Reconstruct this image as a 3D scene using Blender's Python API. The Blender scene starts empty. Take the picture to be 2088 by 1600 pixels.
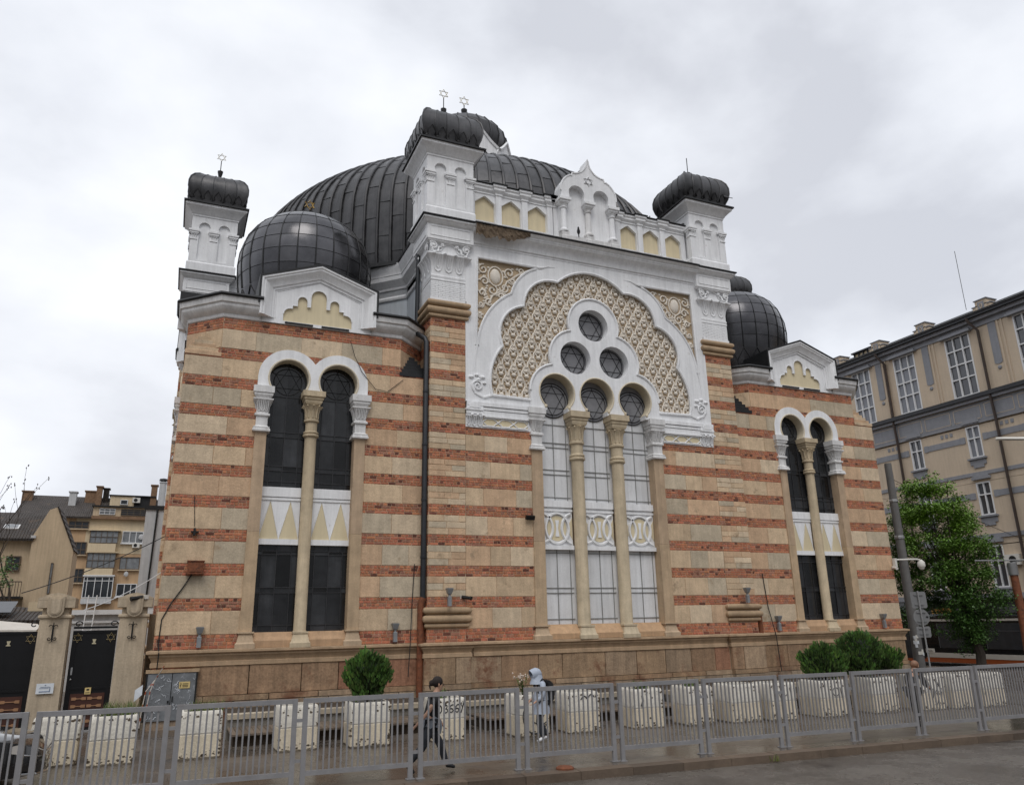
import bpy, bmesh, math, random
from mathutils import Vector, Matrix, Euler
from mathutils.geometry import tessellate_polygon
R=math.radians; PI=math.pi; sin=math.sin; cos=math.cos
rnd=random.Random(7)
SC=bpy.context.scene; COL=SC.collection
C0=13.51; W2=27.02
# ---------------------------------------------------------------- objects
def tag(o,label=None,cat=None,group=None,kind=None):
    if label: o['label']=label
    if cat: o['category']=cat
    if group: o['group']=group
    if kind: o['kind']=kind
    return o
def empty(name,loc=(0,0,0),rz=0,label=None,cat=None,group=None,parent=None):
    o=bpy.data.objects.new(name,None); COL.objects.link(o); o.location=loc; o.rotation_euler=(0,0,rz)
    o.empty_display_size=.2
    if parent: o.parent=parent
    return tag(o,label,cat,group)
def copy_tree(o,parent=None):
    c=o.copy(); COL.objects.link(c)
    if parent: c.parent=parent; c.matrix_parent_inverse=o.matrix_parent_inverse.copy()
    for ch in o.children: copy_tree(ch,c)
    return c
class MB:
    def __init__(s,mats):
        s.v=[]; s.f=[]; s.mi=[]; s.col=[]; s.mats=mats if isinstance(mats,(list,tuple)) else [mats]; s.m=0; s.T=None; s.flip=False; s.c=(1,1,1)
    def add(s,vs,fs,m=None,c=None):
        n=len(s.v)
        s.v.extend([s.T(*p) for p in vs] if s.T else [tuple(p) for p in vs])
        mm=s.m if m is None else m; cc=s.c if c is None else c
        for f in fs:
            t=tuple(n+i for i in f); s.f.append(t[::-1] if s.flip else t); s.mi.append(mm); s.col.append(cc)
    def box(s,x0,x1,y0,y1,z0,z1,m=None,c=None,skip=()):
        vs=[(x0,y0,z0),(x1,y0,z0),(x1,y1,z0),(x0,y1,z0),(x0,y0,z1),(x1,y0,z1),(x1,y1,z1),(x0,y1,z1)]
        fs=[(0,3,2,1),(4,5,6,7),(0,1,5,4),(1,2,6,5),(2,3,7,6),(3,0,4,7)]
        s.add(vs,[f for i,f in enumerate(fs) if i not in skip],m,c)
    def obox(s,M,x0,x1,y0,y1,z0,z1,m=None,c=None):
        vs=[(x0,y0,z0),(x1,y0,z0),(x1,y1,z0),(x0,y1,z0),(x0,y0,z1),(x1,y0,z1),(x1,y1,z1),(x0,y1,z1)]
        s.add([tuple(M@Vector(p)) for p in vs],[(0,3,2,1),(4,5,6,7),(0,1,5,4),(1,2,6,5),(2,3,7,6),(3,0,4,7)],m,c)
    def loft(s,rings,closed=True,cap0=True,cap1=True,m=None,c=None):
        n=len(rings[0]); vs=[p for r in rings for p in r]; fs=[]
        for i in range(len(rings)-1):
            for j in range(n if closed else n-1):
                k=(j+1)%n; fs.append((i*n+j,i*n+k,(i+1)*n+k,(i+1)*n+j))
        if cap0 and closed: fs.append(tuple(range(n))[::-1])
        if cap1 and closed: b=(len(rings)-1)*n; fs.append(tuple(b+i for i in range(n)))
        s.add(vs,fs,m,c)
    def rect(s,cx,cy,hx,hy,prof,m=None,c=None,cap0=True,cap1=True):
        s.loft([[(cx-hx-o,cy-hy-o,z),(cx+hx+o,cy-hy-o,z),(cx+hx+o,cy+hy+o,z),(cx-hx-o,cy+hy+o,z)] for o,z in prof],True,cap0,cap1,m,c)
    def lathe(s,cx,cy,prof,n=16,m=None,c=None,cap0=True,cap1=True):
        s.loft([[(cx+r*cos(2*PI*i/n),cy+r*sin(2*PI*i/n),z) for i in range(n)] for r,z in prof],True,cap0,cap1,m,c)
    def tube(s,pts,r,n=6,closed=False,m=None,c=None,taper=None):
        P=[Vector(p) for p in pts]; N=len(P); rings=[]; up=None
        for i in range(N):
            a=P[i-1] if (i>0 or closed) else P[i]; b=P[(i+1)%N] if (i<N-1 or closed) else P[i]
            t=(b-a)
            if t.length<1e-9: t=Vector((0,0,1))
            t.normalize()
            if up is None:
                up=Vector((0,0,1)) if abs(t.z)<.9 else Vector((0,1,0))
            u=up-t*up.dot(t)
            if u.length<1e-4: u=t.orthogonal()
            u.normalize(); w=t.cross(u); up=u
            rr=r if taper is None else r+(taper-r)*i/max(1,N-1)
            rings.append([tuple(P[i]+u*rr*cos(2*PI*k/n)+w*rr*sin(2*PI*k/n)) for k in range(n)])
        if closed: rings.append(rings[0])
        s.loft(rings,True,not closed,not closed,m,c)
    def sphere(s,x,y,z,rx,ry=None,rz=None,n=8,k=6,m=None,c=None):
        ry=ry or rx; rz=rz or rx
        rings=[[(x+rx*sin(PI*j/k)*cos(2*PI*i/n),y+ry*sin(PI*j/k)*sin(2*PI*i/n),z-rz*cos(PI*j/k)) for i in range(n)] for j in range(1,k)]
        vs=[p for r in rings for p in r]; fs=[]
        for a in range(k-2):
            for j in range(n): b=(j+1)%n; fs.append((a*n+j,a*n+b,(a+1)*n+b,(a+1)*n+j))
        vs+= [(x,y,z-rz),(x,y,z+rz)]; q=len(vs)
        for j in range(n): b=(j+1)%n; fs.append((b,j,q-2)); fs.append(((k-2)*n+j,(k-2)*n+b,q-1))
        s.add(vs,fs,m,c)
    # flat plate: outlines in (a,b); map(a,b,h)
    def plate(s,outs,mp,h0,h1,m=None,ms=None,c=None,sides=True,skip0=False):
        V=[[Vector((p[0],p[1],0)) for p in o] for o in outs]
        flat=[p for o in outs for p in o]; tri=tessellate_polygon(V)
        def ar(t): a,b,d=[flat[i] for i in t]; return (b[0]-a[0])*(d[1]-a[1])-(b[1]-a[1])*(d[0]-a[0])
        fs=[t if ar(t)>0 else t[::-1] for t in tri]
        s.add([mp(a,b,h1) for a,b in flat],fs,m,c)
        if sides:
            for k,o in enumerate(outs):
                if skip0 and k==0: continue
                A=sum(o[i-1][0]*o[i][1]-o[i][0]*o[i-1][1] for i in range(len(o)))
                oo=o if (A>0)==(k==0) else o[::-1]
                n=len(oo); vs=[mp(a,b,h1) for a,b in oo]+[mp(a,b,h0) for a,b in oo]
                s.add(vs,[(i,n+i,n+(i+1)%n,(i+1)%n) for i in range(n)],ms if ms is not None else m,c)
    # sweep profile [(off,height)] along a 2D path; off to the right of travel; map(a,b,h)
    def sweep(s,path,prof,mp,closed=False,m=None,c=None,cap=True):
        N=len(path); P=[Vector(p) for p in path]; rings=[]
        for i in range(N):
            d0=(P[i]-P[i-1]) if (i>0 or closed) else None
            d1=(P[(i+1)%N]-P[i]) if (i<N-1 or closed) else None
            if d0 is None: d0=d1
            if d1 is None: d1=d0
            n0=Vector((d0.y,-d0.x)).normalized(); n1=Vector((d1.y,-d1.x)).normalized()
            b=(n0+n1); b=b/max(.3,b.dot(n0)) if b.length>1e-6 else n0
            rings.append([mp(P[i].x+b.x*o,P[i].y+b.y*o,h) for o,h in prof])
        if closed: rings.append(rings[0])
        n=len(prof); vs=[p for r in rings for p in r]; fs=[]
        for i in range(len(rings)-1):
            for j in range(n-1): fs.append((i*n+j,(i+1)*n+j,(i+1)*n+j+1,i*n+j+1))
        if cap and not closed:
            fs.append(tuple(range(n))); b=(len(rings)-1)*n; fs.append(tuple(b+i for i in range(n))[::-1])
        s.add(vs,fs,m,c)
    def build(s,name,parent=None,smooth=None,fix=True,kind=None):
        me=bpy.data.meshes.new(name); me.from_pydata(s.v,[],s.f)
        for m in s.mats: me.materials.append(m)
        me.polygons.foreach_set('material_index',s.mi)
        at=me.color_attributes.new('tint','FLOAT_COLOR','CORNER'); buf=[]
        for f,c in zip(s.f,s.col): buf.extend((c[0],c[1],c[2],1.0)*len(f))
        at.data.foreach_set('color',buf)
        if fix:
            bm=bmesh.new(); bm.from_mesh(me); bmesh.ops.recalc_face_normals(bm,faces=bm.faces); bm.to_mesh(me); bm.free()
        if smooth is not None:
            me.polygons.foreach_set('use_smooth',[True]*len(me.polygons))
            me.set_sharp_from_angle(angle=R(smooth))
        me.update()
        o=bpy.data.objects.new(name,me); COL.objects.link(o)
        if parent: o.parent=parent
        if kind: o['kind']=kind
        return o
def arc(cx,cy,r,a0,a1,n):
    return [(cx+r*cos(R(a0+(a1-a0)*i/n)),cy+r*sin(R(a0+(a1-a0)*i/n))) for i in range(n+1)]
def arc3(p,q,r,n):   # arc through three points
    ax,ay=p; bx,by=q; cx,cy=r
    d=2*(ax*(by-cy)+bx*(cy-ay)+cx*(ay-by))
    ux=((ax*ax+ay*ay)*(by-cy)+(bx*bx+by*by)*(cy-ay)+(cx*cx+cy*cy)*(ay-by))/d
    uy=((ax*ax+ay*ay)*(cx-bx)+(bx*bx+by*by)*(ax-cx)+(cx*cx+cy*cy)*(bx-ax))/d
    rr=math.hypot(ax-ux,ay-uy); a0=math.atan2(ay-uy,ax-ux); a1=math.atan2(by-uy,bx-ux); a2=math.atan2(cy-uy,cx-ux)
    def nz(a): return a%(2*PI)
    s=nz(a2-a0)
    if nz(a1-a0)>s: s=s-2*PI
    return [(ux+rr*cos(a0+s*i/n),uy+rr*sin(a0+s*i/n)) for i in range(n+1)]
def star_pts(r,cx=0,cy=0,rot=0):
    t=[[(cx+r*sin(2*PI*k/3+rot),cy+r*cos(2*PI*k/3+rot)) for k in range(3)],[(cx+r*sin(2*PI*k/3+PI+rot),cy+r*cos(2*PI*k/3+PI+rot)) for k in range(3)]]
    return t
# ---------------------------------------------------------------- materials
def nd(nt,t,**k):
    n=nt.nodes.new(t)
    for a,b in k.items(): setattr(n,a,b)
    return n
MATS={}
def mat(name,col,rough=.7,metal=0,var=.25,scale=3.0,bump=0,bscale=40,attr=False,streak=0,stain=None,stain_t=.6,stain_s=1.2,spec=.5,coat=0,rvar=0,emit=None,alpha=None,fine=0):
    m=bpy.data.materials.new(name); m.use_nodes=True; nt=m.node_tree; L=nt.links
    p=nt.nodes['Principled BSDF']; p.inputs['Roughness'].default_value=rough; p.inputs['Metallic'].default_value=metal
    p.inputs['Specular IOR Level'].default_value=spec
    if coat: p.inputs['Coat Weight'].default_value=coat; p.inputs['Coat Roughness'].default_value=.08
    tc=nd(nt,'ShaderNodeTexCoord'); co=tc.outputs['Object']
    cur=None
    rgb=nd(nt,'ShaderNodeRGB'); rgb.outputs[0].default_value=(*col,1); cur=rgb.outputs[0]
    def mul(a,fac_socket,lo,hi):
        mr=nd(nt,'ShaderNodeMapRange'); L.new(fac_socket,mr.inputs[0]); mr.inputs[1].default_value=.25; mr.inputs[2].default_value=.75; mr.inputs[3].default_value=lo; mr.inputs[4].default_value=hi
        vm=nd(nt,'ShaderNodeVectorMath',operation='SCALE'); L.new(a,vm.inputs[0]); L.new(mr.outputs[0],vm.inputs['Scale']); return vm.outputs[0]
    if attr:
        an=nd(nt,'ShaderNodeAttribute',attribute_name='tint'); mx=nd(nt,'ShaderNodeMix',data_type='RGBA',blend_type='MULTIPLY'); mx.inputs[0].default_value=1
        L.new(cur,mx.inputs[6]); L.new(an.outputs['Color'],mx.inputs[7]); cur=mx.outputs[2]
    n1=nd(nt,'ShaderNodeTexNoise'); n1.inputs['Scale'].default_value=scale; n1.inputs['Detail'].default_value=6; n1.inputs['Roughness'].default_value=.65; L.new(co,n1.inputs['Vector'])
    if var: cur=mul(cur,n1.outputs['Fac'],1-var,1+var)
    if fine:
        n3=nd(nt,'ShaderNodeTexNoise'); n3.inputs['Scale'].default_value=scale*14; n3.inputs['Detail'].default_value=3; L.new(co,n3.inputs['Vector']); cur=mul(cur,n3.outputs['Fac'],1-fine,1+fine)
    if streak:
        mp=nd(nt,'ShaderNodeMapping'); mp.inputs['Scale'].default_value=(5,5,.35); L.new(co,mp.inputs[0])
        n2=nd(nt,'ShaderNodeTexNoise'); n2.inputs['Scale'].default_value=1.3; n2.inputs['Detail'].default_value=5; n2.inputs['Roughness'].default_value=.7; L.new(mp.outputs[0],n2.inputs['Vector']); cur=mul(cur,n2.outputs['Fac'],1-streak,1+streak*.25)
    if stain:
        n4=nd(nt,'ShaderNodeTexNoise'); n4.inputs['Scale'].default_value=stain_s; n4.inputs['Detail'].default_value=8; n4.inputs['Roughness'].default_value=.7; L.new(co,n4.inputs['Vector'])
        mr=nd(nt,'ShaderNodeMapRange'); L.new(n4.outputs['Fac'],mr.inputs[0]); mr.inputs[1].default_value=stain_t; mr.inputs[2].default_value=stain_t+.12
        mx=nd(nt,'ShaderNodeMix',data_type='RGBA'); L.new(mr.outputs[0],mx.inputs[0]); L.new(cur,mx.inputs[6]); mx.inputs[7].default_value=(*stain,1); cur=mx.outputs[2]
    L.new(cur,p.inputs['Base Color'])
    if rvar:
        mr=nd(nt,'ShaderNodeMapRange'); L.new(n1.outputs['Fac'],mr.inputs[0]); mr.inputs[1].default_value=.3; mr.inputs[2].default_value=.7; mr.inputs[3].default_value=max(.02,rough-rvar); mr.inputs[4].default_value=rough+rvar; L.new(mr.outputs[0],p.inputs['Roughness'])
    if bump:
        nb=nd(nt,'ShaderNodeTexNoise'); nb.inputs['Scale'].default_value=bscale; nb.inputs['Detail'].default_value=5; L.new(co,nb.inputs['Vector'])
        b=nd(nt,'ShaderNodeBump'); b.inputs['Strength'].default_value=bump; b.inputs['Distance'].default_value=.02; L.new(nb.outputs['Fac'],b.inputs['Height']); L.new(b.outputs[0],p.inputs['Normal'])
    if emit: p.inputs['Emission Color'].default_value=(*emit[0],1); p.inputs['Emission Strength'].default_value=emit[1]
    MATS[name]=m; return m
M_brick=mat('brick',(1,1,1),.85,var=.25,scale=6,bump=.7,bscale=26,attr=True,fine=.22,streak=.25,stain=(.06,.045,.04),stain_t=.63,stain_s=.9)
M_stone=mat('sandstone',(1,1,1),.85,var=.2,scale=2.6,bump=.5,bscale=14,attr=True,fine=.14,streak=.22,stain=(.33,.24,.155),stain_t=.585,stain_s=1.9)
M_mortar=mat('mortar',(.46,.33,.22),.9,var=.3,scale=5,bump=.4)
M_trimstone=mat('dressed_stone',(.50,.37,.245),.8,var=.2,scale=2.5,bump=.25,bscale=22,attr=True,streak=.25,fine=.08)
M_base=mat('plinth_stone',(1,1,1),.85,var=.3,scale=1.6,bump=.9,bscale=9,attr=True,fine=.2,streak=.42,stain=(.17,.075,.04),stain_t=.545,stain_s=.9)
M_white=mat('white_stucco',(.84,.842,.85),.75,var=.08,scale=1.2,bump=.25,bscale=9,streak=.2,fine=.03,stain=(.44,.41,.37),stain_t=.65,stain_s=2.4)
M_oldwhite=mat('weathered_white',(.74,.73,.72),.8,var=.12,scale=1.5,bump=.4,bscale=12,streak=.3,stain=(.23,.2,.17),stain_t=.635,stain_s=2.2)
M_cream=mat('cream_stucco',(.70,.60,.40),.8,var=.07,scale=1.2,bump=.15,bscale=30,streak=.15)
M_creamsoff=mat('arch_soffit_paint',(.62,.54,.40),.8,var=.1,scale=2)
M_tan=mat('tan_ground',(.44,.335,.22),.85,var=.15,scale=3,bump=.2)
M_relief=mat('relief_plaster',(.72,.66,.575),.8,var=.15,scale=5,bump=.2,fine=.08)
M_bluewall=mat('grey_blue_stucco',(.60,.64,.68),.8,var=.1,scale=1,streak=.18)
M_glassd=mat('dark_glass',(.022,.023,.025),.13,var=.5,scale=1.5,spec=.45,rvar=.07,streak=.4,attr=True)
M_glassg=mat('grey_glass',(.19,.19,.20),.35,var=.25,scale=2,spec=.4,rvar=.1)
M_whiteglass=mat('white_window_board',(.76,.765,.775),.4,var=.08,scale=1.2,streak=.22,fine=.05,attr=True,stain=(.5,.48,.44),stain_t=.66,stain_s=2)
M_lead=mat('leading_iron',(.035,.035,.038),.6,metal=.3,var=.3)
M_lead2=mat('leading_grey',(.25,.25,.24),.6,metal=.2,var=.3)
M_roof=mat('lead_roof',(.075,.074,.076),.42,metal=.75,var=.4,scale=2.0,attr=True,streak=.35,rvar=.14,bump=.15,bscale=6)
M_roofg=mat('glossy_roof',(.085,.084,.089),.24,metal=.85,var=.25,scale=1.5,attr=True,rvar=.07,bump=.06,bscale=4)
M_roofdk=mat('dark_flashing',(.022,.022,.023),.5,metal=.5,var=.3)
M_gold=mat('gilding',(.75,.48,.12),.3,metal=1,var=.1)
M_goldpale=mat('pale_gilding',(.75,.66,.45),.35,metal=.8,var=.1)
M_iron=mat('black_iron',(.014,.014,.014),.5,metal=.3,var=.3)
M_pipe=mat('black_pipe',(.03,.032,.036),.45,metal=.4,var=.25)
M_rust=mat('rusty_iron',(.17,.055,.022),.8,var=.5,scale=8,bump=.3,stain=(.05,.02,.012),stain_t=.55,stain_s=6)
M_rubble=mat('decayed_masonry',(.17,.125,.085),.95,var=.5,scale=9,bump=1,bscale=14)
# ---------------------------------------------------------------- masonry
STR=[(-.08,.29),(.90,1.226),(1.828,2.151),(2.759,3.087),(3.689,4.018),(4.585,4.908),(5.454,5.782),(6.323,6.652),(7.197,7.524),(8.10,8.43),(9.03,9.38),(9.95,10.25)]
def panes(mb,x0,x1,z0,z1,y,xs,zs,rg,lo,hi,tilt=.006):
    # separate panes between the leads, each set at a slightly different angle
    X=[x0]+sorted(x for x in xs if x0<x<x1)+[x1]; Z=[z0]+sorted(z for z in zs if z0<z<z1)+[z1]
    for a,b in zip(X,X[1:]):
        for c,d in zip(Z,Z[1:]):
            k=rg.uniform(lo,hi); t=[y+rg.uniform(-tilt,tilt) for _ in range(3)]; t.append(t[0]+t[2]-t[1])
            mb.add([(a,t[0],c),(b,t[1],c),(b,t[2],d),(a,t[3],d)],[(0,1,2,3)],0,(k,k,k))
def jit(a,b,st,rg,am=.012):
    n=max(2,int(math.hypot(b[0]-a[0],b[1]-a[1])/st)); dx,dy=b[0]-a[0],b[1]-a[1]; L=math.hypot(dx,dy)
    return [(a[0]+dx*i/n+(dy/L)*(rg.uniform(-am,am) if 0<i<n else 0),a[1]+dy*i/n-(dx/L)*(rg.uniform(-am,am) if 0<i<n else 0)) for i in range(n+1)]
def brick_col():
    t=rnd.random()
    if t<.08: k=rnd.uniform(.3,.6); return (.36*k,.12*k,.075*k)
    if t<.3: k=rnd.uniform(.7,.95); return (.44*k,.20*k,.13*k)
    k=rnd.uniform(.75,1.15); return (.49*k,.18*k*rnd.uniform(.9,1.12),.095*k)
def stone_col():
    t=rnd.random(); k=rnd.uniform(.88,1.08)
    if t<.16: c=(.51,.44,.335)
    elif t<.42: c=(.59,.42,.28)
    elif t<.76: c=(.60,.465,.32)
    else: c=(.64,.525,.385)
    return (c[0]*k*1.03,c[1]*k*.99,c[2]*k*.94)
def block(mb,x0,x1,z0,z1,mp,h,m,c,j):
    x0+=j;x1-=j;z0+=j;z1-=j
    if x1-x0<.012 or z1-z0<.01: return
    e=min(.008,(x1-x0)*.2)
    vs=[mp(x0,z0,0),mp(x1,z0,0),mp(x1,z1,0),mp(x0,z1,0),mp(x0+e,z0+e,h),mp(x1-e,z0+e,h),mp(x1-e,z1-e,h),mp(x0+e,z1-e,h)]
    mb.add(vs,[(4,5,6,7),(0,1,5,4),(1,2,6,5),(2,3,7,6),(3,0,4,7)],m,c)
def course(mb,ints,z0,z1,mp,kind,fullx,off=0,size=None):
    # lays one course inside each interval; joints are set from the wall's own grid
    for a,b in ints:
        if b-a<.01: continue
        mb.add([mp(a,z0,0),mp(b,z0,0),mp(b,z1,0),mp(a,z1,0)],[(0,1,2,3)],2)
        x=a-rnd.uniform(0,.6)*(size or .25)
        if kind=='brick':
            w=.235 if off%2==0 else .118
            x=a-((off*.37)%1)*w
            while x<b:
                ww=w*rnd.uniform(.85,1.15); block(mb,max(x,a),min(x+ww,b),z0,z1,mp,rnd.uniform(.008,.018),0,brick_col(),.0055); x+=ww
        else:
            x=a
            while x<b-.01:
                ww=size*rnd.uniform(.7,1.35)
                if b-(x+ww)<size*.35: ww=b-x
                block(mb,x,min(x+ww,b),z0,z1,mp,rnd.uniform(.010,.02),1,stone_col(),.0045); x+=ww
def band_wall(mb,zlo,zhi,intf,mp,quoin=None,small=None,size=1.05):
    segs=[]; z=zlo
    for a,b in STR:
        if b<=zlo or a>=zhi: continue
        a2=max(a,zlo); b2=min(b,zhi)
        if a2>z+.01: segs.append((z,a2,0))
        segs.append((a2,b2,1)); z=b2
    if z<zhi-.01: segs.append((z,zhi,0))
    for n,(a,b,t) in enumerate(segs):
        if t:
            k=4; hh=(b-a)/k
            for i in range(k): course(mb,intf(a+i*hh,a+i*hh+hh),a+i*hh,a+i*hh+hh,mp,'brick',None,off=n*4+i)
        else:
            if small:
                hh=(b-a)/3
                for i in range(3): course(mb,intf(a+i*hh,a+i*hh+hh),a+i*hh,a+i*hh+hh,mp,'stone',None,size=small)
            else:
                # split tall stone bands into sub-strips only where an arch cuts them
                base=intf(a,b); ks=8
                cut=any(intf(a+(b-a)*i/ks,a+(b-a)*(i+1)/ks)!=base for i in range(ks))
                if cut:
                    lo=min(p for p,q in base); hi=max(q for p,q in base); x=lo; bl=[]
                    while x<hi-.01:
                        ww=size*rnd.uniform(.75,1.35)
                        if hi-(x+ww)<size*.35: ww=hi-x
                        bl.append((x+.004,min(x+ww,hi)-.004,stone_col(),rnd.uniform(.010,.02))); x+=ww
                    for i in range(ks):
                        za=a+(b-a)*i/ks; zb=a+(b-a)*(i+1)/ks
                        for p,q in intf(za,zb):
                            mb.add([mp(p,za,0),mp(q,za,0),mp(q,zb,0),mp(p,zb,0)],[(0,1,2,3)],2)
                            for x0,x1,cc,h in bl:
                                u0=max(p,x0); u1=min(q,x1)
                                if u1-u0<.01: continue
                                e0=za+(.005 if i==0 else 0); e1=zb-(.005 if i==ks-1 else 0)
                                mb.add([mp(u0,e0,h),mp(u1,e0,h),mp(u1,e1,h),mp(u0,e1,h),mp(u0,e0,0),mp(u1,e0,0),mp(u1,e1,0),mp(u0,e1,0)],[(0,1,2,3),(0,3,7,4),(1,5,6,2)]+([(0,4,5,1)] if i==0 else [])+([(3,2,6,7)] if i==ks-1 else []),1,cc)
                else:
                    out=[]
                    for (p,q) in base:
                        if quoin and (p,q)==base[0] and q-p>1.2 and n%2==0:
                            w=quoin if (n//2)%2 else quoin*1.9; hh=(b-a)/3
                            for i in range(3): course(mb,[(p,p+w)],a+i*hh,a+i*hh+hh,mp,'stone',None,size=w*1.5)
                            out.append((p+w,q))
                        else: out.append((p,q))
                    course(mb,out,a,b,mp,'stone',None,size=size)
# ================================================================ SYNAGOGUE
SYN=empty('synagogue',(0,0,-2),label='striped brick and sandstone synagogue with dark metal domes and white arched facade',cat='synagogue')
def Fm(Y0): return lambda a,b,h:(a,Y0-h,b)
def wset(mb,T,flip): mb.T=T; mb.flip=flip; return mb
T_id=lambda x,y,z:(x,y,z+2)
T_mx=lambda x,y,z:(W2-x,y,z+2)
T_sw=lambda x,y,z:(y,x,z+2)
T_es=lambda x,y,z:(W2-y,x,z+2)
TS={'S':(T_id,False),'E':(T_mx,True),'W':(T_sw,True),'N':(T_es,False)}
def SB(mats,k='S'):
    b=MB(mats); b.T,b.flip=TS[k]; return b
# ---- generic capital for flat pilasters (square) between z0 and z1
def flat_capital(mb,cx,cy,hx,hy,z0,z1,m=None):
    H=z1-z0; q=lambda t:z0+H*t
    mb.rect(cx,cy,hx,hy,[(.02,q(0)),(.085,q(.02)),(.085,q(.06)),(.06,q(.08)),(.07,q(.11)),(.02,q(.13)),(0,q(.15)),(0,q(.34)),(.05,q(.36)),(.05,q(.40)),(.0,q(.42)),(.0,q(.50)),(.015,q(.58)),(.06,q(.66)),(.12,q(.70)),(.12,q(.725)),(.03,q(.735)),(.03,q(.745)),(.10,q(.80)),(.10,q(.84)),(.13,q(.86)),(.13,q(1))],m)
    for sx in (-.62,0,.62):   # hanging tongues on the front and side
        x=cx+sx*hx; y=cy-hy
        mb.tube([(x-.05,y-.10,q(.70)),(x-.05,y-.035,q(.56)),(x-.035,y-.018,q(.48)),(x,y-.015,q(.455)),(x+.035,y-.018,q(.48)),(x+.05,y-.035,q(.56)),(x+.05,y-.10,q(.70))],.016,5,m=m)
        mb.tube([(x,y-.09,q(.69)),(x,y-.02,q(.50))],.014,5,m=m)
    for s in (-1,1):
        for sy in (-.5,.4):
            x=cx+s*hx; y=cy+sy*hy
            mb.tube([(x+s*.10,y-.05,q(.70)),(x+s*.03,y-.05,q(.56)),(x+s*.015,y,q(.455)),(x+s*.03,y+.05,q(.56)),(x+s*.10,y+.05,q(.70))],.016,5,m=m)
def round_column(mb,cx,cy,r,z0,z1,zt,m=None):
    H=zt-z1; q=lambda t:z1+H*t
    mb.rect(cx,cy,r+.03,r+.03,[(.075,z0),(.075,z0+.12),(.04,z0+.16),(.0,z0+.32),(-.01,z0+.36),(.012,z0+.37),(.012,z0+.42)],m)
    mb.lathe(cx,cy,[(r+.02,z0+.42),(r,z0+.46),(r,z1-.02),(r+.02,z1),(r+.06,q(.02)),(r+.06,q(.06)),(r+.02,q(.075)),(r+.05,q(.09)),(r+.05,q(.115)),(r+.0,q(.14)),(r,q(.33)),(r+.05,q(.345)),(r+.05,q(.39)),(r+.0,q(.41)),(r+.0,q(.52)),(r+.02,q(.6)),(r+.08,q(.68)),(r+.10,q(.70)),(r+.02,q(.72))],16,m)
    for k in range(10):
        a=2*PI*(k+.5)/10; ca,sa=cos(a),sin(a)
        mb.tube([(cx+(r+.012)*ca,cy+(r+.012)*sa,q(.42)),(cx+(r+.02)*ca,cy+(r+.02)*sa,q(.55)),(cx+(r+.05)*ca,cy+(r+.05)*sa,q(.64)),(cx+(r+.12)*ca,cy+(r+.12)*sa,q(.69)),(cx+(r+.13)*ca,cy+(r+.13)*sa,q(.665))],.026,5,m=m)
    mb.rect(cx,cy,r+.02,r+.02,[(.02,q(.715)),(.06,q(.76)),(.06,q(.80)),(.09,q(.82)),(.09,q(.86)),(.14,q(.88)),(.14,q(1))],m)
def leadstar(mb,mp,cx,cz,r,h,w=.014,circ=True):
    pts=[]
    for t in star_pts(r,cx,cz): mb.tube([mp(a,b,h) for a,b in t],w,4,closed=True)
    if circ: mb.tube([mp(a,b,h) for a,b in arc(cx,cz,r,0,345,23)],w,4,closed=True)
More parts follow.
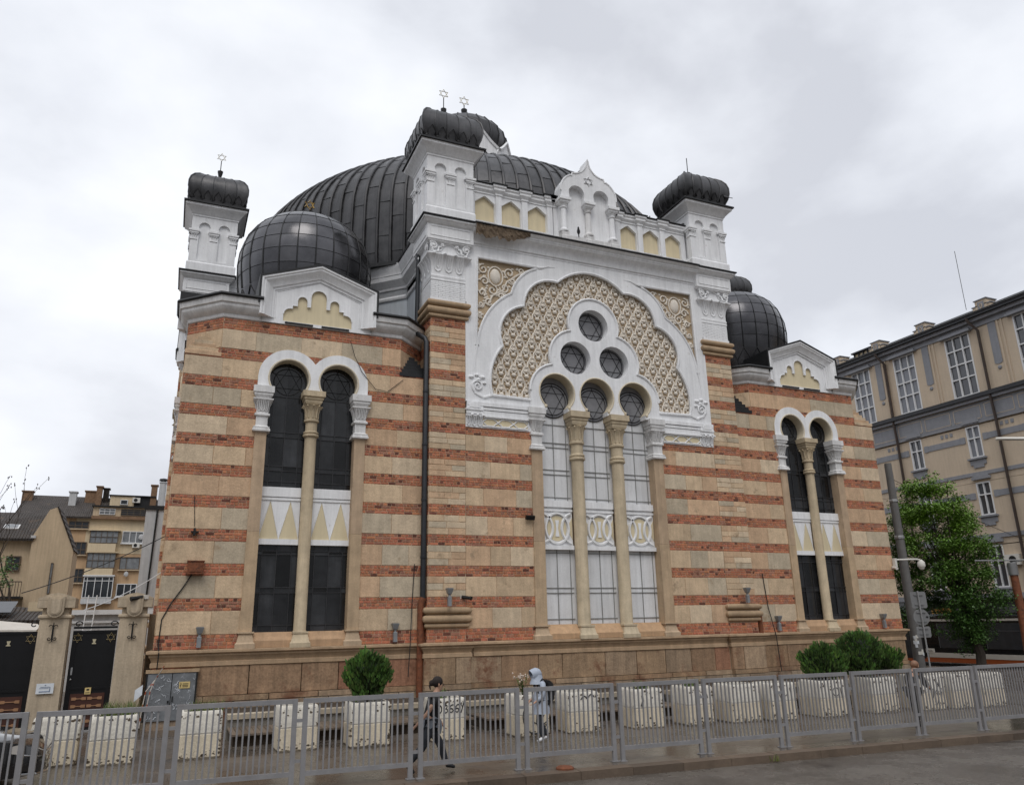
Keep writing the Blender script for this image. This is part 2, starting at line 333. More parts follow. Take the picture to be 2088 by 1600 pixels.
# ---------------------------------------------------------------- corner wing
def wing(k):
    gx=3.705; a0,zc,Ro,Ri=.745,7.66,.91,.575
    mp=Fm(0.0)
    def ints(z0,z1):
        lo,hi=(0,7.35) if z1<=8.2 else (.95,6.40)
        if z1<=7.40: return [(lo,gx-1.45),(gx+1.45,hi)]
        zm=min(abs(z0-zc),abs(z1-zc)) if not (z0<=zc<=z1) else 0
        if z0>zc+.9: return [(lo,hi)]
        if z1<=zc: w=Ro-.06
        else:
            w=max(math.sqrt(max(0,(Ro-.03)**2-(z1-zc)**2)),math.sqrt(max(0,(Ri+.03)**2-max(0,z0-zc)**2)) if z0<zc+Ri else 0)
            if w<.02: return [(lo,hi)]
        out=[(lo,gx-a0-w)]
        if w<a0-.03: out.append((gx-a0+w,gx+a0-w))
        out.append((gx+a0+w,hi)); return out
    mb=SB([M_brick,M_stone,M_mortar,M_trimstone,M_roofdk],k)
    band_wall(mb,-.08,9.38,ints,mp,quoin=.8)
    # corner pieces up to the squinch, chamfered faces above
    for s in ((0,1) if k!='W' else (1,)):
        X=lambda x: x if s==0 else 7.35-x
        d=1/math.sqrt(2)
        def mpc(a,b,h,s=s): # along the chamfer
            t=a*d; x=t; y=.95-t
            return ((x-h*d) if s==0 else 7.35-(x-h*d), y-h*d, b)
        fl=mb.flip
        if s: mb.flip=not mb.flip
        L=.95/d
        band_wall(mb,8.13,9.38,lambda z0,z1:[(0,L)],mpc,size=.9)
        # stone roof over the squinch: stepped triangle from the square corner to the chamfer
        n=6
        for i in range(n):   # stepped stone half pyramid from the square corner up to the chamfer
            t=i/n; z0=8.14+.135*i; q=lambda x,y: (X(x),y)
            A=(-.03+.475*t,-.03+.475*t); B=(.97-.475*t,-.03+.475*t); D=(-.03+.475*t,.97-.475*t)
            col=tuple(v*.9 for v in stone_col())
            vs=[(X(p[0]),p[1],z) for z in (z0,z0+.12) for p in (A,B,D)]+[(X(p[0]+.03),p[1]+.03,z0+.135) for p in (A,(B[0]-.06,B[1]),(D[0],D[1]-.06))]
            mb.add(vs,[(0,2,1),(0,1,4,3),(2,0,3,5),(3,4,7,6),(5,3,6,8),(6,7,8)],(4 if s==1 else 1),col)
        mb.flip=fl
    # masonry behind: window reveals of the stone jambs
    wall=mb.build('wing_wall',SYN)
    # core so that nothing can be seen through
    cb=SB([M_mortar],k)
    if k!='W': cb.box(.62,7.3,.62,7.3,-2,8.1); cb.loft([[(.95,.05,z),(6.4,.05,z),(7.3,.95,z),(7.3,7.3,z),(.05,7.3,z),(.05,.95,z)] for z in (8.9,9.4)])
    cb.box(.62,gx-1.6,.02,.615,-2,8.1); cb.box(gx+1.6,7.3,.02,.615,-2,8.1); cb.box(gx-1.6,gx+1.6,.36,.615,-2,8.75)
    cb.build('wall_core',wall)
    # plinth and string course
    pb=SB([M_base],k); plinth(pb,0 if k!='W' else .12,7.35,mp); pb.build('plinth',wall)
    lb=SB([M_trimstone],k); 
    lb.sweep([(-.0,.6),(-.0,0)]+jit((0,0),(7.6,0),.4,rnd)[1:] if k!='W' else [(.6,0),(7.6,0)],[(.0,-.52),(.05,-.50),(.05,-.40),(.02,-.38),(.06,-.28),(.10,-.24),(.10,-.2),(.17,-.16),(.17,-.10),(.02,-.08)],lambda a,b,h:(a,b,h),c=(.88,.83,.78)); lb.build('string_course',wall,30)
    # window
    wb=SB([M_white,M_creamsoff],k)
    out=[(-1.655,7.33)]+[(-a0+p,zc+q) for p,q in arc(0,0,Ro,180,math.degrees(math.acos(a0/Ro)),14)]
    out+=[(a0+p,zc+q) for p,q in arc(0,0,Ro,180-math.degrees(math.acos(a0/Ro)),0,14)]+[(1.655,7.33)]
    th=math.degrees(math.asin(.33/Ri))
    out+=[(a0+p,zc+q) for p,q in arc(0,0,Ri,-th,180+th,20)]+[(-a0+p,zc+q) for p,q in arc(0,0,Ri,-th,180+th,20)]
    wb.plate([[(gx+a,b) for a,b in out]],mp,-.33,.06,0,1)
    for s in (-1,1):
        wb.tube([mp(gx+s*a0+p,zc+q,.06) for p,q in arc(0,0,Ri+.03,-th+4,184+th-8,20)],.028,5,m=1)
    wb.build('window_arch',wall,40)
    for s in (-1,1):
        jb=SB([M_trimstone,M_white],k)
        x=gx+s*1.46
        jb.box(x-.165,x+.165,-.06,.36,.33,3.05,0,(1.02,1,.95)); jb.box(x-.165,x+.165,-.058,.36,3.055,5.95,0,(.97,.95,.95))
        jb.rect(x,.1,.16,.16,[(.10,-.10),(.10,.03),(.06,.07),(.02,.25),(.02,.29),(.06,.30),(.06,.34)],0)
        jb.build('window_jamb',wall,30)
        kb=SB([M_oldwhite],k); flat_capital(kb,gx+s*1.46,.10,.165,.165,5.93,7.33)
        kb.build('pilaster_capital',wall,30)
    ob=SB([M_trimstone],k); ob.c=(1.08,1.18,1.2); round_column(ob,gx,.10,.175,-.10,5.9,7.30); ob.build('column',wall,35)
    for s in (-1,1):
        sb=SB([M_trimstone,M_white,M_cream],k)
        xa,xb=(gx-1.30,gx-.17) if s<0 else (gx+.17,gx+1.30)
        sb.loft([[(xa,-.06,-.08),(xb,-.06,-.08),(xb,.3,-.08),(xa,.3,-.08)],[(xa,-.06,.1),(xb,-.06,.1),(xb,.3,.1),(xa,.3,.1)],[(xa,.0,.2),(xb,.0,.2),(xb,.3,.2),(xa,.3,.2)],[(xa,.05,.32),(xb,.05,.32),(xb,.3,.32),(xa,.3,.32)]],m=0,c=(.95,.82,.72))
        sb.build('window_sill',wall)
    for s in (-1,1):
        pb=SB([M_white,M_cream],k)
        xa,xb=(gx-1.30,gx-.17) if s<0 else (gx+.17,gx+1.30)
        pb.box(xa,xb,.22,.36,2.72,4.38,0)
        pb.box(xa,xb,.17,.22,4.10,4.38,0); pb.box(xa,xb,.19,.22,4.0,4.07,0); pb.box(xa,xb,.17,.22,2.72,2.88,0)
        w=(xb-xa)
        for t in (.25,.75):
            c=xa+w*t; hw=w*.25
            pb.plate([[(c-hw,2.885),(c+hw,2.885),(c,3.985)]],mp,-.22,-.205,1)
            pb.tube([mp(c-hw,2.885,-.2),mp(c,3.985,-.2),mp(c+hw,2.885,-.2)],.012,4,m=0)
        pb.build('window_spandrel',wall)
    for s in (-1,1):
        x0,x1=sorted((gx,gx+s*1.33))
        xa,xb=(gx-1.30,gx-.17) if s<0 else (gx+.17,gx+1.30)
        for z0,z1 in ((4.3,8.3),(.3,2.75)):
            gb=SB([M_glassd],k); panes(gb,x0,x1,z0,z1,.30,(xa+.16,gx+s*a0,xb-.16),(7.16,6.05,5.9,5.02,4.88,4.56,2.55,2.45,1.53,1.38,.5),rnd,.4,2.2); gb.build('window_glass',wall,fix=False)
        xa,xb=(gx-1.30,gx-.17) if s<0 else (gx+.17,gx+1.30); mm=gx+s*a0
        for up in (0,1):
            bb=SB([M_lead],k)
            for x in (xa+.16,mm,xb-.16): bb.box(x-.011,x+.011,.275,.30,*((4.38,7.25) if up else (.33,2.72)))
            for z in (7.16,6.05,5.9,5.02,4.88,4.56,2.55,2.45,1.53,1.38,.5):
                if (z>3)==bool(up): bb.box(xa,xb,.272,.298,z-.011,z+.011)
            if up:
                leadstar(bb,mp,mm,zc-.02,.42,-.285)
                for a in range(6):
                    t=R(30+60*a); bb.tube([mp(mm+.42*cos(t),zc-.02+.42*sin(t),-.285),mp(mm+.60*cos(t),zc-.02+.60*sin(t),-.285)],.011,4)
            bb.build('window_leading',wall)
    # cornice round the octagonal top
    cp=[(.0,-.0),(.04,.02),(.06,.06),(.06,.12),(.16,.2),(.23,.30),(.25,.34),(.25,.40),(.30,.43),(.33,.60)]
    zz=9.38
    for path in ([(0,2.02),(0,.95),(.95,0),(2.02,0)],[(5.39,0),(6.40,0),(7.35,.95),(7.35,2.2)])[1 if k=='W' else 0:]:
        cb=SB([M_oldwhite,M_roofdk],k)
        cb.sweep(path,[(o,zz+h) for o,h in cp],lambda a,b,h:(a,b,h))
        cb.sweep(path,[(.1,zz+.60),(.37,zz+.60),(.40,zz+.64),(.37,zz+.70),(.1,zz+.72)],lambda a,b,h:(a,b,h),m=1)
        cb.build('cornice',wall,30)
    # gable
    g=SB([M_white,M_cream,M_roofdk],k); mg=Fm(0.0)
    outl=[(2.02,9.40),(5.39,9.40),(5.39,10.70),(gx,11.30),(2.02,10.70)]
    def trefoil():
        p=[(-1.06,9.5),(-1.06,9.74)]+arc(-.86,9.74,.20,180,90,5)[1:]+[(-.80,9.94),(-.80,10.04),(-.66,10.04),(-.66,10.22)]+arc(-.50,10.22,.16,180,0,8)[1:]+[(-.34,10.05),(-.255,10.05),(-.255,10.40)]
        top=arc(0,10.40,.255,180,0,10)[1:-1]
        return p+top+[(-a,b) for a,b in p[::-1]]
    tf=[(gx+a,b) for a,b in trefoil()]
    g.plate([outl,tf],mg,-.5,.05,0,0)
    g.box(gx-1.2,gx+1.2,.0,.05,9.42,10.8,1)
    g.tube([mg(a,b,.055) for a,b in tf[1:-1]],.022,5,m=0)
    # raking moulding
    pr=[(-.34,.05),(-.33,.09),(-.26,.10),(-.25,.14),(-.18,.17),(-.08,.26),(-.03,.30),(.02,.30),(.04,.34),(.10,.34),(.12,.05)]
    g.sweep([(5.39,9.55),(5.39,10.70),(gx,11.30),(2.02,10.70),(2.02,9.55)],[(o,h) for o,h in pr],lambda a,b,h:(a,-h,b),m=0)
    g.sweep([(5.39,9.9),(5.39,10.70),(gx,11.30),(2.02,10.70),(2.02,9.9)],[(.10,.36),(.16,.36),(.16,-1.1),(.10,-1.1)],lambda a,b,h:(a,-h,b),m=2)
    ip=[(gx+1.30,9.55),(gx+1.30,10.42),(gx,10.93),(gx-1.30,10.42),(gx-1.30,9.55)]
    g.tube([mg(a,b,.052) for a,b in ip],.016,4,m=0)
    g.box(gx-1.0,gx-.15,-.09,-.05,9.42,9.47,2); g.box(gx+.12,gx+.98,-.09,-.05,9.42,9.47,2)
    g.build('gable',wall,30)
    # flat roof of the corner block
    if k=='W': return wall
    rb=SB([M_roofdk],k); rb.loft([[(1.0,.12,z),(6.35,.12,z),(7.23,1.0,z),(7.23,6.4,z),(6.4,7.23,z),(1,7.23,z),(.12,6.35,z),(.12,1.0,z)] for z in (9.9,10.12)]); rb.build('flat_roof',wall)
    return wall
def plinth(pb,x0,x1,mp,door=False):
    def row(z0,z1,h,size,cols):
        x=x0
        while x<x1-.01:
            w=size*rnd.uniform(.7,1.4)
            if x1-(x+w)<size*.4: w=x1-x
            a,b=x+.005,x+w-.005
            c=rnd.choice(cols); k=rnd.uniform(.85,1.12)
            if not(door and b<1.3 and z0>-2.5 and h<.11 and z1<-.5): 
                vs=[mp(a,z0,-.1),mp(b,z0,-.1),mp(b,z1,-.1),mp(a,z1,-.1),mp(a+.008,z0+.008,h),mp(b-.008,z0+.008,h),mp(b-.008,z1-.008,h),mp(a+.008,z1-.008,h)]
                pb.add(vs,[(4,5,6,7),(0,1,5,4),(1,2,6,5),(2,3,7,6),(3,0,4,7)],0,tuple(v*k for v in c))
            x+=w
    sand=[(.37,.25,.15),(.35,.225,.13),(.38,.27,.175),(.33,.21,.125)]
    red=[(.34,.17,.10),(.35,.215,.13),(.37,.25,.15)]
    row(-1.25,-.51,.02,1.15,red+sand+sand+[(.27,.115,.065)]); row(-1.40,-1.255,.075,1.6,sand); row(-1.70,-1.405,.10,.7,[(.34,.26,.18),(.30,.22,.15)]); row(-2.1,-1.705,.11,.8,[(.3,.24,.17),(.27,.2,.14)])
# ---------------------------------------------------------------- corner pier with turret (local frame of the south west pier)
YC=-.2
def pier(k,front=True):
    u0,u1=7.35,8.57; uc=7.96; mp=Fm(YC-.012)
    mb=SB([M_brick,M_stone,M_mortar],k)
    band_wall(mb,.93,10.25,lambda a,b:[(u0,u1)],mp,small=.6)
    band_wall(mb,-.08,.29,lambda a,b:[(u0,u1)],mp,small=.6)
    # return on the side
    mps=lambda a,b,h:(u0-h,a,b)
    fl=mb.flip; mb.flip=not fl
    band_wall(mb,-.08,10.25,lambda a,b:[(YC-.012,1.2)],mps,small=.6); mb.flip=fl
    mb.m=2; mb.box(u0+.005,u1,YC+.0,1.25,-2,10.3)
    w=mb.build('pier_wall',SYN)
    t=SB([M_trimstone,M_base],k); t.c=(.82,.78,.72)
    # three roll mouldings, low and high
    def rolls(z0,z1):
        H=z1-z0; pr=[]
        for a,b,o in ((0,.22,.06),(.22,.62,.13),(.66,1,.12)):
            n=6
            for i in range(n+1): 
                th=PI*i/n; pr.append((.02+o*sin(th)+.02,z0+H*(a+(b-a)*(1-cos(th))/2)))
        return pr
    t.rect(uc,YC+.61,.61,.61,rolls(.33,.93)); t.build('roll_moulding',w,50); t=SB([M_trimstone,M_base],k); t.c=(.82,.78,.72); t.rect(uc,YC+.61,.61,.61,rolls(10.25,10.88)); t.build('roll_moulding',w,50)
    b=SB([M_base],k); b.T,b.flip=TS[k]; plinth(b,u0-.12,u1+.12,Fm(YC-.12)); b.build('plinth',w)
    l=SB([M_trimstone],k); l.rect(uc,YC+.61,.61,.61,[(.1,-.52),(.15,-.50),(.15,-.40),(.12,-.38),(.16,-.28),(.20,-.24),(.20,-.2),(.27,-.16),(.27,-.10),(.02,-.08)],c=(.95,.9,.85)); l.build('string_course',w,30)
    q=SB([M_white],k)
    # painted brickwork
    n=9; z0,z1=10.88,11.60
    q.rect(uc,YC+.61,.595,.595,[(0,10.86),(0,11.9)])
    for i in range(n):
        za=z0+.12+(z1-z0-.12)*i/n; zb=z0+.12+(z1-z0-.12)*(i+1)/n; x=u0-(.12 if i%2 else 0)
        while x<u1:
            a=max(x,u0)+.005; bb=min(x+.26,u1)-.005
            if bb-a>.02: q.box(a,bb,YC-.012,YC+.1,za+.004,zb-.004); 
            x+=.26
        y=YC-(.12 if i%2 else 0)
        while y<1.0: q.box(u0-.012,u0+.1,max(y,YC)+.005,y+.255,za+.004,zb-.004); y+=.26
    q.rect(uc,YC+.61,.61,.61,[(0,10.87),(.03,10.9),(.03,10.98),(0,11.0)]); q.rect(uc,YC+.61,.61,.61,[(.0,11.62),(.02,11.63),(.02,11.68),(.0,11.70),(.02,11.74),(.02,11.80),(0,11.82)])
    # bell of the capital
    bell=[(0,11.8),(.0,12.05),(.03,12.25),(.10,12.42),(.19,12.52),(.19,12.56),(.08,12.6),(.08,12.95),(.20,13.0),(.20,13.08)]
    q.rect(uc,YC+.61,.61,.61,bell)
    for i in range(3):
        x=uc-.38+.38*i; y=YC
        f=lambda z: -(.0 if z<12.05 else .03 if z<12.25 else .1 if z<12.42 else .17)
        q.tube([(x-.12,y-.17,12.52),(x-.13,y-.08,12.36),(x-.13,y-.02,12.15),(x-.09,y-.01,12.0),(x,y-.01,11.95),(x+.09,y-.01,12.0),(x+.13,y-.02,12.15),(x+.13,y-.08,12.36),(x+.12,y-.17,12.52)],.022,5)
        q.tube([(x-.03,y-.16,12.52),(x-.03,y-.07,12.34),(x-.045,y-.02,12.15),(x,y-.02,12.08),(x+.045,y-.02,12.15),(x+.03,y-.07,12.34),(x+.03,y-.16,12.52)],.02,5)
        y2=YC+.25+.38*i; x2=u0
        q.tube([(x2-.17,y2-.12,12.52),(x2-.08,y2-.13,12.36),(x2-.02,y2-.13,12.15),(x2-.01,y2,11.95),(x2-.02,y2+.13,12.15),(x2-.08,y2+.13,12.36),(x2-.17,y2+.12,12.52)],.022,5)
        for dx in (-.12,.12): q.sphere(x+dx*1.6,y-.2,12.53,.07,.06,.05,6,4)
    # volutes: the corner scrolls and inner scrolls
    def spiral(cx,cy,cz,r,d,side,ax):
        pts=[]
        for i in range(22):
            a=i/21*4*PI; rr=r*(1-i/24); px=side*rr*cos(a+.6); pz=rr*sin(a+.6)
            pts.append((cx+px,cy,cz+pz) if ax=='x' else (cx,cy+px,cz+pz))
        q.tube(pts,d,5)
    for s in (-1,1):
        spiral(uc+s*.60,YC-.16,12.83,.15,.03,s,'x'); spiral(uc+s*.27,YC-.13,12.9,.07,.025,s,'x')
        spiral(u0-.16,YC+.61+s*.55,12.83,.15,.03,s,'y')
        q.tube([(uc+s*.66,YC-.16,12.70),(uc+s*.58,YC-.18,12.58),(uc+s*.42,YC-.15,12.64),(uc+s*.40,YC-.12,12.80),(uc+s*.30,YC-.10,12.83)],.04,5)
        q.sphere(uc+s*.60,YC-.17,12.83,.05,.05,.05,6,4); q.sphere(uc+s*.27,YC-.14,12.9,.04,.04,.04,6,4)
    q.tube([(uc-.4,YC-.1,12.66)]+[(uc+a,YC-.1,12.66+b) for a,b in arc(0,0,.3,170,10,10)]+[(uc+.4,YC-.1,12.66)],.025,5)
    # abacus block with a sunk panel
    hb=.84; yc=YC+.61
    q.rect(uc,yc,hb,hb,[(0,13.05),(0,13.60),(.04,13.62),(.10,13.68),(.14,13.74),(.17,13.75),(.17,13.82)])
    for a,b,c,d in ((uc-.72,uc+.72,13.18,13.18),(uc-.72,uc+.72,13.52,13.52),(uc-.72,uc-.72,13.18,13.52),(uc+.72,uc+.72,13.18,13.52)): q.tube([(a,yc-hb-.004,c),(b,yc-hb-.004,d)],.014,4); q.tube([(uc-hb-.004,yc+(a-uc),c),(uc-hb-.004,yc+(b-uc),d)],.014,4)
    q.build('pier_capital',w,30)
    f=SB([M_roofdk],k); f.rect(uc,yc,hb+.19,hb+.19,[(0,13.81),(.03,13.83),(.03,13.87),(-.1,13.92),(-.2,13.93)]); f.build('flashing',w)
    return w
def turret(k):
    cx,cy=7.97,.50; H=.86
    s=SB([M_white],k); mpS={}
    # core recessed, outer niches plate on four sides
    s.box(cx-H+.09,cx+H-.09,cy-H+.09,cy+H-.09,13.9,16.4)
    for d in range(4):
        def mq(a,b,h,d=d):
            x,y=a,-H-h
            for _ in range(d): x,y=-y,x
            return (cx+x,cy+y,b)
        n1=[(-.38,0)]; holes=[]
        for c in (-.37,.37):
            r=.215; th=25
            hole=[(c+.20,14.42),(c+.20,15.62),(c+.15,15.64),(c+.15,15.74)]+[(c+p,15.86+q) for p,q in arc(0,0,r,-th,180+th,12)]+[(c-.15,15.74),(c-.15,15.64),(c-.20,15.62),(c-.20,14.42)]
            holes.append(hole)
        s.plate([[(-H,13.9),(H,13.9),(H,16.4),(-H,16.4)]]+holes,mq,-.1,0,skip0=True)
        for c in (-.74,0,.74):
            hw=.115 if c else .125
            for za,zb,o in ((15.28,15.32,.02),(15.50,15.54,.03),(15.54,15.62,.055),(15.62,15.70,.08)):
                v0=mq(c-hw-o,za,-.05); v1=mq(c+hw+o,zb,o+.005)
                s.box(min(v0[0],v1[0]),max(v0[0],v1[0]),min(v0[1],v1[1]),max(v0[1],v1[1]),za,zb)
            for dx in (-.07,0,.07): s.tube([mq(c+dx,15.33,.0),mq(c+dx*1.1,15.44,.015),mq(c+dx*1.25,15.49,.045)],.02,5)
    s.rect(cx,cy,H,H,[(.06,13.9),(.06,14.26),(.02,14.32)],cap1=False)
    s.rect(cx,cy,H,H,[(.01,16.30),(.03,16.32),(.03,16.38),(.06,16.40),(.09,16.46),(.20,16.58),(.28,16.65),(.30,16.67),(.30,16.74),(.33,16.76)])
    t=s.build('turret',SYN,30)
    f=SB([M_roofdk],k); f.rect(cx,cy,H,H,[(.33,16.75),(.37,16.77),(.37,16.83),(.28,16.88)]); f.build('flashing',t)
    # square cushion dome
    d=SB([M_roof],k); prof=[(.97,17.18),(1.0,17.25),(1.02,17.38),(1.10,17.55),(1.16,17.80),(1.16,18.05),(1.10,18.28),(.98,18.47),(.80,18.62),(.55,18.72),(.25,18.78),(.02,18.80)]
    prof=[(r*.975,16.85+(z-17.18)) for r,z in prof]
    hs=lambda z:[r for r,zz in prof if abs(zz-z)<1e-6][0]
    kk=.97
    rings=[]
    for r,z in prof:
        ring=[]
        for side in range(4):
            for i in range(5):
                a=-1+2*i/5; x,y=a*r,-r
                for _ in range(side): x,y=-y,x
                ring.append((cx+x,cy+y,z))
        rings.append(ring)
    n=20
    for j in range(n):
        c=rnd.uniform(.75,1.25)
        d.loft([[rg[j],rg[(j+1)%n]] for rg in rings],closed=False,c=(c,c,c))
    for j in range(n):
        d.tube([tuple(Vector(rg[j])+ (Vector(rg[j])-Vector((cx,cy,17.4))).normalized()*.006) for rg in rings[2:]],.022 if j%5 else .03,5)
    # leaf gadroons round the foot
    for side in range(4):
        def mq(a,b,h,side=side):
            x,y=a,-h
            for _ in range(side): x,y=-y,x
            return (cx+x,cy+y,b)
        for i in range(5):
            c=-.78+.39*i
            lf=[(c-.19,16.86),(c+.19,16.86),(c+.20,17.0),(c+.10,17.05),(c+.14,17.16),(c+.09,17.25),(c,17.38),(c-.09,17.25),(c-.14,17.16),(c-.10,17.05),(c-.20,17.0)]
            off=lambda z: .985+max(0,z-16.9)*.30
            d.plate([lf],lambda a,b,h:mq(a,b,h+off(b)),-.05,.015)
            d.tube([mq(a,b,off(b)+.02) for a,b in lf[2:]],.015,4,c=(.5,.5,.5))
    d.build('turret_dome',t,40)
    p=SB([M_roofdk,M_goldpale],k)
    finial(p,cx,cy,18.46,.55 if k!='E' else .4,.5 if k!='E' else .75,.19 if k!='E' else 0,ax=k in 'WN')
    p.build('finial',t,40)
    return t
def finial(p,cx,cy,z,hc,hp,r,thick=.02,m=1,ax=False):
    p.lathe(cx,cy,[(.09,z-.03),(.05,z+.06),(.045,z+.12),(.06,z+hc*.5),(.115,z+hc*.95),(.115,z+hc),(.04,z+hc+.03)],10,0)
    p.tube([(cx,cy,z+hc),(cx,cy,z+hc+hp)],.018,6,m=0)
    if r:
        zc=z+hc+hp+r
        for t in star_pts(r,0,0): p.tube([(cx,cy+a,zc+b) if ax else (cx+a,cy,zc+b) for a,b in t],thick,4,closed=True,m=m)
# ---------------------------------------------------------------- central front
def lace_outline():
    L=[(-4.0,7.73)]+arc3((-4.0,7.73),(-4.03,8.63),(-3.59,9.55),8)[1:]
    L+=arc3((-3.59,9.55),(-3.64,10.36),(-2.76,11.13),12)[1:]
    L+=arc3((-2.76,11.13),(-2.42,11.95),(-1.39,12.27),12)[1:]
    L+=arc3((-1.39,12.27),(0,12.85),(1.39,12.27),20)[1:-1]
    rt=[(-a,b) for a,b in L if a<-1.38][::-1]
    return L+rt
def tracery_outline():
    r=1.02
    def cc(p,q):   # outer intersection of two equal circles
        mx,mz=(p[0]+q[0])/2,(p[1]+q[1])/2; dx,dz=q[0]-p[0],q[1]-p[1]; d=math.hypot(dx,dz); h=math.sqrt(r*r-d*d/4)
        a=(mx-dz/d*h,mz+dx/d*h); b=(mx+dz/d*h,mz-dx/d*h); return a if a[0]<b[0] else b
    c1,c2,c3=(-1.58,8.06),(-.79,9.43),(0,10.76)
    i1=cc(c1,c2); i2=cc(c2,c3)
    an=lambda c,p: math.degrees(math.atan2(p[1]-c[1],p[0]-c[0]))%360
    L=[(-2.6,7.42)]+arc(c1[0],c1[1],r,180,an(c1,i1),10)+arc(c2[0],c2[1],r,an(c2,i1),an(c2,i2),10)[1:]+arc(c3[0],c3[1],r,an(c3,i2),90,12)[1:]
    return L+[(-a,b) for a,b in L[:-1]][::-1]
def inside(p,poly):
    x,y=p; r=False; n=len(poly)
    for i in range(n):
        x1,y1=poly[i]; x2,y2=poly[i-1]
        if (y1>y)!=(y2>y) and x<(x2-x1)*(y-y1)/(y2-y1)+x1: r=not r
    return r
SPAN=[(-4.50,12.72)]+[(-4.56,9.45)]+arc3((-4.50,9.45),(-4.20,10.55),(-3.22,11.55),9)+arc3((-3.22,11.55),(-2.85,12.25),(-2.05,12.72),8)[1:]
def central():
    P=lambda a,b,h:(C0+a,YC-h,b)
    mb=SB([M_brick,M_stone,M_mortar])
    band_wall(mb,-.08,6.6,lambda a,b:[(-4.94,-2.58),(2.58,4.94)],P,size=.85)
    w=mb.build('central_wall',SYN)
    c=SB([M_mortar]); c.box(C0-4.94,C0-2.58,YC+.01,1.2,-2,6.6); c.box(C0+2.58,C0+4.94,YC+.01,1.2,-2,6.6); c.box(C0-4.94,C0+4.94,.25,1.2,-2,13.3); c.build('wall_core',w)
    pb=SB([M_base]); plinth(pb,C0-4.8,C0+4.8,Fm(YC)); pb.build('plinth',w)
    lb=SB([M_trimstone]); lb.sweep(jit((C0-4.7,YC),(C0+4.7,YC),.4,rnd),[(.0,-.52),(.05,-.50),(.05,-.40),(.02,-.38),(.06,-.28),(.10,-.24),(.10,-.2),(.17,-.16),(.17,-.10),(.02,-.08)],lambda a,b,h:(a,b,h),c=(.95,.9,.85)); lb.build('string_course',w,30)
    # white field with lace opening and spandrel openings
    lo=lace_outline(); tr=tracery_outline()
    fr=[(-4.94,7.42),(-4.94,13.3),(4.94,13.3),(4.94,7.42),(2.57,7.42),(2.57,7.73)]+lo[::-1]+[(-2.57,7.73),(-2.57,7.42)]
    sp2=[(-a,b) for a,b in SPAN]
    b=SB([M_white]); b.plate([fr,SPAN,sp2],P,-.16,.03)
    for side in (-1,1):
        s=[(a*(-side),z) for a,z in SPAN]
        b.tube([P(a,z,.03) for a,z in s],.045,5,closed=True)
        ext=[(-side*a,z) for a,z in ((-2.05,12.72),(-1.75,12.83),(-1.45,12.84))]; b.tube([P(a,z,.03) for a,z in ext],.045,5,taper=.01)
        ext=[(-side*a,z) for a,z in ((-4.53,9.45),(-4.58,9.0),(-4.62,8.6))]; b.tube([P(a,z,.03) for a,z in ext],.045,5,taper=.01)
    b.tube([P(a,z,.03) for a,z in lo],.05,6); 
    for s in (-1,1):
        b.tube([P(s*4.0,7.73,.03),P(s*2.57,7.70,.03)],.06,6); b.tube([P(s*4.0,7.73,.03),P(s*4.3,7.62,.03),P(s*4.6,7.75,.03),P(s*4.72,8.05,.03)],.05,6)
        # curled leaf
        pts=[P(s*(4.52+(.22-i*.007)*cos(i*.42-1.2)),8.0+(.22-i*.007)*sin(i*.42-1.2),.05) for i in range(28)]
        b.tube(pts,.035,5)
        for q in ((4.35,8.32,.11),(4.55,8.38,.09),(4.75,8.30,.10),(4.28,8.12,.08),(4.5,8.22,.1)): b.sphere(*P(s*q[0],q[1],.04),q[2],.06,q[2]*.6,7,5)
    b.build('white_field',w,35)
    # lattice
    g=SB([M_tan]); g.plate([lo+[(2.5,7.73)]+[(a*.98,z) for a,z in tr[1:-1]][::-1]+[(-2.5,7.73)]],P,-.2,-.12); g.build('lattice_ground',w)
    r=SB([M_relief]); px,pz=.475,.365; row=0; z=7.62
    ring=[(0,.185)]+[]
    half=[(0,.20),(.07,.18),(.105,.12),(.115,.06),(.165,.02),(.175,-.06),(.18,-.14),(.205,-.185),(.2375,-.195)]
    trx=[(a*1.01,zz) for a,zz in tr]
    def ok(a,zz): return inside((a,zz),lo_big) and not inside((a,zz),trx)
    lo_big=[(a*1.02,(zz-9.6)*1.02+9.6) for a,zz in lo]
    while z<13:
        x=-4.8+(px/2 if row%2 else 0)
        while x<4.8:
            for (hh,rr,sc) in ((0,.034,1),(0,.02,.72)):
                if sc==1: path=[(x-a,z+q) for a,q in half[::-1]]+[(x+a,z+q) for a,q in half[1:]]
                else: path=[(x-a*.62,z+q*.7) for a,q in half[:6][::-1]]+[(x+a*.62,z+q*.7) for a,q in half[1:6]]
                run=[]
                for q in path+[None]:
                    if q and ok(*q): run.append(q)
                    else:
                        if len(run)>1: r.tube([P(a,b2,-.095) for a,b2 in run],rr,4)
                        run=[]
            if ok(x,z+.05): r.sphere(*P(x,z+.05,-.09),.062,.045,.065,6,4)
            if ok(x,z-.14): 
                r.sphere(*P(x,z-.14,-.09),.095,.06,.075,7,4)
                for s in (-1,1): r.sphere(*P(x+s*.06,z-.04,-.105),.03,.025,.05,5,4)
            if ok(x+px/2,z-.02): r.sphere(*P(x+px/2,z-.1,-.11),.025,.02,.06,5,4); r.sphere(*P(x+px/2,z+.06,-.105),.05,.03,.022,5,4)
            x+=px
        z+=pz; row+=1
    r.build('lattice_relief',w,60)
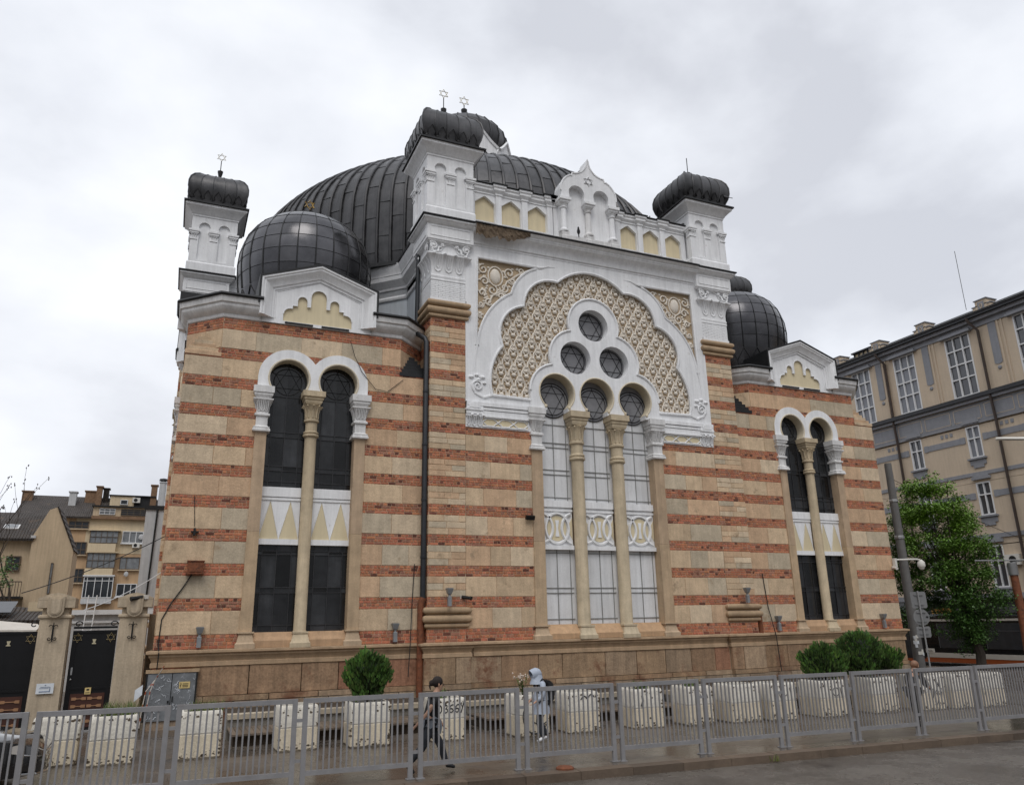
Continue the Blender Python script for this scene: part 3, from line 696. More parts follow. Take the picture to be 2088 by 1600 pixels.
    # spandrel ornament
    for s in (-1,1):
        o=SB([M_tan,M_relief])
        o.plate([[(a*(-s),z) for a,z in SPAN]],P,-.16,-.09,0)
        X=lambda a:-s*a
        def sc(cx,cz,r0,turns,d,ph,hand):
            o.tube([P(X(cx+hand*r0*(1-i/30)*cos(i/24*turns*2*PI+ph)),cz+r0*(1-i/30)*sin(i/24*turns*2*PI+ph),-.06) for i in range(25)],d,5,m=1)
        o.sphere(*P(X(-3.78),12.15,-.09),.20,.10,.30,10,8,m=1)
        o.tube([P(X(-3.78+.28*cos(t*PI/8)),12.15+.37*sin(t*PI/8),-.07) for t in range(16)],.03,5,closed=True,m=1)
        rr=random.Random(3)
        for cx,cz,r0,hd in ((-4.25,12.35,.2,1),(-4.2,11.9,.17,-1),(-3.25,12.35,.2,-1),(-3.45,11.75,.19,1),(-3.9,11.6,.2,-1),(-2.8,12.5,.13,1),(-4.3,11.45,.14,1),(-4.05,11.15,.15,-1),(-4.36,11.0,.1,1),(-3.15,12.05,.12,1),(-4.38,10.6,.09,-1),(-3.6,11.42,.12,1)):
            sc(cx,cz,r0,1.3,.032,rr.uniform(0,6),hd)
            for q in range(5):
                t=rr.uniform(0,6.28); o.sphere(*P(X(cx+r0*1.15*cos(t)),cz+r0*1.15*sin(t),-.08),.06,.035,.045,6,4,m=1)
        for q in range(6): o.sphere(*P(X(-4.44),10.5-.17*q+.1,-.08),.03,.03,.06,5,4,m=1)
        o.tube([P(X(-4.1),11.0,-.07),P(X(-3.9),11.4,-.06),P(X(-3.5),11.65,-.06),P(X(-3.35),12.0,-.06),P(X(-2.9),12.35,-.06),P(X(-2.5),12.6,-.07)],.035,5,m=1)
        o.build('spandrel_ornament',w,60)
    # tracery with three roses and three horseshoe arches
    t=SB([M_white,M_creamsoff,M_trimstone]); Ri=.65; zc=8.06; ro=.61
    th=52; bot=7.40; hx=Ri*cos(R(th))
    path=[(-2.6,bot)]+tr[1:-1]+[(2.6,bot)]
    for c in (1.58,0,-1.58): path+=[(c+hx,bot)]+[(c+p,zc+q) for p,q in arc(0,0,Ri,-th,180+th,26)]+[(c-hx,bot)]
    roses=[(0,10.76),(-.79,9.43),(.79,9.43)]
    t=SB([M_white,M_creamsoff,M_trimstone])
    t.plate([path]+[arc(c[0],c[1],ro,0,350,35) for c in roses],P,-.34,.075,0,0)
    for c in (1.58,0,-1.58):
        a=[(c+p,zc+q) for p,q in arc(0,0,Ri-.004,-th,180+th,26)]
        t.add([P(x,z,.07) for x,z in a]+[P(x,z,-.34) for x,z in a],[(i,i+1,len(a)+i+1,len(a)+i) for i in range(len(a)-1)],1)
        t.tube([P(x,z,.075) for x,z in arc(c,zc,Ri+.03,-th+6,180+th-6,24)],.03,5,m=1)
        for s in (-1,1): t.sphere(*P(c+s*(hx+.05),bot+.14,.08),.06,.05,.06,7,5,m=1)
    t.tube([P(x,z,.075) for x,z in tr[1:-1]],.05,6)
    t.build('tracery',w,35)
    for c in roses:
        rg=SB([M_glassg,M_lead]); rg.plate([arc(c[0],c[1],ro+.05,0,350,35)],P,-.3,-.26,0)
        rg.m=1
        leadstar(rg,P,c[0],c[1],ro*.86,-.25,.021)
        for a in range(6):
            q=R(30+60*a); rg.tube([P(c[0]+ro*.86*cos(q),c[1]+ro*.86*sin(q),-.25),P(c[0]+ro*cos(q),c[1]+ro*sin(q),-.25)],.012,4)
        rg.build('rose_window',w)
    return w
def central2(w):
    P=lambda a,b,h:(C0+a,YC-h,b)
    # frieze each side of the triple window
    for s in (-1,1):
        f=SB([M_white,M_cream])
        xs=sorted((C0+s*2.6,C0+s*4.94)); xi=sorted((C0+s*2.7,C0+s*4.36))
        f.box(xs[0],xs[1],YC-.03,YC+.3,6.58,7.44,0)
        for z0,z1,d in ((7.30,7.43,.10),(7.18,7.28,.07),(7.0,7.16,.05),(6.94,6.99,.08)): f.box(xs[0],xs[1],YC-.03-d,YC,z0,z1,0)
        f.box(xi[0],xi[1],YC-.036,YC,6.66,6.90,1)
        n=3; wd=(xi[1]-xi[0])/n
        for i in range(n+1):
            x=xi[0]+wd*i
            for d in (-1,1): f.tube([(max(xi[0],x-.28),YC-.045,6.78+d*.12),(max(xi[0],x-.16),YC-.045,6.78+d*.12),(x+.0,YC-.045,6.78),(min(xi[1],x+.16),YC-.045,6.78-d*.12),(min(xi[1],x+.28),YC-.045,6.78-d*.12)],.022,4,m=0)
        for z in (6.64,6.92): f.box(xi[0],xi[1],YC-.06,YC,z-.02,z+.02,0)
        x0,x1=sorted((C0+s*4.36,C0+s*4.94))
        f.box(x0,x1,YC-.12,YC,7.02,7.44,0); f.box(x0-.02,x1+.0,YC-.15,YC,7.14,7.2,0)
        for i in range(3):
            x=x0+.1+(x1-x0-.2)*i/2
            f.tube([(x-.07,YC-.16,6.98),(x-.06,YC-.08,6.85),(x-.055,YC-.05,6.68),(x,YC-.05,6.62),(x+.055,YC-.05,6.68),(x+.06,YC-.08,6.85),(x+.07,YC-.16,6.98)],.018,5,m=0); f.tube([(x,YC-.14,6.96),(x,YC-.05,6.72)],.015,4,m=0)
            f.sphere(x+.1,YC-.13,6.98,.06,.05,.04,6,4,m=0)
        f.plate([[(a+(x0+x1)/2-C0,b) for a,b in arc(0,7.22,.2,0,180,10)]],P,.1,.15,0)
        f.build('frieze',w,35)
    for s in (-1,1):
        j=SB([M_trimstone])
        x=C0+s*2.41
        j.box(x-.2,x+.2,YC-.06,YC+.45,.33,2.95,c=(1,.98,.94)); j.box(x-.198,x+.198,YC-.058,YC+.45,2.955,5.97,c=(.95,.93,.92))
        j.rect(x,YC+.12,.19,.17,[(.12,-.10),(.12,.03),(.07,.07),(.02,.25),(.02,.29),(.07,.30),(.07,.34)])
        j.build('window_jamb',w,30)
        k=SB([M_oldwhite]); flat_capital(k,C0+s*2.41,YC+.12,.19,.19,5.95,7.42)
        k.build('pilaster_capital',w,30)
    for s in (-1,1):
        o=SB([M_trimstone]); o.c=(1.08,1.2,1.25); round_column(o,C0+s*.80,YC+.12,.215,-.10,5.72,7.42); o.build('column',w,35)
    lights=[(-2.2,-1.03),(-.57,.57),(1.03,2.2)]
    for a,b in lights:
        sl=SB([M_trimstone])
        sl.loft([[(C0+a,YC-.10,-.08),(C0+b,YC-.10,-.08),(C0+b,YC+.3,-.08),(C0+a,YC+.3,-.08)],[(C0+a,YC-.10,.08),(C0+b,YC-.10,.08),(C0+b,YC+.3,.08),(C0+a,YC+.3,.08)],[(C0+a,YC+.12,.30),(C0+b,YC+.12,.30),(C0+b,YC+.3,.30),(C0+a,YC+.3,.30)],[(C0+a,YC+.2,.36),(C0+b,YC+.2,.36),(C0+b,YC+.3,.36),(C0+a,YC+.3,.36)]],c=(1,.86,.74))
        sl.build('window_sill',w)
    for n,(a,b) in enumerate(lights):
        c=(-1.58,0,1.58)[n]; a1,b1=(-2.35,-.8,.8)[n],(-.8,.8,2.35)[n]
        for z0,z1 in ((.3,2.78),(4.25,7.42)):
            g=SB([M_whiteglass]); panes(g,C0+a1,C0+b1,z0,z1,YC+.32,[C0+v for v in (a+.10,(a+b)/2,b-.10)],(2.62,1.50,1.34,.52,4.46,5.40,5.24,6.34,6.18,6.98),rnd,.86,1.04,.004); g.build('window_board',w,fix=False)
        g=SB([M_glassg]); g.plate([arc(c,7.86,.62,0,350,35)],P,-.318,-.30); g.box(C0+a1,C0+b1,YC+.335,YC+.38,7.42,8.9); g.build('window_glass',w)
        sp=SB([M_white,M_cream,M_lead])
        xm=(a+b)/2; hw=(b-a)/2
        sp.plate([[(a,2.74),(b,2.74),(b,4.34),(a,4.34)]],P,-.32,-.25,0)
        sp.box(C0+a,C0+b,YC+.16,YC+.26,2.72,2.86,0); sp.box(C0+a,C0+b,YC+.18,YC+.26,4.12,4.34,0); sp.box(C0+a,C0+b,YC+.2,YC+.26,3.98,4.05,0)
        cz=3.42
        sp.plate([[(xm+.36*cos(t*PI/12),cz+.42*sin(t*PI/12)) for t in range(24)]],P,-.25,-.235,1)
        for ss in (-1,1):
            sp.plate([[(xm+ss*hw*.98,cz+.36),(xm+ss*hw*.78,cz+.15),(xm+ss*hw*.72,cz),(xm+ss*hw*.78,cz-.15),(xm+ss*hw*.98,cz-.36)]],P,-.25,-.235,1)
        for c in (xm,xm-hw*1.02,xm+hw*1.02):
            for r in (.42,):
                pts=[(c+r*1.02*cos(t*PI/16),cz+.50*sin(t*PI/16)) for t in range(33)]
                run=[]
                for q in pts+[None]:
                    if q and a<q[0]<b: run.append(P(q[0],q[1],-.22))
                    else:
                        if len(run)>1: sp.tube(run,.05,5,m=0)
                        run=[]
        sp.plate([[(xm-.07,cz-.27),(xm+.07,cz-.27),(xm+.028,cz),(xm+.07,cz+.27),(xm-.07,cz+.27),(xm-.028,cz)]],P,-.25,-.21,0)
        sp.build('window_spandrel',w,40)
    for a,b in lights:
        xm=(a+b)/2
        for up in (0,1):
            l=SB([M_lead2,M_lead])
            for x in (a+.10,xm,b-.10): l.box(C0+x-.01,C0+x+.01,YC+.295,YC+.32,*((4.34,7.25) if up else (.36,2.72)))
            for z in (2.62,1.50,1.34,.52,4.46,5.40,5.24,6.34,6.18,6.98):
                if (z>3)==bool(up): l.box(C0+a,C0+b,YC+.292,YC+.318,z-.011,z+.011)
            if up:
                l.m=1; leadstar(l,P,xm,7.86,.53,-.285,.015)
                for q in range(6):
                    t=R(30+60*q); l.tube([P(xm+.53*cos(t),7.86+.53*sin(t),-.285),P(xm+.64*cos(t),7.86+.64*sin(t),-.285)],.012,4)
                l.tube([P(xm+.62*cos(t*PI/16),7.86+.62*sin(t*PI/16),-.29) for t in range(32)],.02,4,closed=True)
            l.build('window_leading',w)
    # main cornice between the piers
    c=SB([M_white,M_roofdk,M_rubble]); zb=13.16
    c.sweep([(C0-4.72,YC),(C0+4.72,YC)],[(.0,zb-.05),(.05,zb),(.05,zb+.05),(.1,zb+.08),(.12,zb+.2),(.2,zb+.34),(.32,zb+.42),(.34,zb+.47),(.36,zb+.48),(.36,zb+.54),(.40,zb+.56),(.46,zb+.64),(.0,zb+.66)],lambda a,b,h:(a,b,h),m=0)
    c.sweep([(C0-4.72,YC),(C0+4.72,YC)],[(.0,zb+.66),(.50,zb+.64),(.54,zb+.66),(.52,zb+.70),(.0,zb+.86)],lambda a,b,h:(a,b,h),m=1)
    c.build('main_cornice',w,30)
    # patch of lost render at the left end of the cornice
    d=SB([M_rubble]); rr=random.Random(5); n=26; rows=[[] for _ in range(5)]
    for i in range(n+1):
        x=C0-4.70+2.1*i/n; dep=(.46-.10*i/n)*rr.uniform(.75,1.1)*(1 if i<n*.7 else 1-.7*(i-n*.7)/(n*.3))
        for k in range(5):
            t=k/4; rows[k].append((x+rr.uniform(-.02,.02),YC-.475+.10*t-rr.uniform(0,.045),zb+.635-dep*t+rr.uniform(-.02,.02)))
    d.loft(rows,closed=False); d.build('decayed_render',w)
    # attic
    a=SB([M_white,M_cream,M_roofdk,M_oldwhite]); ya=.05
    PA=lambda u,z,h:(C0+u,ya-h,z)
    nich=[]; cs=(-4.08,-3.04,-1.98,1.98,3.04,4.08)
    for x in cs: nich.append([(x-.385,14.36),(x+.385,14.36),(x+.385,15.12),(x+.15,15.30),(x,15.40),(x-.15,15.30),(x-.385,15.12)])
    a.plate([[(-4.7,13.8),(4.7,13.8),(4.7,15.50),(-4.7,15.50)]]+nich,PA,-.16,0,0)
    a.box(C0-4.7,C0+4.7,ya+.12,ya+.5,14.05,15.8,1)
    prof=[(0,15.46),(.03,15.48),(.03,15.53),(.10,15.62),(.10,15.70),(.14,15.74),(.14,15.82),(-.5,15.84)]
    a.sweep([(C0-4.7,ya),(C0+4.7,ya)],prof,lambda x,y,h:(x,y,h),m=0)
    a.sweep([(C0-4.7,ya),(C0+4.7,ya)],[(-.5,15.84),(.17,15.82),(.19,15.85),(.16,15.89),(-.5,15.93)],lambda x,y,h:(x,y,h),m=2)
    for x in (-3.56,-2.51,2.51,3.56,-1.48,1.48,-1.22,1.22):
        hw=.11
        a.box(C0+x-hw,C0+x+hw,ya-.07,ya,13.8,15.45,0); a.rect(C0+x,ya+.1,hw,.17,[(0,15.44),(.03,15.47),(.03,15.53),(.11,15.64),(.11,15.72),(.15,15.76),(.15,15.84)],0)
        a.rect(C0+x,ya+.1,hw,.17,[(.15,15.84),(.19,15.85),(.19,15.89),(.1,15.92)],2)
        a.rect(C0+x,ya+.1,hw,.17,[(.04,14.05),(.04,14.22),(.0,14.26)],3)
    for x in cs: a.box(C0+x-.42,C0+x+.42,ya-.12,ya,13.8,14.30,3)
    a.build('attic',w,30)
    # ogee gable
    g=SB([M_white,M_roofdk,M_oldwhite]); yg=-.42; PG=lambda u,z,h:(C0+u,yg-h,z)
    left=[(-1.2,15.72),(-1.2,16.0)]+arc3((-1.2,16.0),(-1.12,16.42),(-.78,16.75),6)[1:]+[(-.72,16.72),(-.68,16.86)]+arc3((-.68,16.86),(-.28,17.0),(-.04,17.5),7)[1:]+[(0,17.60)]
    og=left+[(-x,z) for x,z in left[:-1]][::-1]
    hol=[]
    body=[(-1.2,15.72)]+left[1:]+[(-x,z) for x,z in left[:-1]][::-1]
    bottom=[]
    r=.335
    for c in (.53,-.53): bottom+=[(c+.30,15.72)]+[(c+p,16.0+q) for p,q in arc(0,0,r,-20,200,14)]+[(c-.30,15.72)]
    g.plate([body+bottom],PG,-.5,.04,0)
    g.box(C0-1.15,C0+1.15,yg+.20,yg+.46,13.8,16.4,0)
    g.tube([PG(x,z,.04) for x,z in og[1:-1]],.035,5,m=0)
    g.sweep([(-x,z) for x,z in og[1:-1]],[(-.0,.02),(-.06,.02),(-.06,-1.6),(-.0,-1.6)],lambda x,z,h:(C0-x,yg-h,z),m=1)
    for x in (-1.05,0,1.05):
        g.rect(C0+x,yg+.12,.15,.15,[(.04,13.8),(.04,14.12),(0,14.16),(0,14.34)],2)
        g.lathe(C0+x,yg+.12,[(.19,14.34),(.19,14.40),(.13,14.46),(.115,14.5),(.105,15.30),(.14,15.34),(.14,15.38),(.11,15.40),(.16,15.50)],12,0 if x else 2)
        g.rect(C0+x,yg+.12,.14,.14,[(0,15.48),(.05,15.54),(.05,15.58),(.10,15.62),(.10,15.73)],0)
    for s in (-1,1): g.box(C0+s*.52-.36,C0+s*.52+.36,yg-.02,yg+.3,13.8,14.18,2)
    for t in star_pts(.2,0,16.62): g.tube([PG(x,z,.05) for x,z in t],.022,4,closed=True,m=0)
    g.build('ogee_gable',w,35)
def octagon():
    b=MB([M_bluewall,M_white,M_roofdk,M_rubble]); b.T=T_id
    q=3.85; e=7.62
    base=[(e,1.25),(e,3.75),(3.75,e),(1.25,e)]
    def mir(p): return (W2-p[0],p[1])
    ring=[(1.25,e),(3.75,e),(e,3.75),(e,1.25),(W2-e,1.25),(W2-e,3.75),(W2-3.75,e),(W2-1.25,e),(W2-1.25,W2-e),(W2-3.75,W2-e),(W2-e,W2-3.75),(W2-e,W2-1.25),(e,W2-1.25),(e,W2-3.75),(3.75,W2-e),(1.25,W2-e)]
    b.loft([[(x,y,z) for x,y in ring] for z in (9.8,13.2)],m=0)
    pr=[(0,12.55),(.06,12.58),(.08,12.66),(.04,12.74),(.0,12.76),(.0,13.0),(.05,13.02),(.06,13.1),(.14,13.2),(.26,13.34),(.28,13.5),(.3,13.52),(.32,13.66),(.40,13.8),(.42,13.95),(0,14.0)]
    p1=[(1.25,e),(3.75,e),(e,3.75),(e,1.25)]
    b.sweep([(-0+x,y) for x,y in p1],[(o,z) for o,z in pr],lambda x,y,h:(x,y,h),m=1)
    b.sweep([(W2-x,y) for x,y in p1[::-1]],[(o,z) for o,z in pr],lambda x,y,h:(x,y,h),m=1)
    b.loft([[(x+(-.45 if x<C0 else .45)*(1 if True else 0),y-.0,z) for x,y in ring] for z in (13.96,14.06)],m=2)
    return b.build('octagonal_drum',SYN,30)
def main_dome():
    b=MB([M_roof,M_roofdk]); b.T=T_id; Rr,zc,h=11.4,16.9,6.05
    prof=[(11.3,13.9),(11.38,14.6),(11.42,15.6),(11.4,16.9)]
    for i in range(1,19):
        a=PI/2*i/19*1.0; prof.append((Rr*cos(a),zc+h*sin(a)))
    N=124
    rng=random.Random(11)
    S=[0]
    for p,q in zip(prof,prof[1:]): S.append(S[-1]+math.hypot(q[0]-p[0],q[1]-p[1]))
    def at(s):
        for i in range(len(S)-1):
            if s<=S[i+1]:
                t=(s-S[i])/(S[i+1]-S[i]); return (prof[i][0]+(prof[i+1][0]-prof[i][0])*t,prof[i][1]+(prof[i+1][1]-prof[i][1])*t)
        return prof[-1]
    for j in range(N):
        a0=2*PI*j/N; a1=2*PI*(j+1)/N; s=0; first=.8 if j%2 else 1.5
        while s<S[-1]-.02:
            e=min(S[-1],s+(first if s==0 else 1.55)); c=rng.uniform(.85,1.13); k=max(2,int((e-s)/.5)); tilt=rng.uniform(-.012,.012)
            R0=[]
            for i in range(k+1):
                r,z=at(s+(e-s)*i/k); r+=.02*(1-i/k)
                R0.append([(C0+(r-tilt)*cos(a0),C0+(r-tilt)*sin(a0),z),(C0+(r+tilt)*cos(a1),C0+(r+tilt)*sin(a1),z)])
            b.loft(R0,closed=False,m=0,c=(c,c,c)); 
            r,z=at(e)
            if e<S[-1]-.1: b.tube([(C0+(r+.012)*cos(a0),C0+(r+.012)*sin(a0),z),(C0+(r+.012)*cos(a1),C0+(r+.012)*sin(a1),z)],.007,3,m=1)
            s=e
        b.tube([(C0+(r+.03)*cos(a0),C0+(r+.03)*sin(a0),z) for r,z in prof],.075,6,m=0,c=(.8,.79,.79),taper=.03)
    b.lathe(C0,C0,[(11.75,13.9),(11.75,14.05),(11.3,14.2)],64,1)
    o=b.build('main_dome',SYN,20)
    l=MB([M_white,M_roof,M_roofdk,M_goldpale]); l.T=T_id; rl=2.55
    oct_=[(C0+rl*cos(R(22.5+45*i)),C0+rl*sin(R(22.5+45*i))) for i in range(8)]
    l.loft([[(x,y,z) for x,y in oct_] for z in (22.4,25.5)],m=0)
    for i in range(8):
        a=R(45*i); d=Vector((cos(a),sin(a),0)); t=Vector((-sin(a),cos(a),0)); ap=rl*cos(R(22.5)); hw=rl*sin(R(22.5))
        def ml(u,z,h): p=Vector((C0,C0,0))+d*(ap+h)+t*u; return (p.x,p.y,z)
        l.plate([[(-hw,22.4),(-.52,22.4),(-.52,24.75)]+arc(0,24.75,.52,180,0,12)[1:]+[(.52,22.4),(hw,22.4),(hw,25.5),(.6,25.85),(0,26.5),(-.6,25.85),(-hw,25.5)]],ml,-.3,.30,0)
        l.tube([ml(u,z,.31) for u,z in ((-hw-.05,25.5),(-.6,25.87),(0,26.55),(.6,25.87),(hw+.05,25.5))],.10,5,m=0)
        l.plate([[(-.5,22.6),(.5,22.6),(.5,25.1),(-.5,25.1)]],ml,-.2,.05,2)
    pr=[(2.2,25.3),(2.32,25.8),(2.5,26.3),(2.58,26.75),(2.45,27.35),(2.02,27.88),(1.35,28.2),(.6,28.38),(.1,28.45)]
    N=24
    for j in range(N):
        a0=2*PI*j/N;a1=2*PI*(j+1)/N;c=rng.uniform(.7,1.2)
        l.loft([[(C0+r*cos(a0),C0+r*sin(a0),z),(C0+r*cos(a1),C0+r*sin(a1),z)] for r,z in pr],closed=False,m=1,c=(c,c,c))
        l.tube([(C0+(r+.02)*cos(a0),C0+(r+.02)*sin(a0),z) for r,z in pr],.035,4,m=1,c=(.6,.6,.6))
    l.lathe(C0,C0,[(.2,28.40),(.14,28.55),(.24,28.65),(.24,28.75),(.1,28.85),(.2,28.95),(.2,29.03),(.09,29.15),(.19,29.50),(.19,29.55),(.03,29.57)],10,2)
    l.tube([(C0,C0,29.55),(C0,C0,29.90)],.03,6,m=2)
    for t in star_pts(.32,0,0): l.tube([(C0+a,C0,30.17+q) for a,q in t],.03,4,closed=True,m=3)
    l.build('lantern',SYN,25)
def corner_dome(k):
    b=SB([M_roofg,M_roofdk],k); c0=3.72; rng=random.Random(5 if k=='S' else 9)
    prof=[(1.80,10.1),(1.98,10.6),(2.14,11.2),(2.26,11.75),(2.33,12.3),(2.36,12.85),(2.32,13.35),(2.18,13.85),(1.88,14.33),(1.42,14.72),(.82,14.97),(.3,15.06),(.02,15.09)]
    N=24; fine=[]
    for i in range(len(prof)-1):      # smooth the profile
        p0=prof[max(0,i-1)]; p1=prof[i]; p2=prof[i+1]; p3=prof[min(len(prof)-1,i+2)]
        for t in (0,.25,.5,.75): fine.append(tuple(.5*((2*p1[k])+(-p0[k]+p2[k])*t+(2*p0[k]-5*p1[k]+4*p2[k]-p3[k])*t*t+(-p0[k]+3*p1[k]-3*p2[k]+p3[k])*t**3) for k in (0,1)))
    fine.append(prof[-1])
    for j in range(N):
        a0=2*PI*j/N; a1=2*PI*(j+1)/N; aa=[a0+(a1-a0)*t/3 for t in range(4)]
        for i in range(len(prof)-1):
            c=rng.uniform(.82,1.12); dn=rng.uniform(-.006,.006)
            rows=[[(c0+(r+dn*(1 if 0<q<4 else 0))*cos(a),c0+(r+dn*(1 if 0<q<4 else 0))*sin(a),z) for a in aa] for q,(r,z) in enumerate(fine[i*4:i*4+5])]
            b.loft(rows,closed=False,m=0,c=(c,c,c))
        am=(a0+a1)/2
        hi=[p for p in prof if p[1]>=11.7 and p[0]>.2]
        b.tube([(c0+(r+.012)*cos(a0),c0+(r+.012)*sin(a0),z) for r,z in hi],.03,5,m=1,taper=.014)
        lo=[(1.80,10.1),(1.98,10.6),(2.14,11.2)]
        b.tube([(c0+(r+.015)*cos(am),c0+(r+.015)*sin(am),z) for r,z in lo],.02,4,m=1)
        def zz(r,z,a): return (c0+(r+.02)*cos(a),c0+(r+.02)*sin(a),z)
        b.tube([zz(2.14,11.2,am),zz(2.25,11.7,a0),zz(2.14,11.2,am-2*PI/N)],.02,4,m=1)
    for r,z in prof[4:-2]: b.tube([(c0+(r+.006)*cos(2*PI*i/72),c0+(r+.006)*sin(2*PI*i/72),z) for i in range(72)],.009,4,closed=True,m=1)
    o=b.build('corner_dome',SYN,50)
    f=SB([M_roofdk,M_gold],k); finial(f,c0,c0,15.05,.32,.22,.20,.026); f.build('finial',o,40)
WING={}
for k in 'SEW': WING[k]=wing(k)
for k in 'SEWN': pier(k); turret(k)
cw=central(); central2(cw); octagon(); main_dome()
for k in 'SE': corner_dome(k)
# plain rear masses of the building
b=MB([M_mortar,M_roofdk]); b.T=T_id
b.box(8.0,W2-8.0,1.25,W2,-2,13.9,0); b.box(.0,W2,8.0,W2-8.0,-2,13.9,0); b.box(.3,7.4,W2-7.4,W2-.1,-2,9.9,0); b.box(W2-7.4,W2-.3,W2-7.4,W2-.1,-2,9.9,0); b.box(W2-7.3,W2-.01,7.3,7.5,-2,9.8,0)
b.build('rear_wall',SYN)
# meter hatch in the plinth
d=empty('metal_door',(0,0,0),parent=SYN)
M_hatch=mat('scuffed_grey_metal',(.17,.18,.19),.6,metal=.2,var=.3,scale=4,stain=(.42,.43,.45),stain_t=.57,stain_s=7,bump=.2)
m=MB([M_trimstone,M_hatch,M_iron,M_rust]); m.T=T_id
m.box(-.12,1.16,-.17,.1,-.63,-.55,0,(.8,.75,.68)); m.box(-.06,.51,-.15,.0,-1.78,-.64,1); m.box(.53,1.09,-.15,.0,-1.78,-.64,1); m.box(.505,.535,-.14,.0,-1.78,-.64,2); m.box(-.1,-.06,-.165,0,-1.8,-.64,2); m.box(1.09,1.13,-.165,0,-1.8,-.64,2)
dm=m.build('door_leaf',d)
m=MB([M_iron]); m.T=T_id; m.box(.55,.58,-.19,-.15,-1.33,-1.2); m.box(.45,.49,-.19,-.15,-1.36,-1.3); m.build('handle',dm)
M_plq=mat('enamel_plate',(.62,.47,.2),.5,var=.1)
m=MB([M_plq,M_iron]); m.T=T_id; m.box(.70,.96,-.165,-.15,-1.02,-.86,0)
for z in (-.91,-.945,-.98): m.box(.78,.92,-.168,-.16,z-.008,z+.008,1)
m.tube([(.735,-.17,-.88),(.75,-.17,-.93),(.725,-.17,-.93),(.74,-.17,-.99)],.008,4,m=1); m.build('warning_plate',dm)
# scribbles on the hatch
M_chalk=mat('chalk_scribble',(.55,.57,.6),.8)
m=MB([M_chalk]); m.T=T_id; rg=random.Random(21)
for q in range(26):
    x=rg.uniform(.0,1.02); z=rg.uniform(-1.72,-.75)
    if .48<x<.56: continue
    p=[]
    for i in range(rg.randint(4,9)): 
        x+=rg.uniform(-.05,.06); z+=rg.uniform(-.06,.06); p.append((min(1.06,max(-.03,x)),-.155,min(-.7,max(-1.75,z))))
    m.tube(p,rg.uniform(.004,.009),3)
m.build('graffiti',dm)['kind']='stuff'
# downpipes
def pipe(x,y,z0,z1,zr,T,extra=None):
    m=MB([M_pipe,M_rust]); m.T=T
    m.tube([(x,y,zr)]+[(x,y,z1)]+(extra or []),.085,10,m=0)
    m.tube([(x-.06,y,z0),(x-.06,y,zr-.12),(x,y,zr+.05)],.10,10,m=1)
    z=zr+1.2
    while z<z1: m.lathe(x,y,[(.085,z),(.10,z+.01),(.10,z+.08),(.085,z+.09)],10,0); z+=1.75
    m.build('downpipe',SYN,40)
pipe(7.22,-.16,-2,9.35,1.15,T_id,[(7.20,-.1,9.5),(6.9,.5,9.95)])
pipe(7.22,-.10,-2,.9,.6,T_mx)
m=MB([M_pipe]); m.T=T_id; m.tube([(7.2,.9,9.9),(7.2,.9,13.1)],.08,8); m.build('downpipe',SYN,40)
# ================================================================ GROUND
def slab_mat(name,c1,c2,mort,sx,sy,rough,rv,bump=.3,wet=.5,off=.5,rot=0):
    m=bpy.data.materials.new(name); m.use_nodes=True; nt=m.node_tree; L=nt.links; p=nt.nodes['Principled BSDF']
    tc=nd(nt,'ShaderNodeTexCoord'); mp=nd(nt,'ShaderNodeMapping'); mp.inputs['Rotation'].default_value=(0,0,R(rot)); L.new(tc.outputs['Object'],mp.inputs[0])
    b=nd(nt,'ShaderNodeTexBrick'); b.offset=off; b.inputs['Scale'].default_value=1; b.inputs['Brick Width'].default_value=sx; b.inputs['Row Height'].default_value=sy; b.inputs['Mortar Size'].default_value=.006; b.inputs['Color1'].default_value=(*c1,1); b.inputs['Color2'].default_value=(*c2,1); b.inputs['Mortar'].default_value=(*mort,1); L.new(mp.outputs[0],b.inputs['Vector'])
    n=nd(nt,'ShaderNodeTexNoise'); n.inputs['Scale'].default_value=.55; n.inputs['Detail'].default_value=7; n.inputs['Roughness'].default_value=.62; L.new(tc.outputs['Object'],n.inputs['Vector'])
    n2=nd(nt,'ShaderNodeTexNoise'); n2.inputs['Scale'].default_value=38; n2.inputs['Detail'].default_value=4; L.new(tc.outputs['Object'],n2.inputs['Vector'])
    a=nd(nt,'ShaderNodeMapRange'); L.new(n.outputs['Fac'],a.inputs[0]); a.inputs[1].default_value=.3; a.inputs[2].default_value=.7; a.inputs[3].default_value=.55; a.inputs[4].default_value=1.35
    a2=nd(nt,'ShaderNodeMapRange'); L.new(n2.outputs['Fac'],a2.inputs[0]); a2.inputs[1].default_value=.3; a2.inputs[2].default_value=.7; a2.inputs[3].default_value=.75; a2.inputs[4].default_value=1.25
    mm=nd(nt,'ShaderNodeMath',operation='MULTIPLY'); L.new(a.outputs[0],mm.inputs[0]); L.new(a2.outputs[0],mm.inputs[1])
    v=nd(nt,'ShaderNodeVectorMath',operation='SCALE'); L.new(b.outputs['Color'],v.inputs[0]); L.new(mm.outputs[0],v.inputs['Scale']); L.new(v.outputs[0],p.inputs['Base Color'])
    r=nd(nt,'ShaderNodeMapRange'); L.new(n.outputs['Fac'],r.inputs[0]); r.inputs[1].default_value=.38; r.inputs[2].default_value=.62; r.inputs[3].default_value=rough-rv; r.inputs[4].default_value=rough+rv; L.new(r.outputs[0],p.inputs['Roughness'])
    bp=nd(nt,'ShaderNodeBump'); bp.inputs['Strength'].default_value=bump; bp.inputs['Distance'].default_value=.012
    ad=nd(nt,'ShaderNodeMath',operation='MULTIPLY_ADD'); L.new(b.outputs['Fac'],ad.inputs[0]); ad.inputs[1].default_value=-1.0; L.new(n2.outputs['Fac'],ad.inputs[2]); L.new(ad.outputs[0],bp.inputs['Height']); L.new(bp.outputs[0],p.inputs['Normal'])
    return m
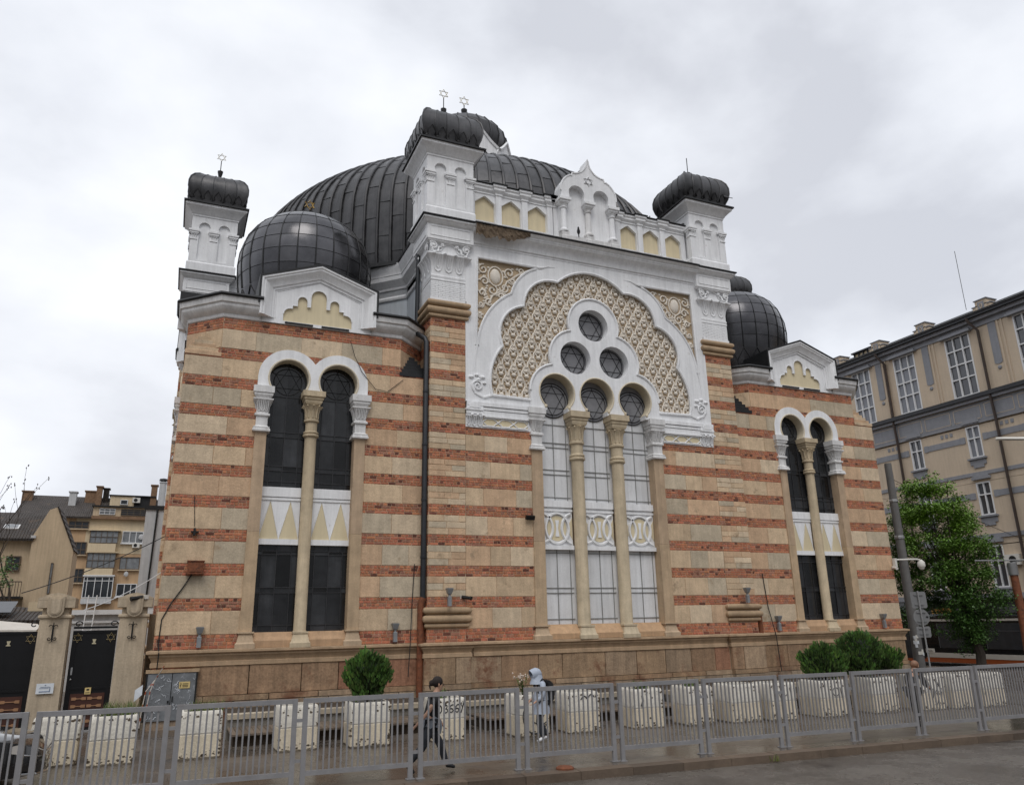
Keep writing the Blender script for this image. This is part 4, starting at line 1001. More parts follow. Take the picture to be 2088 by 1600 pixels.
M_pave=slab_mat('wet_paving',(.115,.095,.075),(.095,.08,.066),(.03,.025,.02),.6,.4,.30,.17,.25,rot=-4)
M_asph=mat('wet_asphalt',(.11,.096,.082),.25,var=.35,scale=.8,bump=.6,bscale=90,fine=.25,rvar=.16,stain=(.05,.042,.036),stain_t=.56,stain_s=.6)
M_kerb=mat('kerb_stone',(.10,.072,.05),.55,var=.35,scale=1.5,bump=.4,attr=True,fine=.15,rvar=.2)
KY=lambda x:-9.78-.0735*x
def sheet(name,poly,z,m,kind='structure'):
    b=MB([m]); b.add([(x,y,z) for x,y in poly],[tuple(range(len(poly)))]); o=b.build(name); o['kind']=kind; return o
sheet('road',[(-900,-900),(900,-900),(900,900),(-900,900)],-2.13,M_asph)
sheet('pavement',[(-80,KY(-80)+.3),(30.5,KY(30.5)+.3),(30.5,90),(-80,90)],-2.0,M_pave)
sheet('pavement',[(41.2,KY(41.2)+.3),(90,KY(90)+.3),(90,90),(41.2,90)],-2.0,M_pave)
b=MB([M_kerb]); x=-80.0; rk=random.Random(4)
ang=math.atan(-.0735); MK=Matrix.Translation((0,-9.78,0))@Matrix.Rotation(ang,4,'Z')
for xa,xb in ((-80,30.5),(41.2,90)):
    x=xa
    while x<xb:
        w=1.0; c=rk.uniform(.75,1.25); h=rk.uniform(-.004,.004)
        b.obox(MK,x+.004,min(x+w,xb)-.004,0,.30,-2.4,-1.996+h,0,(c,c,c)); x+=w
o=b.build('kerb'); o['kind']='structure'
for xa in (30.5,41.2):
    b=MB([M_kerb]); b.box(xa-.15,xa+.15,KY(xa)+.35,90,-2.4,-1.995,0); o=b.build('kerb'); o['kind']='structure'
M_rail=mat('tram_rail_steel',(.12,.11,.10),.3,metal=.9,var=.2)
for xx in (37.4,38.85): b=MB([M_rail]); b.box(xx-.04,xx+.04,-80,90,-2.2,-2.12); o=b.build('tram_rail'); o['kind']='structure'
# ================================================================ FENCE
M_fence=mat('grey_fence_paint',(.27,.265,.27),.42,metal=.25,var=.12,scale=5,bump=.08,rvar=.1,streak=.1,fine=.06,stain=(.16,.12,.09),stain_t=.7,stain_s=9)
PX=[-5.2,-3.33,-1.43,.47,2.37,4.28,6.19,8.05,9.88,11.70,13.47,15.20,16.94,18.66,20.36,22.05]
FY=lambda x:-9.204-.0674*x
PW=1.74
fp=empty('fence_panel')
def bxm(name,parent,*boxes):
    m=MB([M_fence])
    for q in boxes: m.box(*q)
    return m.build(name,parent)
for xx in (0.0,PW-.075):
    po=bxm('post',fp,(xx,xx+.075,-.03,.03,0,1.335)); bxm('base_plate',po,(xx-.03,xx+.105,-.06,.06,0,.012))
bxm('top_rail',fp,(.076,PW-.076,-.029,.029,1.262,1.333)); bxm('bottom_rail',fp,(.076,PW-.076,-.029,.029,.185,.255))
br=bxm('bar',fp,(-.0125,.0125,-.0125,.0125,.254,1.263))
NB=17
for i in range(NB):
    o=br if i==0 else br.copy()
    if i: COL.objects.link(o); o.parent=fp
    o.location=(.075+(PW-.15)*(i+1)/(NB+1),0,0)
for z in (.38,.98): bxm('clamp',fp,(PW,PW+.10,-.018,.018,z,z+.05))
FL=['leftmost grey steel barred fence panel, cut by the left edge of the photo','grey barred fence panel in front of the black car','grey barred fence panel with the two left white planters right behind it','grey barred fence panel in front of the grey metal hatch in the building plinth','grey barred fence panel in front of the bare planter left of the round shrub','grey barred fence panel in front of the planter with the single round shrub','grey barred fence panel with the woman in black walking behind it','grey barred fence panel with the hooded walker behind it','grey barred fence panel in front of the planter smeared with black paint','grey barred fence panel below the right pier of the white arched front','grey barred fence panel in front of the wheel lying between planters','grey barred fence panel below the pair of dark green shrubs','grey barred fence panel below the right corner of the striped building','grey barred fence panel with the stooping dark-clothed person behind it','grey barred fence panel in front of the long planter with black scrawls','grey barred fence panel last to the right in front of the dark tram']
rp0=random.Random(14)
for i in range(len(PX)-1):
    o=fp if i==0 else copy_tree(fp)
    x0=PX[i]+.055; x1=PX[i+1]-.035
    o.location=(x0,FY(x0),-2.0); o.rotation_euler=(rp0.uniform(-.012,.012),rp0.uniform(-.004,.004),math.atan(-.0674)+rp0.uniform(-.008,.008)); o.scale=((x1-x0)/PW*1.002,1,1)
    tag(o,FL[i] if i<len(FL) else FL[-1],'fence panel','grey fence panels along the kerb')
# ================================================================ PLANTERS
M_plant=mat('chipped_white_concrete',(.66,.62,.54),.85,var=.16,scale=3,bump=.6,bscale=18,streak=.24,fine=.1,attr=True,stain=(.24,.16,.09),stain_t=.67,stain_s=6)
M_soil=mat('planter_soil',(.05,.035,.022),.95,var=.4,scale=8,bump=.6)
M_ink=mat('black_spray_paint',(.018,.018,.02),.6)
pl=empty('planter')
def rrect(hx,hy,r,z,n=4):
    p=[]
    for cx,cy,a in ((hx-r,hy-r,0),(-hx+r,hy-r,90),(-hx+r,-hy+r,180),(hx-r,-hy+r,270)):
        p+=[(cx+r*cos(R(a+90*i/n)),cy+r*sin(R(a+90*i/n)),z) for i in range(n+1)]
    return p
m=MB([M_plant,M_soil]); prof0=0; prof=[(.405,0),(.43,.03),(.43,.435),(.415,.44),(.415,.465),(.43,.47),(.43,.80),(.415,.86),(.40,.875),(.36,.875),(.35,.80)]
m.loft([rrect(h,h,.045,z) for h,z in prof[:4]],cap1=False,c=(.97,.90,.78)); m.loft([rrect(h,h,.045,z) for h,z in prof[3:]],cap0=False,cap1=False); m.build('tub',pl,35)
m=MB([M_soil]); m.loft([rrect(.355,.355,.03,z) for z in (.78,.815)]); m.build('soil',pl)
PL=[(-1.52,-4.55,.95,'weathered white planter behind the black car, leftmost of the row'),(-.52,-4.95,.98,'white planter with tall dry grass in front of the right gate pillar'),(1.07,-5.02,.92,'white planter with short grass in front of the grey metal hatch'),(2.97,-5.05,.92,'bare white planter between the grassy one and the round shrub'),(4.45,-5.22,.98,'white planter holding the single round evergreen shrub'),(6.17,-5.38,.88,'white planter with black number graffiti, behind the woman in black'),(8.05,-5.72,.92,'white planter with a black ring sprayed on it, beside the hooded walker'),(9.32,-5.8,.92,'white planter with two small black arcs, right of the hooded walker'),(10.97,-5.95,.92,'white planter with one black smear and a low green weed'),(12.36,-6.1,.86,'white planter with scratched rim and a small green sprout'),(13.6,-6.25,.98,'white planter with bare soil beside the wheel lying on the pavement'),(14.6,-6.5,.9,'white planter on the left of the wheel lying on the pavement'),(16.12,-6.6,.98,'white planter holding the left shrub of the shrub cluster'),(17.85,-6.65,.98,'white planter holding the tall middle shrub of the cluster'),(19.35,-6.9,.95,'white planter with black scrawls, below the right corner of the building'),(20.35,-7.02,.95,'white planter next to the scrawled one, near the stooping person'),(21.3,-7.2,.95,'white planter farthest right in the row')]
PLO=[]
rp=random.Random(2)
for i,(x,y,s,lb) in enumerate(PL):
    o=pl if i==0 else copy_tree(pl)
    o.location=(x,y,-2.0); o.rotation_euler=(0,0,R(-2.5+rp.uniform(-2,2)) if i>3 else R(rp.uniform(1,3))); o.scale=(s,s,1.0)
    tag(o,lb,'planter','white concrete planters in a row along the pavement'); PLO.append(o)
def mark(o,paths,r=.012,fy=-.437):
    for p in paths:
        m=MB([M_ink]); m.tube([(a,fy,b) for a,b in p],r,4); m.build('graffiti',o)
S_=lambda pts,x0,z0,s: [(x0+a*s,z0+b*s) for a,b in pts]
cir=lambda n=12: [(.5*cos(2*PI*i/n)*.75,.5+.5*sin(2*PI*i/n)) for i in range(n+1)]
three=[(-.3,.9),(0,1),(.25,.85),(.2,.6),(0,.5),(.28,.4),(.3,.15),(0,0),(-.3,.1)]
six=[(.3,.95),(0,.9),(-.3,.5),(-.3,.2),(0,0),(.3,.2),(.2,.45),(-.1,.5),(-.3,.3)]
why=[(-.3,1),(0,.5),(.35,1.3),(-.2,-.2)]
mark(PLO[5],[S_(cir(),-.26,.58,.16),S_(three,-.10,.58,.17),S_(six,.05,.58,.17),S_(six,.20,.58,.17),S_(why,.34,.6,.17)],.014)
mark(PLO[6],[[(.05+.33*cos(t*PI/12),.42+.36*sin(t*PI/12)) for t in range(5,23)],[(.10,.62),(.16,.58)],[(.12,.52),(.2,.55)],[(.26,.55),(.33,.58)],[(.0,.3),(.2,.22),(.35,.3)]],.013)
mark(PLO[7],[arc(.0,.72,.07,10,170,6),arc(.2,.75,.07,10,170,6),[(-.1,.72),(-.07,.74)]],.014)
mark(PLO[8],[[(-.22,.5),(-.17,.62),(-.19,.74)]],.03); mark(PLO[9],[[(.1,.8),(.14,.65),(.1,.55)],[(.2,.78),(.25,.6)],[(.0,.7),(.05,.62)]],.01)
mark(PLO[12],[arc(.05,.6,.1,0,330,10),[(.05,.5),(.02,.3)],[(.2,.7),(.25,.4)]],.01)
mark(PLO[14],[S_([(0,0),(.2,.3),(.05,.5),(.3,.8),(.1,.9),(.4,.6)],.0,.1,.7),S_([(0,.8),(.1,.4),(.3,.5),(.2,.1)],.1,.15,.6),S_([(0,.8),(.1,.4),(.3,.5),(.2,.1)],-.2,.25,.6)],.012)
mark(PLO[11],[[(-.2,.7),(-.1,.5),(.1,.6)],[(.2,.75),(.25,.55)]],.01)
# paint loss near the feet and corners
M_chip=mat('bare_concrete_chip',(.10,.075,.05),.95,var=.4,scale=20)
for i,o in enumerate(PLO):
    m=MB([M_chip]); n=0
    for q in range(85):
        a=rp.uniform(-.41,.41); edge=rp.random()
        if edge<.6: b=abs(rp.gauss(0,.08))+.01
        elif edge<.8: a=(.41 if rp.random()<.6 else -.41)+rp.uniform(-.03,.01); b=rp.uniform(.05,.8)
        else: b=.83-abs(rp.gauss(0,.06))
        r=rp.choice((.005,.008,.012,.02,.032)); k=7; vs=[(a+r*rp.uniform(.6,1.6)*cos(2*PI*j/k),-.4325,max(.03,b+r*rp.uniform(.5,1)*sin(2*PI*j/k))) for j in range(k)]
        m.add(vs,[tuple(range(k))])
    m.build('paint_loss',o)['kind']='stuff'
# ================================================================ BENCH PLATFORM AND BED
M_plank=mat('wet_planks',(.15,.115,.085),.45,var=.3,scale=4,attr=True,streak=.2)
M_coping=mat('coping_stone',(.42,.36,.27),.85,var=.25,scale=3,bump=.5,attr=True,streak=.2)
M_bedwall=mat('bed_wall_concrete',(.20,.18,.15),.9,var=.3,scale=3,bump=.5,streak=.3)
seg=[(1.75,7.3,-3.5),(7.5,13.2,-3.9),(13.4,20.5,-4.3)]
BL=['low dark plank bench with stone coping behind it, below the left window pair','low dark plank bench with stone coping below the white triple window','low dark plank bench with stone coping below the right window pair']
for (xa,xb,yf),lb in zip(seg,BL):
    e=empty('bench',(xa,yf,-2),label=lb,cat='bench',group='plank benches along the planting bed')
    m=MB([M_plank]); x=0
    while x<xb-xa-.02:
        w=.13; c=rp.uniform(.7,1.25); m.box(x+.006,x+w-.006,-.75,.65,.22,.26,0,(c,c,c)); x+=w
    m.build('seat',e)
    m=MB([M_soil]); m.box(.05,xb-xa-.05,-.60,.6,0,.215); m.build('plinth',e)  # dark filled box, painted shade in place of the open gap under the seat
    m=MB([M_bedwall]); m.box(0,xb-xa,.66,.9,0,.42); m.build('backrest',e)
    m=MB([M_coping]); x=0
    while x<xb-xa-.1:
        w=min(rp.uniform(.7,1.1),xb-xa-x); c=rp.uniform(.8,1.15); m.box(x+.006,x+w-.006,.6,.96,.425,.53,0,(c,c,c)); x+=w
    m.build('coping',e)
o=sheet('planting_bed',[(1.8,-2.55),(20.4,-3.3),(20.4,-.3),(1.8,-.3)],-1.56,M_soil)
# ================================================================ PLANTS
M_thuja=mat('thuja_leaf',(.045,.10,.018),.6,var=.3,scale=3,attr=True)
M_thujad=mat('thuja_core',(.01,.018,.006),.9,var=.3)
M_grass=mat('grass_blade',(.09,.15,.035),.65,var=.25,attr=True)
M_bark=mat('bark',(.045,.034,.026),.9,var=.35,scale=6,bump=.8,bscale=18)
M_leaf=mat('tree_leaf',(.05,.10,.018),.55,var=.2,scale=1,attr=True)
def thuja(x,y,z0,rx,rz,label,seed,trunk=.2):
    rg=random.Random(seed); e=empty('shrub',(x,y,z0),label=label,cat='shrub',group='round evergreen shrubs in planters')
    m=MB([M_thuja,M_thujad]); zc=rz*.98+trunk
    lobes=[(rg.gauss(0,.35),rg.gauss(0,.35),rg.uniform(-.5,.8)) for _ in range(7)]
    for i in range(2600):
        t=rg.uniform(0,2*PI); u=rg.uniform(-.92,1); s=math.sqrt(max(0,1-u*u)); k=1+.10*sin(3*t+seed)+.08*sin(5*t+2*u*3+seed)+.06*sin(9*u+seed); rr=rg.uniform(.72,1.0)*k*(1.0 if rg.random()<.93 else rg.uniform(1.02,1.12))
        sh=1.0-.22*max(0,u)**2-.18*max(0,-u)
        px,py,pz=rx*s*cos(t)*rr*sh,rx*s*sin(t)*rr*sh,zc+rz*u*rr
        if pz<trunk*.6: continue
        L_=rg.uniform(.06,.13); w=rg.uniform(.018,.032); a=rg.uniform(0,PI); o=Vector((cos(t)*s*.5,sin(t)*s*.5,1.0)).normalized()
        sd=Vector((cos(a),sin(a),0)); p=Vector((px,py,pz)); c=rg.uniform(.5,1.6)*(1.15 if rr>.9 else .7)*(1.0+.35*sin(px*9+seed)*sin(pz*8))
        yl=rg.uniform(.85,1.3)
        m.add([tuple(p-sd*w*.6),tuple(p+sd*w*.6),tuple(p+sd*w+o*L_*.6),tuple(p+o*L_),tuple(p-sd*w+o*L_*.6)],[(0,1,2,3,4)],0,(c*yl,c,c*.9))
    m.build('foliage',e)
    m=MB([M_thujad]); m.sphere(0,0,zc,rx*.70,rx*.70,rz*.74,12,8); m.build('inner_core',e)  # near-black ellipsoid filling the inside of the foliage
    m=MB([M_bark]); m.tube([(0,0,0),(0.01,0,trunk+.2)],.05,6); m.build('stem',e)
    return e
thuja(4.42,-5.22,-1.19,.50,.50,'single round dark green shrub standing left of the black downpipe',3,.08)
thuja(16.35,-6.5,-1.19,.60,.44,'lower shrub on the left of the dark green cluster near the right corner',5,.02)
thuja(17.75,-6.45,-1.19,.62,.58,'tallest shrub in the middle of the cluster near the right corner',8,.06)
thuja(18.55,-6.3,-1.19,.62,.42,'rightmost shrub of the dark green cluster near the right corner',11,.04)
def tuft(x,y,z,n,h,spread,label,seed,dry=.4,wide=.006):
    rg=random.Random(seed); m=MB([M_grass])
    for i in range(n):
        a=rg.uniform(0,2*PI); r=spread*math.sqrt(rg.random()); bx,by=r*cos(a),r*sin(a); hh=h*rg.uniform(.35,1); ln=rg.uniform(-.4,.4)*hh; l2=rg.uniform(-.4,.4)*hh; w=wide*rg.uniform(.7,1.4); t=rg.uniform(0,PI); sx,sy=cos(t)*w,sin(t)*w
        c=(1.9,1.15,1.5) if rg.random()<dry else (1,1,1); k=rg.uniform(.6,1.3); c=tuple(v*k for v in c)
        m.add([(bx-sx,by-sy,0),(bx+sx,by+sy,0),(bx+ln*.4+sx*.7,by+l2*.4+sy*.7,hh*.6),(bx+ln,by+l2,hh),(bx+ln*.4-sx*.7,by+l2*.4-sy*.7,hh*.6)],[(0,1,2,3,4)],0,c)
    o=m.build('grass_tuft'); o.location=(x,y,z); tag(o,label,'plant'); return o
tuft(-.42,-4.95,-1.2,420,.36,.36,'tall half dry grass in the planter by the right gate pillar',1,.55)
tuft(1.15,-5.02,-1.2,260,.30,.34,'short dry grass in the planter before the metal hatch',2,.6)
tuft(6.1,-5.38,-1.2,26,.34,.12,'spiky green leaves in the planter with number graffiti',3,.05,.02)
for x,y,z,lb,sd in ((10.97,-5.95,-1.2,'low weed in the planter with the black smear',4),(12.4,-6.1,-1.2,'small green sprout in the planter with the scratched rim',6)): tuft(x,y,z,70,.26,.18,lb,sd,.15,.018)
# flowering weed beside the hooded walker
def weed(x,y,z,h,label,seed):
    rg=random.Random(seed); e=empty('weed',(x,y,z),label=label,cat='plant'); m=MB([M_grass]); f=MB([M_flower]); s=MB([M_grass])
    for i in range(6):
        a=rg.uniform(0,2*PI); tip=Vector((.16*cos(a),.16*sin(a),h*rg.uniform(.75,1.05))); s.tube([(0,0,0),tuple(tip*.6),tuple(tip)],.006,4)
        for q in range(26):
            t=rg.uniform(.1,.9); p=tip*t; d=Vector((rg.gauss(0,1),rg.gauss(0,1),rg.uniform(0,.8))).normalized()*rg.uniform(.05,.1); w=Vector((-d.y,d.x,0)).normalized()*.016; c=rg.uniform(.7,1.4)
            m.add([tuple(p),tuple(p+d*.5+w),tuple(p+d),tuple(p+d*.5-w)],[(0,1,2,3)],0,(c,c,c))
        for q in range(5):
            p=tip+Vector((rg.gauss(0,.04),rg.gauss(0,.04),rg.gauss(0,.03))); f.sphere(*p,.02,n=5,k=4)
    s.build('stem',e); m.build('leaves',e); f.build('flowers',e)['kind']='stuff'
M_flower=mat('pale_flower',(.6,.5,.42),.7,var=.2)
weed(8.0,-5.65,-1.2,.50,'tall weed with pale flower heads beside the hooded walker',9)
# ================================================================ LEFT SIDE: GATE
M_pillar=mat('pillar_stucco',(.50,.405,.29),.88,var=.16,scale=2,bump=.35,bscale=20,streak=.38,fine=.08,stain=(.11,.09,.065),stain_t=.65,stain_s=2.2)
M_gate=mat('black_gate_paint',(.006,.006,.007),.45,metal=.2,var=.4,spec=.4)
M_brown=mat('brown_gate_panel',(.05,.014,.007),.55,var=.3)
M_bronze=mat('bronze_relief',(.40,.22,.12),.45,metal=.5,var=.2)
M_paper=mat('white_paper',(.62,.65,.68),.7,var=.05)
M_print=mat('printed_text',(.12,.16,.24),.7)
def pillar(x,lb):
    e=empty('gate_pillar',(x,.62,-2),label=lb,cat='pillar',group='stucco gate pillars')
    m=MB([M_pillar]); h=.33
    m.rect(0,0,h,h,[(.06,0),(.05,.1),(.03,.12),(.02,.5),(0,2.72),(.0,2.75),(.045,2.79),(.045,2.83),(.02,2.86)]); m.rect(0,0,h-.03,h-.03,[(.0,2.85),(0,3.05)]); m.build('shaft',e,30)
    m=MB([M_pillar])
    m.loft([[(-.42,-.42,3.03),(.42,-.42,3.03),(.42,.42,3.03),(-.42,.42,3.03)],[(-.42,-.42,3.22),(.42,-.42,3.22),(.42,.42,3.22),(-.42,.42,3.22)]])
    mp=lambda a,b,h_:(a,-h_,b)
    m.plate([[(-.42,3.225),(.42,3.225),(.42,3.27),(.16,3.37),(0,3.40),(-.16,3.37),(-.42,3.27)]],mp,-.41,.41)
    m.plate([[(-.19,3.30),(-.19,3.0)]+arc(0,2.98,.19,180,360,12)+[(.19,3.30)]],mp,.36,.47); m.plate([[(-.13,3.26),(-.13,3.0)]+arc(0,2.98,.13,180,360,10)+[(.13,3.26)]],mp,.47,.50)
    m.plate([[(-.10,3.24),(-.10,3.0)]+arc(0,2.98,.10,180,360,10)+[(.10,3.24)]],mp,.49,.515)
    m.build('capital',e,35)
    m=MB([M_iron]); y=-.38
    m.tube([(0,y,2.28),(0,y,2.56)],.022,6)
    for s in (-1,1):
        m.tube([(0,y,2.54),(s*.03,y,2.60),(s*.08,y,2.605),(s*.10,y,2.57)],.011,5); m.tube([(0,y,2.30),(s*.03,y,2.25),(s*.08,y,2.24),(s*.10,y,2.28),(s*.07,y,2.31),(s*.045,y,2.28)],.011,5)
    m.tube([(0,y,2.56),(0,y,2.66)],.012,5); m.tube([(0,y,2.28),(0,y,2.20)],.012,5); m.build('iron_ornament',e)
    return e
pa=pillar(-2.38,'stucco gate pillar on the left, with a white notice on its face')
pb_=pillar(-.56,'stucco gate pillar beside the corner of the striped building, carrying a camera')
nt_=empty('notice',(-2.37,.62-.40,-.9),label='white paper notice with printed lines on the left gate pillar',cat='notice')
m=MB([M_paper]); m.box(-.19,.19,0,.01,-.12,.12); m.build('sheet',nt_)
m=MB([M_print]); 
for z,a,b,t in ((.04,-.1,.1,.012),(.01,-.12,.08,.01),(-.06,-.12,.12,.022),(.085,-.01,.02,.02)): m.box(a,b,-.004,.0,z-t,z)
m.box(.10,.12,-.004,0,-.06,.03); m.build('printed_lines',nt_)
def gate(x0,x1,lb,full=True):
    e=empty('gate',(x0,.62,-2),label=lb,cat='gate',group='black metal gates with gilt stars'); W_=x1-x0
    m=MB([M_gate]); m.box(0,W_,-.03,.03,1.05,2.40); m.box(0,W_,-.05,-.03,1.02,1.07); m.box(0,W_,-.05,.03,2.40,2.46)
    for z in (.05,): m.box(0,W_,-.03,.03,z,1.02)
    for a,b in ((0,.1),(W_-.1,W_)): m.box(a,b,-.045,-.03,.05,2.4)
    m.build('leaf',e)
    if full:
        f=MB([M_gate]); f.box(0,W_,-.03,.03,2.505,2.56); f.build('overthrow',e)
    m=MB([M_brown]); m.box(.12,W_-.12,-.04,-.03,.12,.92); m.build('lower_panel',e)
    m=MB([M_bronze]); k=0
    for z in (.80,.62,.44,.26):
        n=2; w=(W_-.30)/n
        for i in range(n):
            a=.16+w*i+(.0 if k%2==0 else -.0); b=a+w-.03
            pts=[(a,z-.035),(a+.09,z-.035),(a+.12,z-.01),(b-.12,z-.01),(b-.09,z-.035),(b,z-.035),(b,z+.035),(b-.09,z+.035),(b-.12,z+.01),(a+.12,z+.01),(a+.09,z+.035),(a,z+.035)]
            m.plate([pts],lambda p,q,h:(p,-h,q),.04,.06)
        k+=1
    m.build('bronze_bars',e)['kind']='stuff'
    for sx in (.12,W_-.13):
        m=MB([M_goldpale]); 
        for t in star_pts(.115,sx,2.28): m.tube([(a,-.045,b) for a,b in t],.012,4,closed=True)
        m.build('star',e)
    m=MB([M_goldpale]); c=W_/2
    m.loft([[(c-.05,-.05,2.12),(c+.05,-.05,2.12),(c+.05,-.03,2.12),(c-.05,-.03,2.12)],[(c-.05,-.05,2.14),(c+.05,-.05,2.14),(c+.05,-.03,2.14),(c-.05,-.03,2.14)],[(c-.02,-.05,2.16),(c+.02,-.05,2.16),(c+.02,-.03,2.16),(c-.02,-.03,2.16)],[(c-.045,-.05,2.24),(c+.045,-.05,2.24),(c+.045,-.03,2.24),(c-.045,-.03,2.24)]]); m.build('chalice_relief',e)
    m=MB([M_iron])
    for sx in (.1,W_-.1): m.tube([(sx+.10*cos(t*.6)*(1-t/14),0,2.62+.08*sin(t*.6)*(1-t/14)) for t in range(11)],.016,5)
    m.build('scroll',e)
    return e
g1=gate(-1.95,-.93,'black gate between the two pillars with gilt stars and a small warning plate')
g2=gate(-3.95,-2.75,'black gate left of the notice pillar, cut by the photo edge',False)
M_steel=mat('brushed_steel',(.45,.45,.45),.35,metal=.8,var=.1)
m=MB([M_steel]); m.box(.06,.10,-.06,-.04,1.38,1.56); m.sphere(.08,-.05,1.27,.025); m.build('handle',g1)
m=MB([M_plq,M_iron]); m.box(.44,.58,-.075,-.06,.90,1.06,0); m.box(.48,.54,-.08,-.07,.99,1.03,1); m.box(.46,.56,-.08,-.07,.93,.945,1); m.build('warning_plate',g1)
# short wall between the pillar and the building
b=MB([M_pillar]); b.box(-.20,-.04,1.0,1.3,-2,.85); o=b.build('wall_stub'); tag(o,'narrow grey wall strip squeezed between right gate pillar and striped building','wall')
# camera on the right pillar
def bullet(loc,rz,lb,dark=True):
    e=empty('security_camera',loc,rz,label=lb,cat='security camera'); mm=M_iron if dark else M_ww
    m=MB([mm]); m.tube([(0,0,0),(.02,-.28,-.04)],.05,8); m.tube([(.02,-.27,-.04),(.022,-.33,-.05)],.06,8); m.build('housing',e,40)
    m=MB([M_ww]); m.box(-.04,.08,.02,.12,-.05,.06); m.build('bracket',e); return e
M_ww=mat('white_plastic',(.62,.60,.55),.5,var=.08)
bullet((-.40,.2,1.28),R(-60),'black bullet camera fixed on top of the right gate pillar')
# striped hazard tape and the posts by the hatch
M_tape=mat('red_white_tape',(.55,.5,.45),.6,var=.1); M_red=mat('faded_red',(.40,.09,.03),.6)
e=empty('hazard_tape',(0,0,0),label='red and white hazard tape hanging from the cable beside the metal hatch',cat='tape')
m=MB([M_tape,M_red]); rg=random.Random(3)
for x0,y0 in ((-.02,-.32),(-.12,-.3)):
    p=[(.30,-.27,-.45),(.12,-.3,-.78),(x0+.05,y0,-1.05),(x0,y0,-1.5),(x0-.02,y0,-1.98)]; P_=[]
    for a,b2 in zip(p,p[1:]):
        for i in range(6): P_.append(tuple(Vector(a).lerp(Vector(b2),i/6)))
    for i in range(len(P_)-1): m.tube([P_[i],P_[i+1]],.012,4,m=1 if i%4==0 else 0)
m.build('strand',e)
m=MB([M_paper]); m.add([(-.32,-.34,-1.0),(-.15,-.34,-.88),(-.15,-.35,-1.12),(-.32,-.33,-1.28)],[(0,1,2,3)]); m.build('loose_sheet',e)
# ================================================================ LEFT BACKGROUND BUILDINGS
M_orange=mat('orange_stucco',(.54,.36,.21),.9,var=.15,scale=1,streak=.25,fine=.05,stain=(.34,.29,.22),stain_t=.63,stain_s=.7)
M_creamw=mat('cream_facade',(.64,.52,.35),.9,var=.08,scale=1,streak=.2,fine=.04)
M_beige=mat('beige_render',(.55,.43,.29),.9,var=.1,scale=.8,streak=.3,fine=.05,stain=(.28,.22,.15),stain_t=.68,stain_s=1.5)
M_greyw=mat('pale_grey_render',(.52,.52,.52),.9,var=.08,streak=.25)
M_brickd=mat('old_chimney_brick',(.20,.12,.07),.9,var=.4,scale=7,bump=.5,fine=.25)
M_wframe=mat('white_window_frame',(.66,.66,.66),.5,var=.05)
M_bframe=mat('brown_window_frame',(.10,.07,.045),.6,var=.2)
M_pane=mat('window_pane',(.03,.034,.04),.08,var=.3,spec=.6)
M_panel_=mat('pane_with_blind',(.20,.21,.22),.25,var=.35,scale=3,streak=.2)
def tile_mat(name,c1,c2,s=(.22,.30)):
    m=mat(name,c1,.75,var=.35,scale=2,fine=.25,stain=c2,stain_t=.58,stain_s=1.5); nt=m.node_tree; L=nt.links
    tc=nd(nt,'ShaderNodeTexCoord'); w=nd(nt,'ShaderNodeTexWave',bands_direction='X'); w.inputs['Scale'].default_value=1/s[0]/2; w.inputs['Distortion'].default_value=.6; L.new(tc.outputs['UV' if False else 'Object'],w.inputs['Vector'])
    w2=nd(nt,'ShaderNodeTexWave',bands_direction='Z',wave_profile='SAW'); w2.inputs['Scale'].default_value=1/s[1]/1.2; w2.inputs['Distortion'].default_value=.5; L.new(tc.outputs['Object'],w2.inputs['Vector'])
    a=nd(nt,'ShaderNodeMath',operation='ADD'); L.new(w.outputs['Fac'],a.inputs[0]); L.new(w2.outputs['Fac'],a.inputs[1])
    bp=nd(nt,'ShaderNodeBump'); bp.inputs['Strength'].default_value=1; bp.inputs['Distance'].default_value=.06; L.new(a.outputs[0],bp.inputs['Height']); L.new(bp.outputs[0],nt.nodes['Principled BSDF'].inputs['Normal'])
    return m
M_tile=tile_mat('old_roof_tiles',(.062,.052,.046),(.12,.085,.06))
M_tiled=tile_mat('slate_grey_tiles',(.06,.062,.065),(.09,.085,.08))
def window(par,mp,a0,a1,b0,b1,cols,rows,fm,pm=None,fw=.05,dep=.08,name='window',sill=None):
    e=empty(name,parent=par)
    f=MB([fm])
    def bx(p0,p1,q0,q1,h0,h1,mb):
        vs=[mp(p,q,h) for h in (h0,h1) for q in (q0,q1) for p in (p0,p1)]
        mb.add(vs,[(0,1,3,2),(4,5,7,6),(0,1,5,4),(2,3,7,6),(0,2,6,4),(1,3,7,5)])
    bx(a0,a0+fw,b0,b1,-dep,.02,f); bx(a1-fw,a1,b0,b1,-dep,.02,f); bx(a0,a1,b0,b0+fw,-dep,.022,f); bx(a0,a1,b1-fw,b1,-dep,.022,f)
    for c in cols: x=a0+(a1-a0)*c; bx(x-fw*.45,x+fw*.45,b0+fw,b1-fw,-dep,.01,f)
    for r_ in rows: z=b0+(b1-b0)*r_; bx(a0+fw,a1-fw,z-fw*.45,z+fw*.45,-dep,.012,f)
    f.build('frame',e)
    p=MB([pm or M_pane]); bx(a0+.01,a1-.01,b0+.01,b1-.01,-dep*.7,-dep*.45,p); p.build('pane',e)
    if sill is not None:
        s=MB([sill]); bx(a0-.08,a1+.08,b0-.08,b0-.001,-.02,.12,s); s.build('sill',e)
    return e
K=1.4555
ap=empty('apartment_building',(.25-.25*K,76.0,.474-.474*K),label='five storey apartment block with orange and cream stucco rear wall and dormers',cat='building'); ap.scale=(K,K,K)
mA=lambda a,b,h:(a,-h-.10,b)
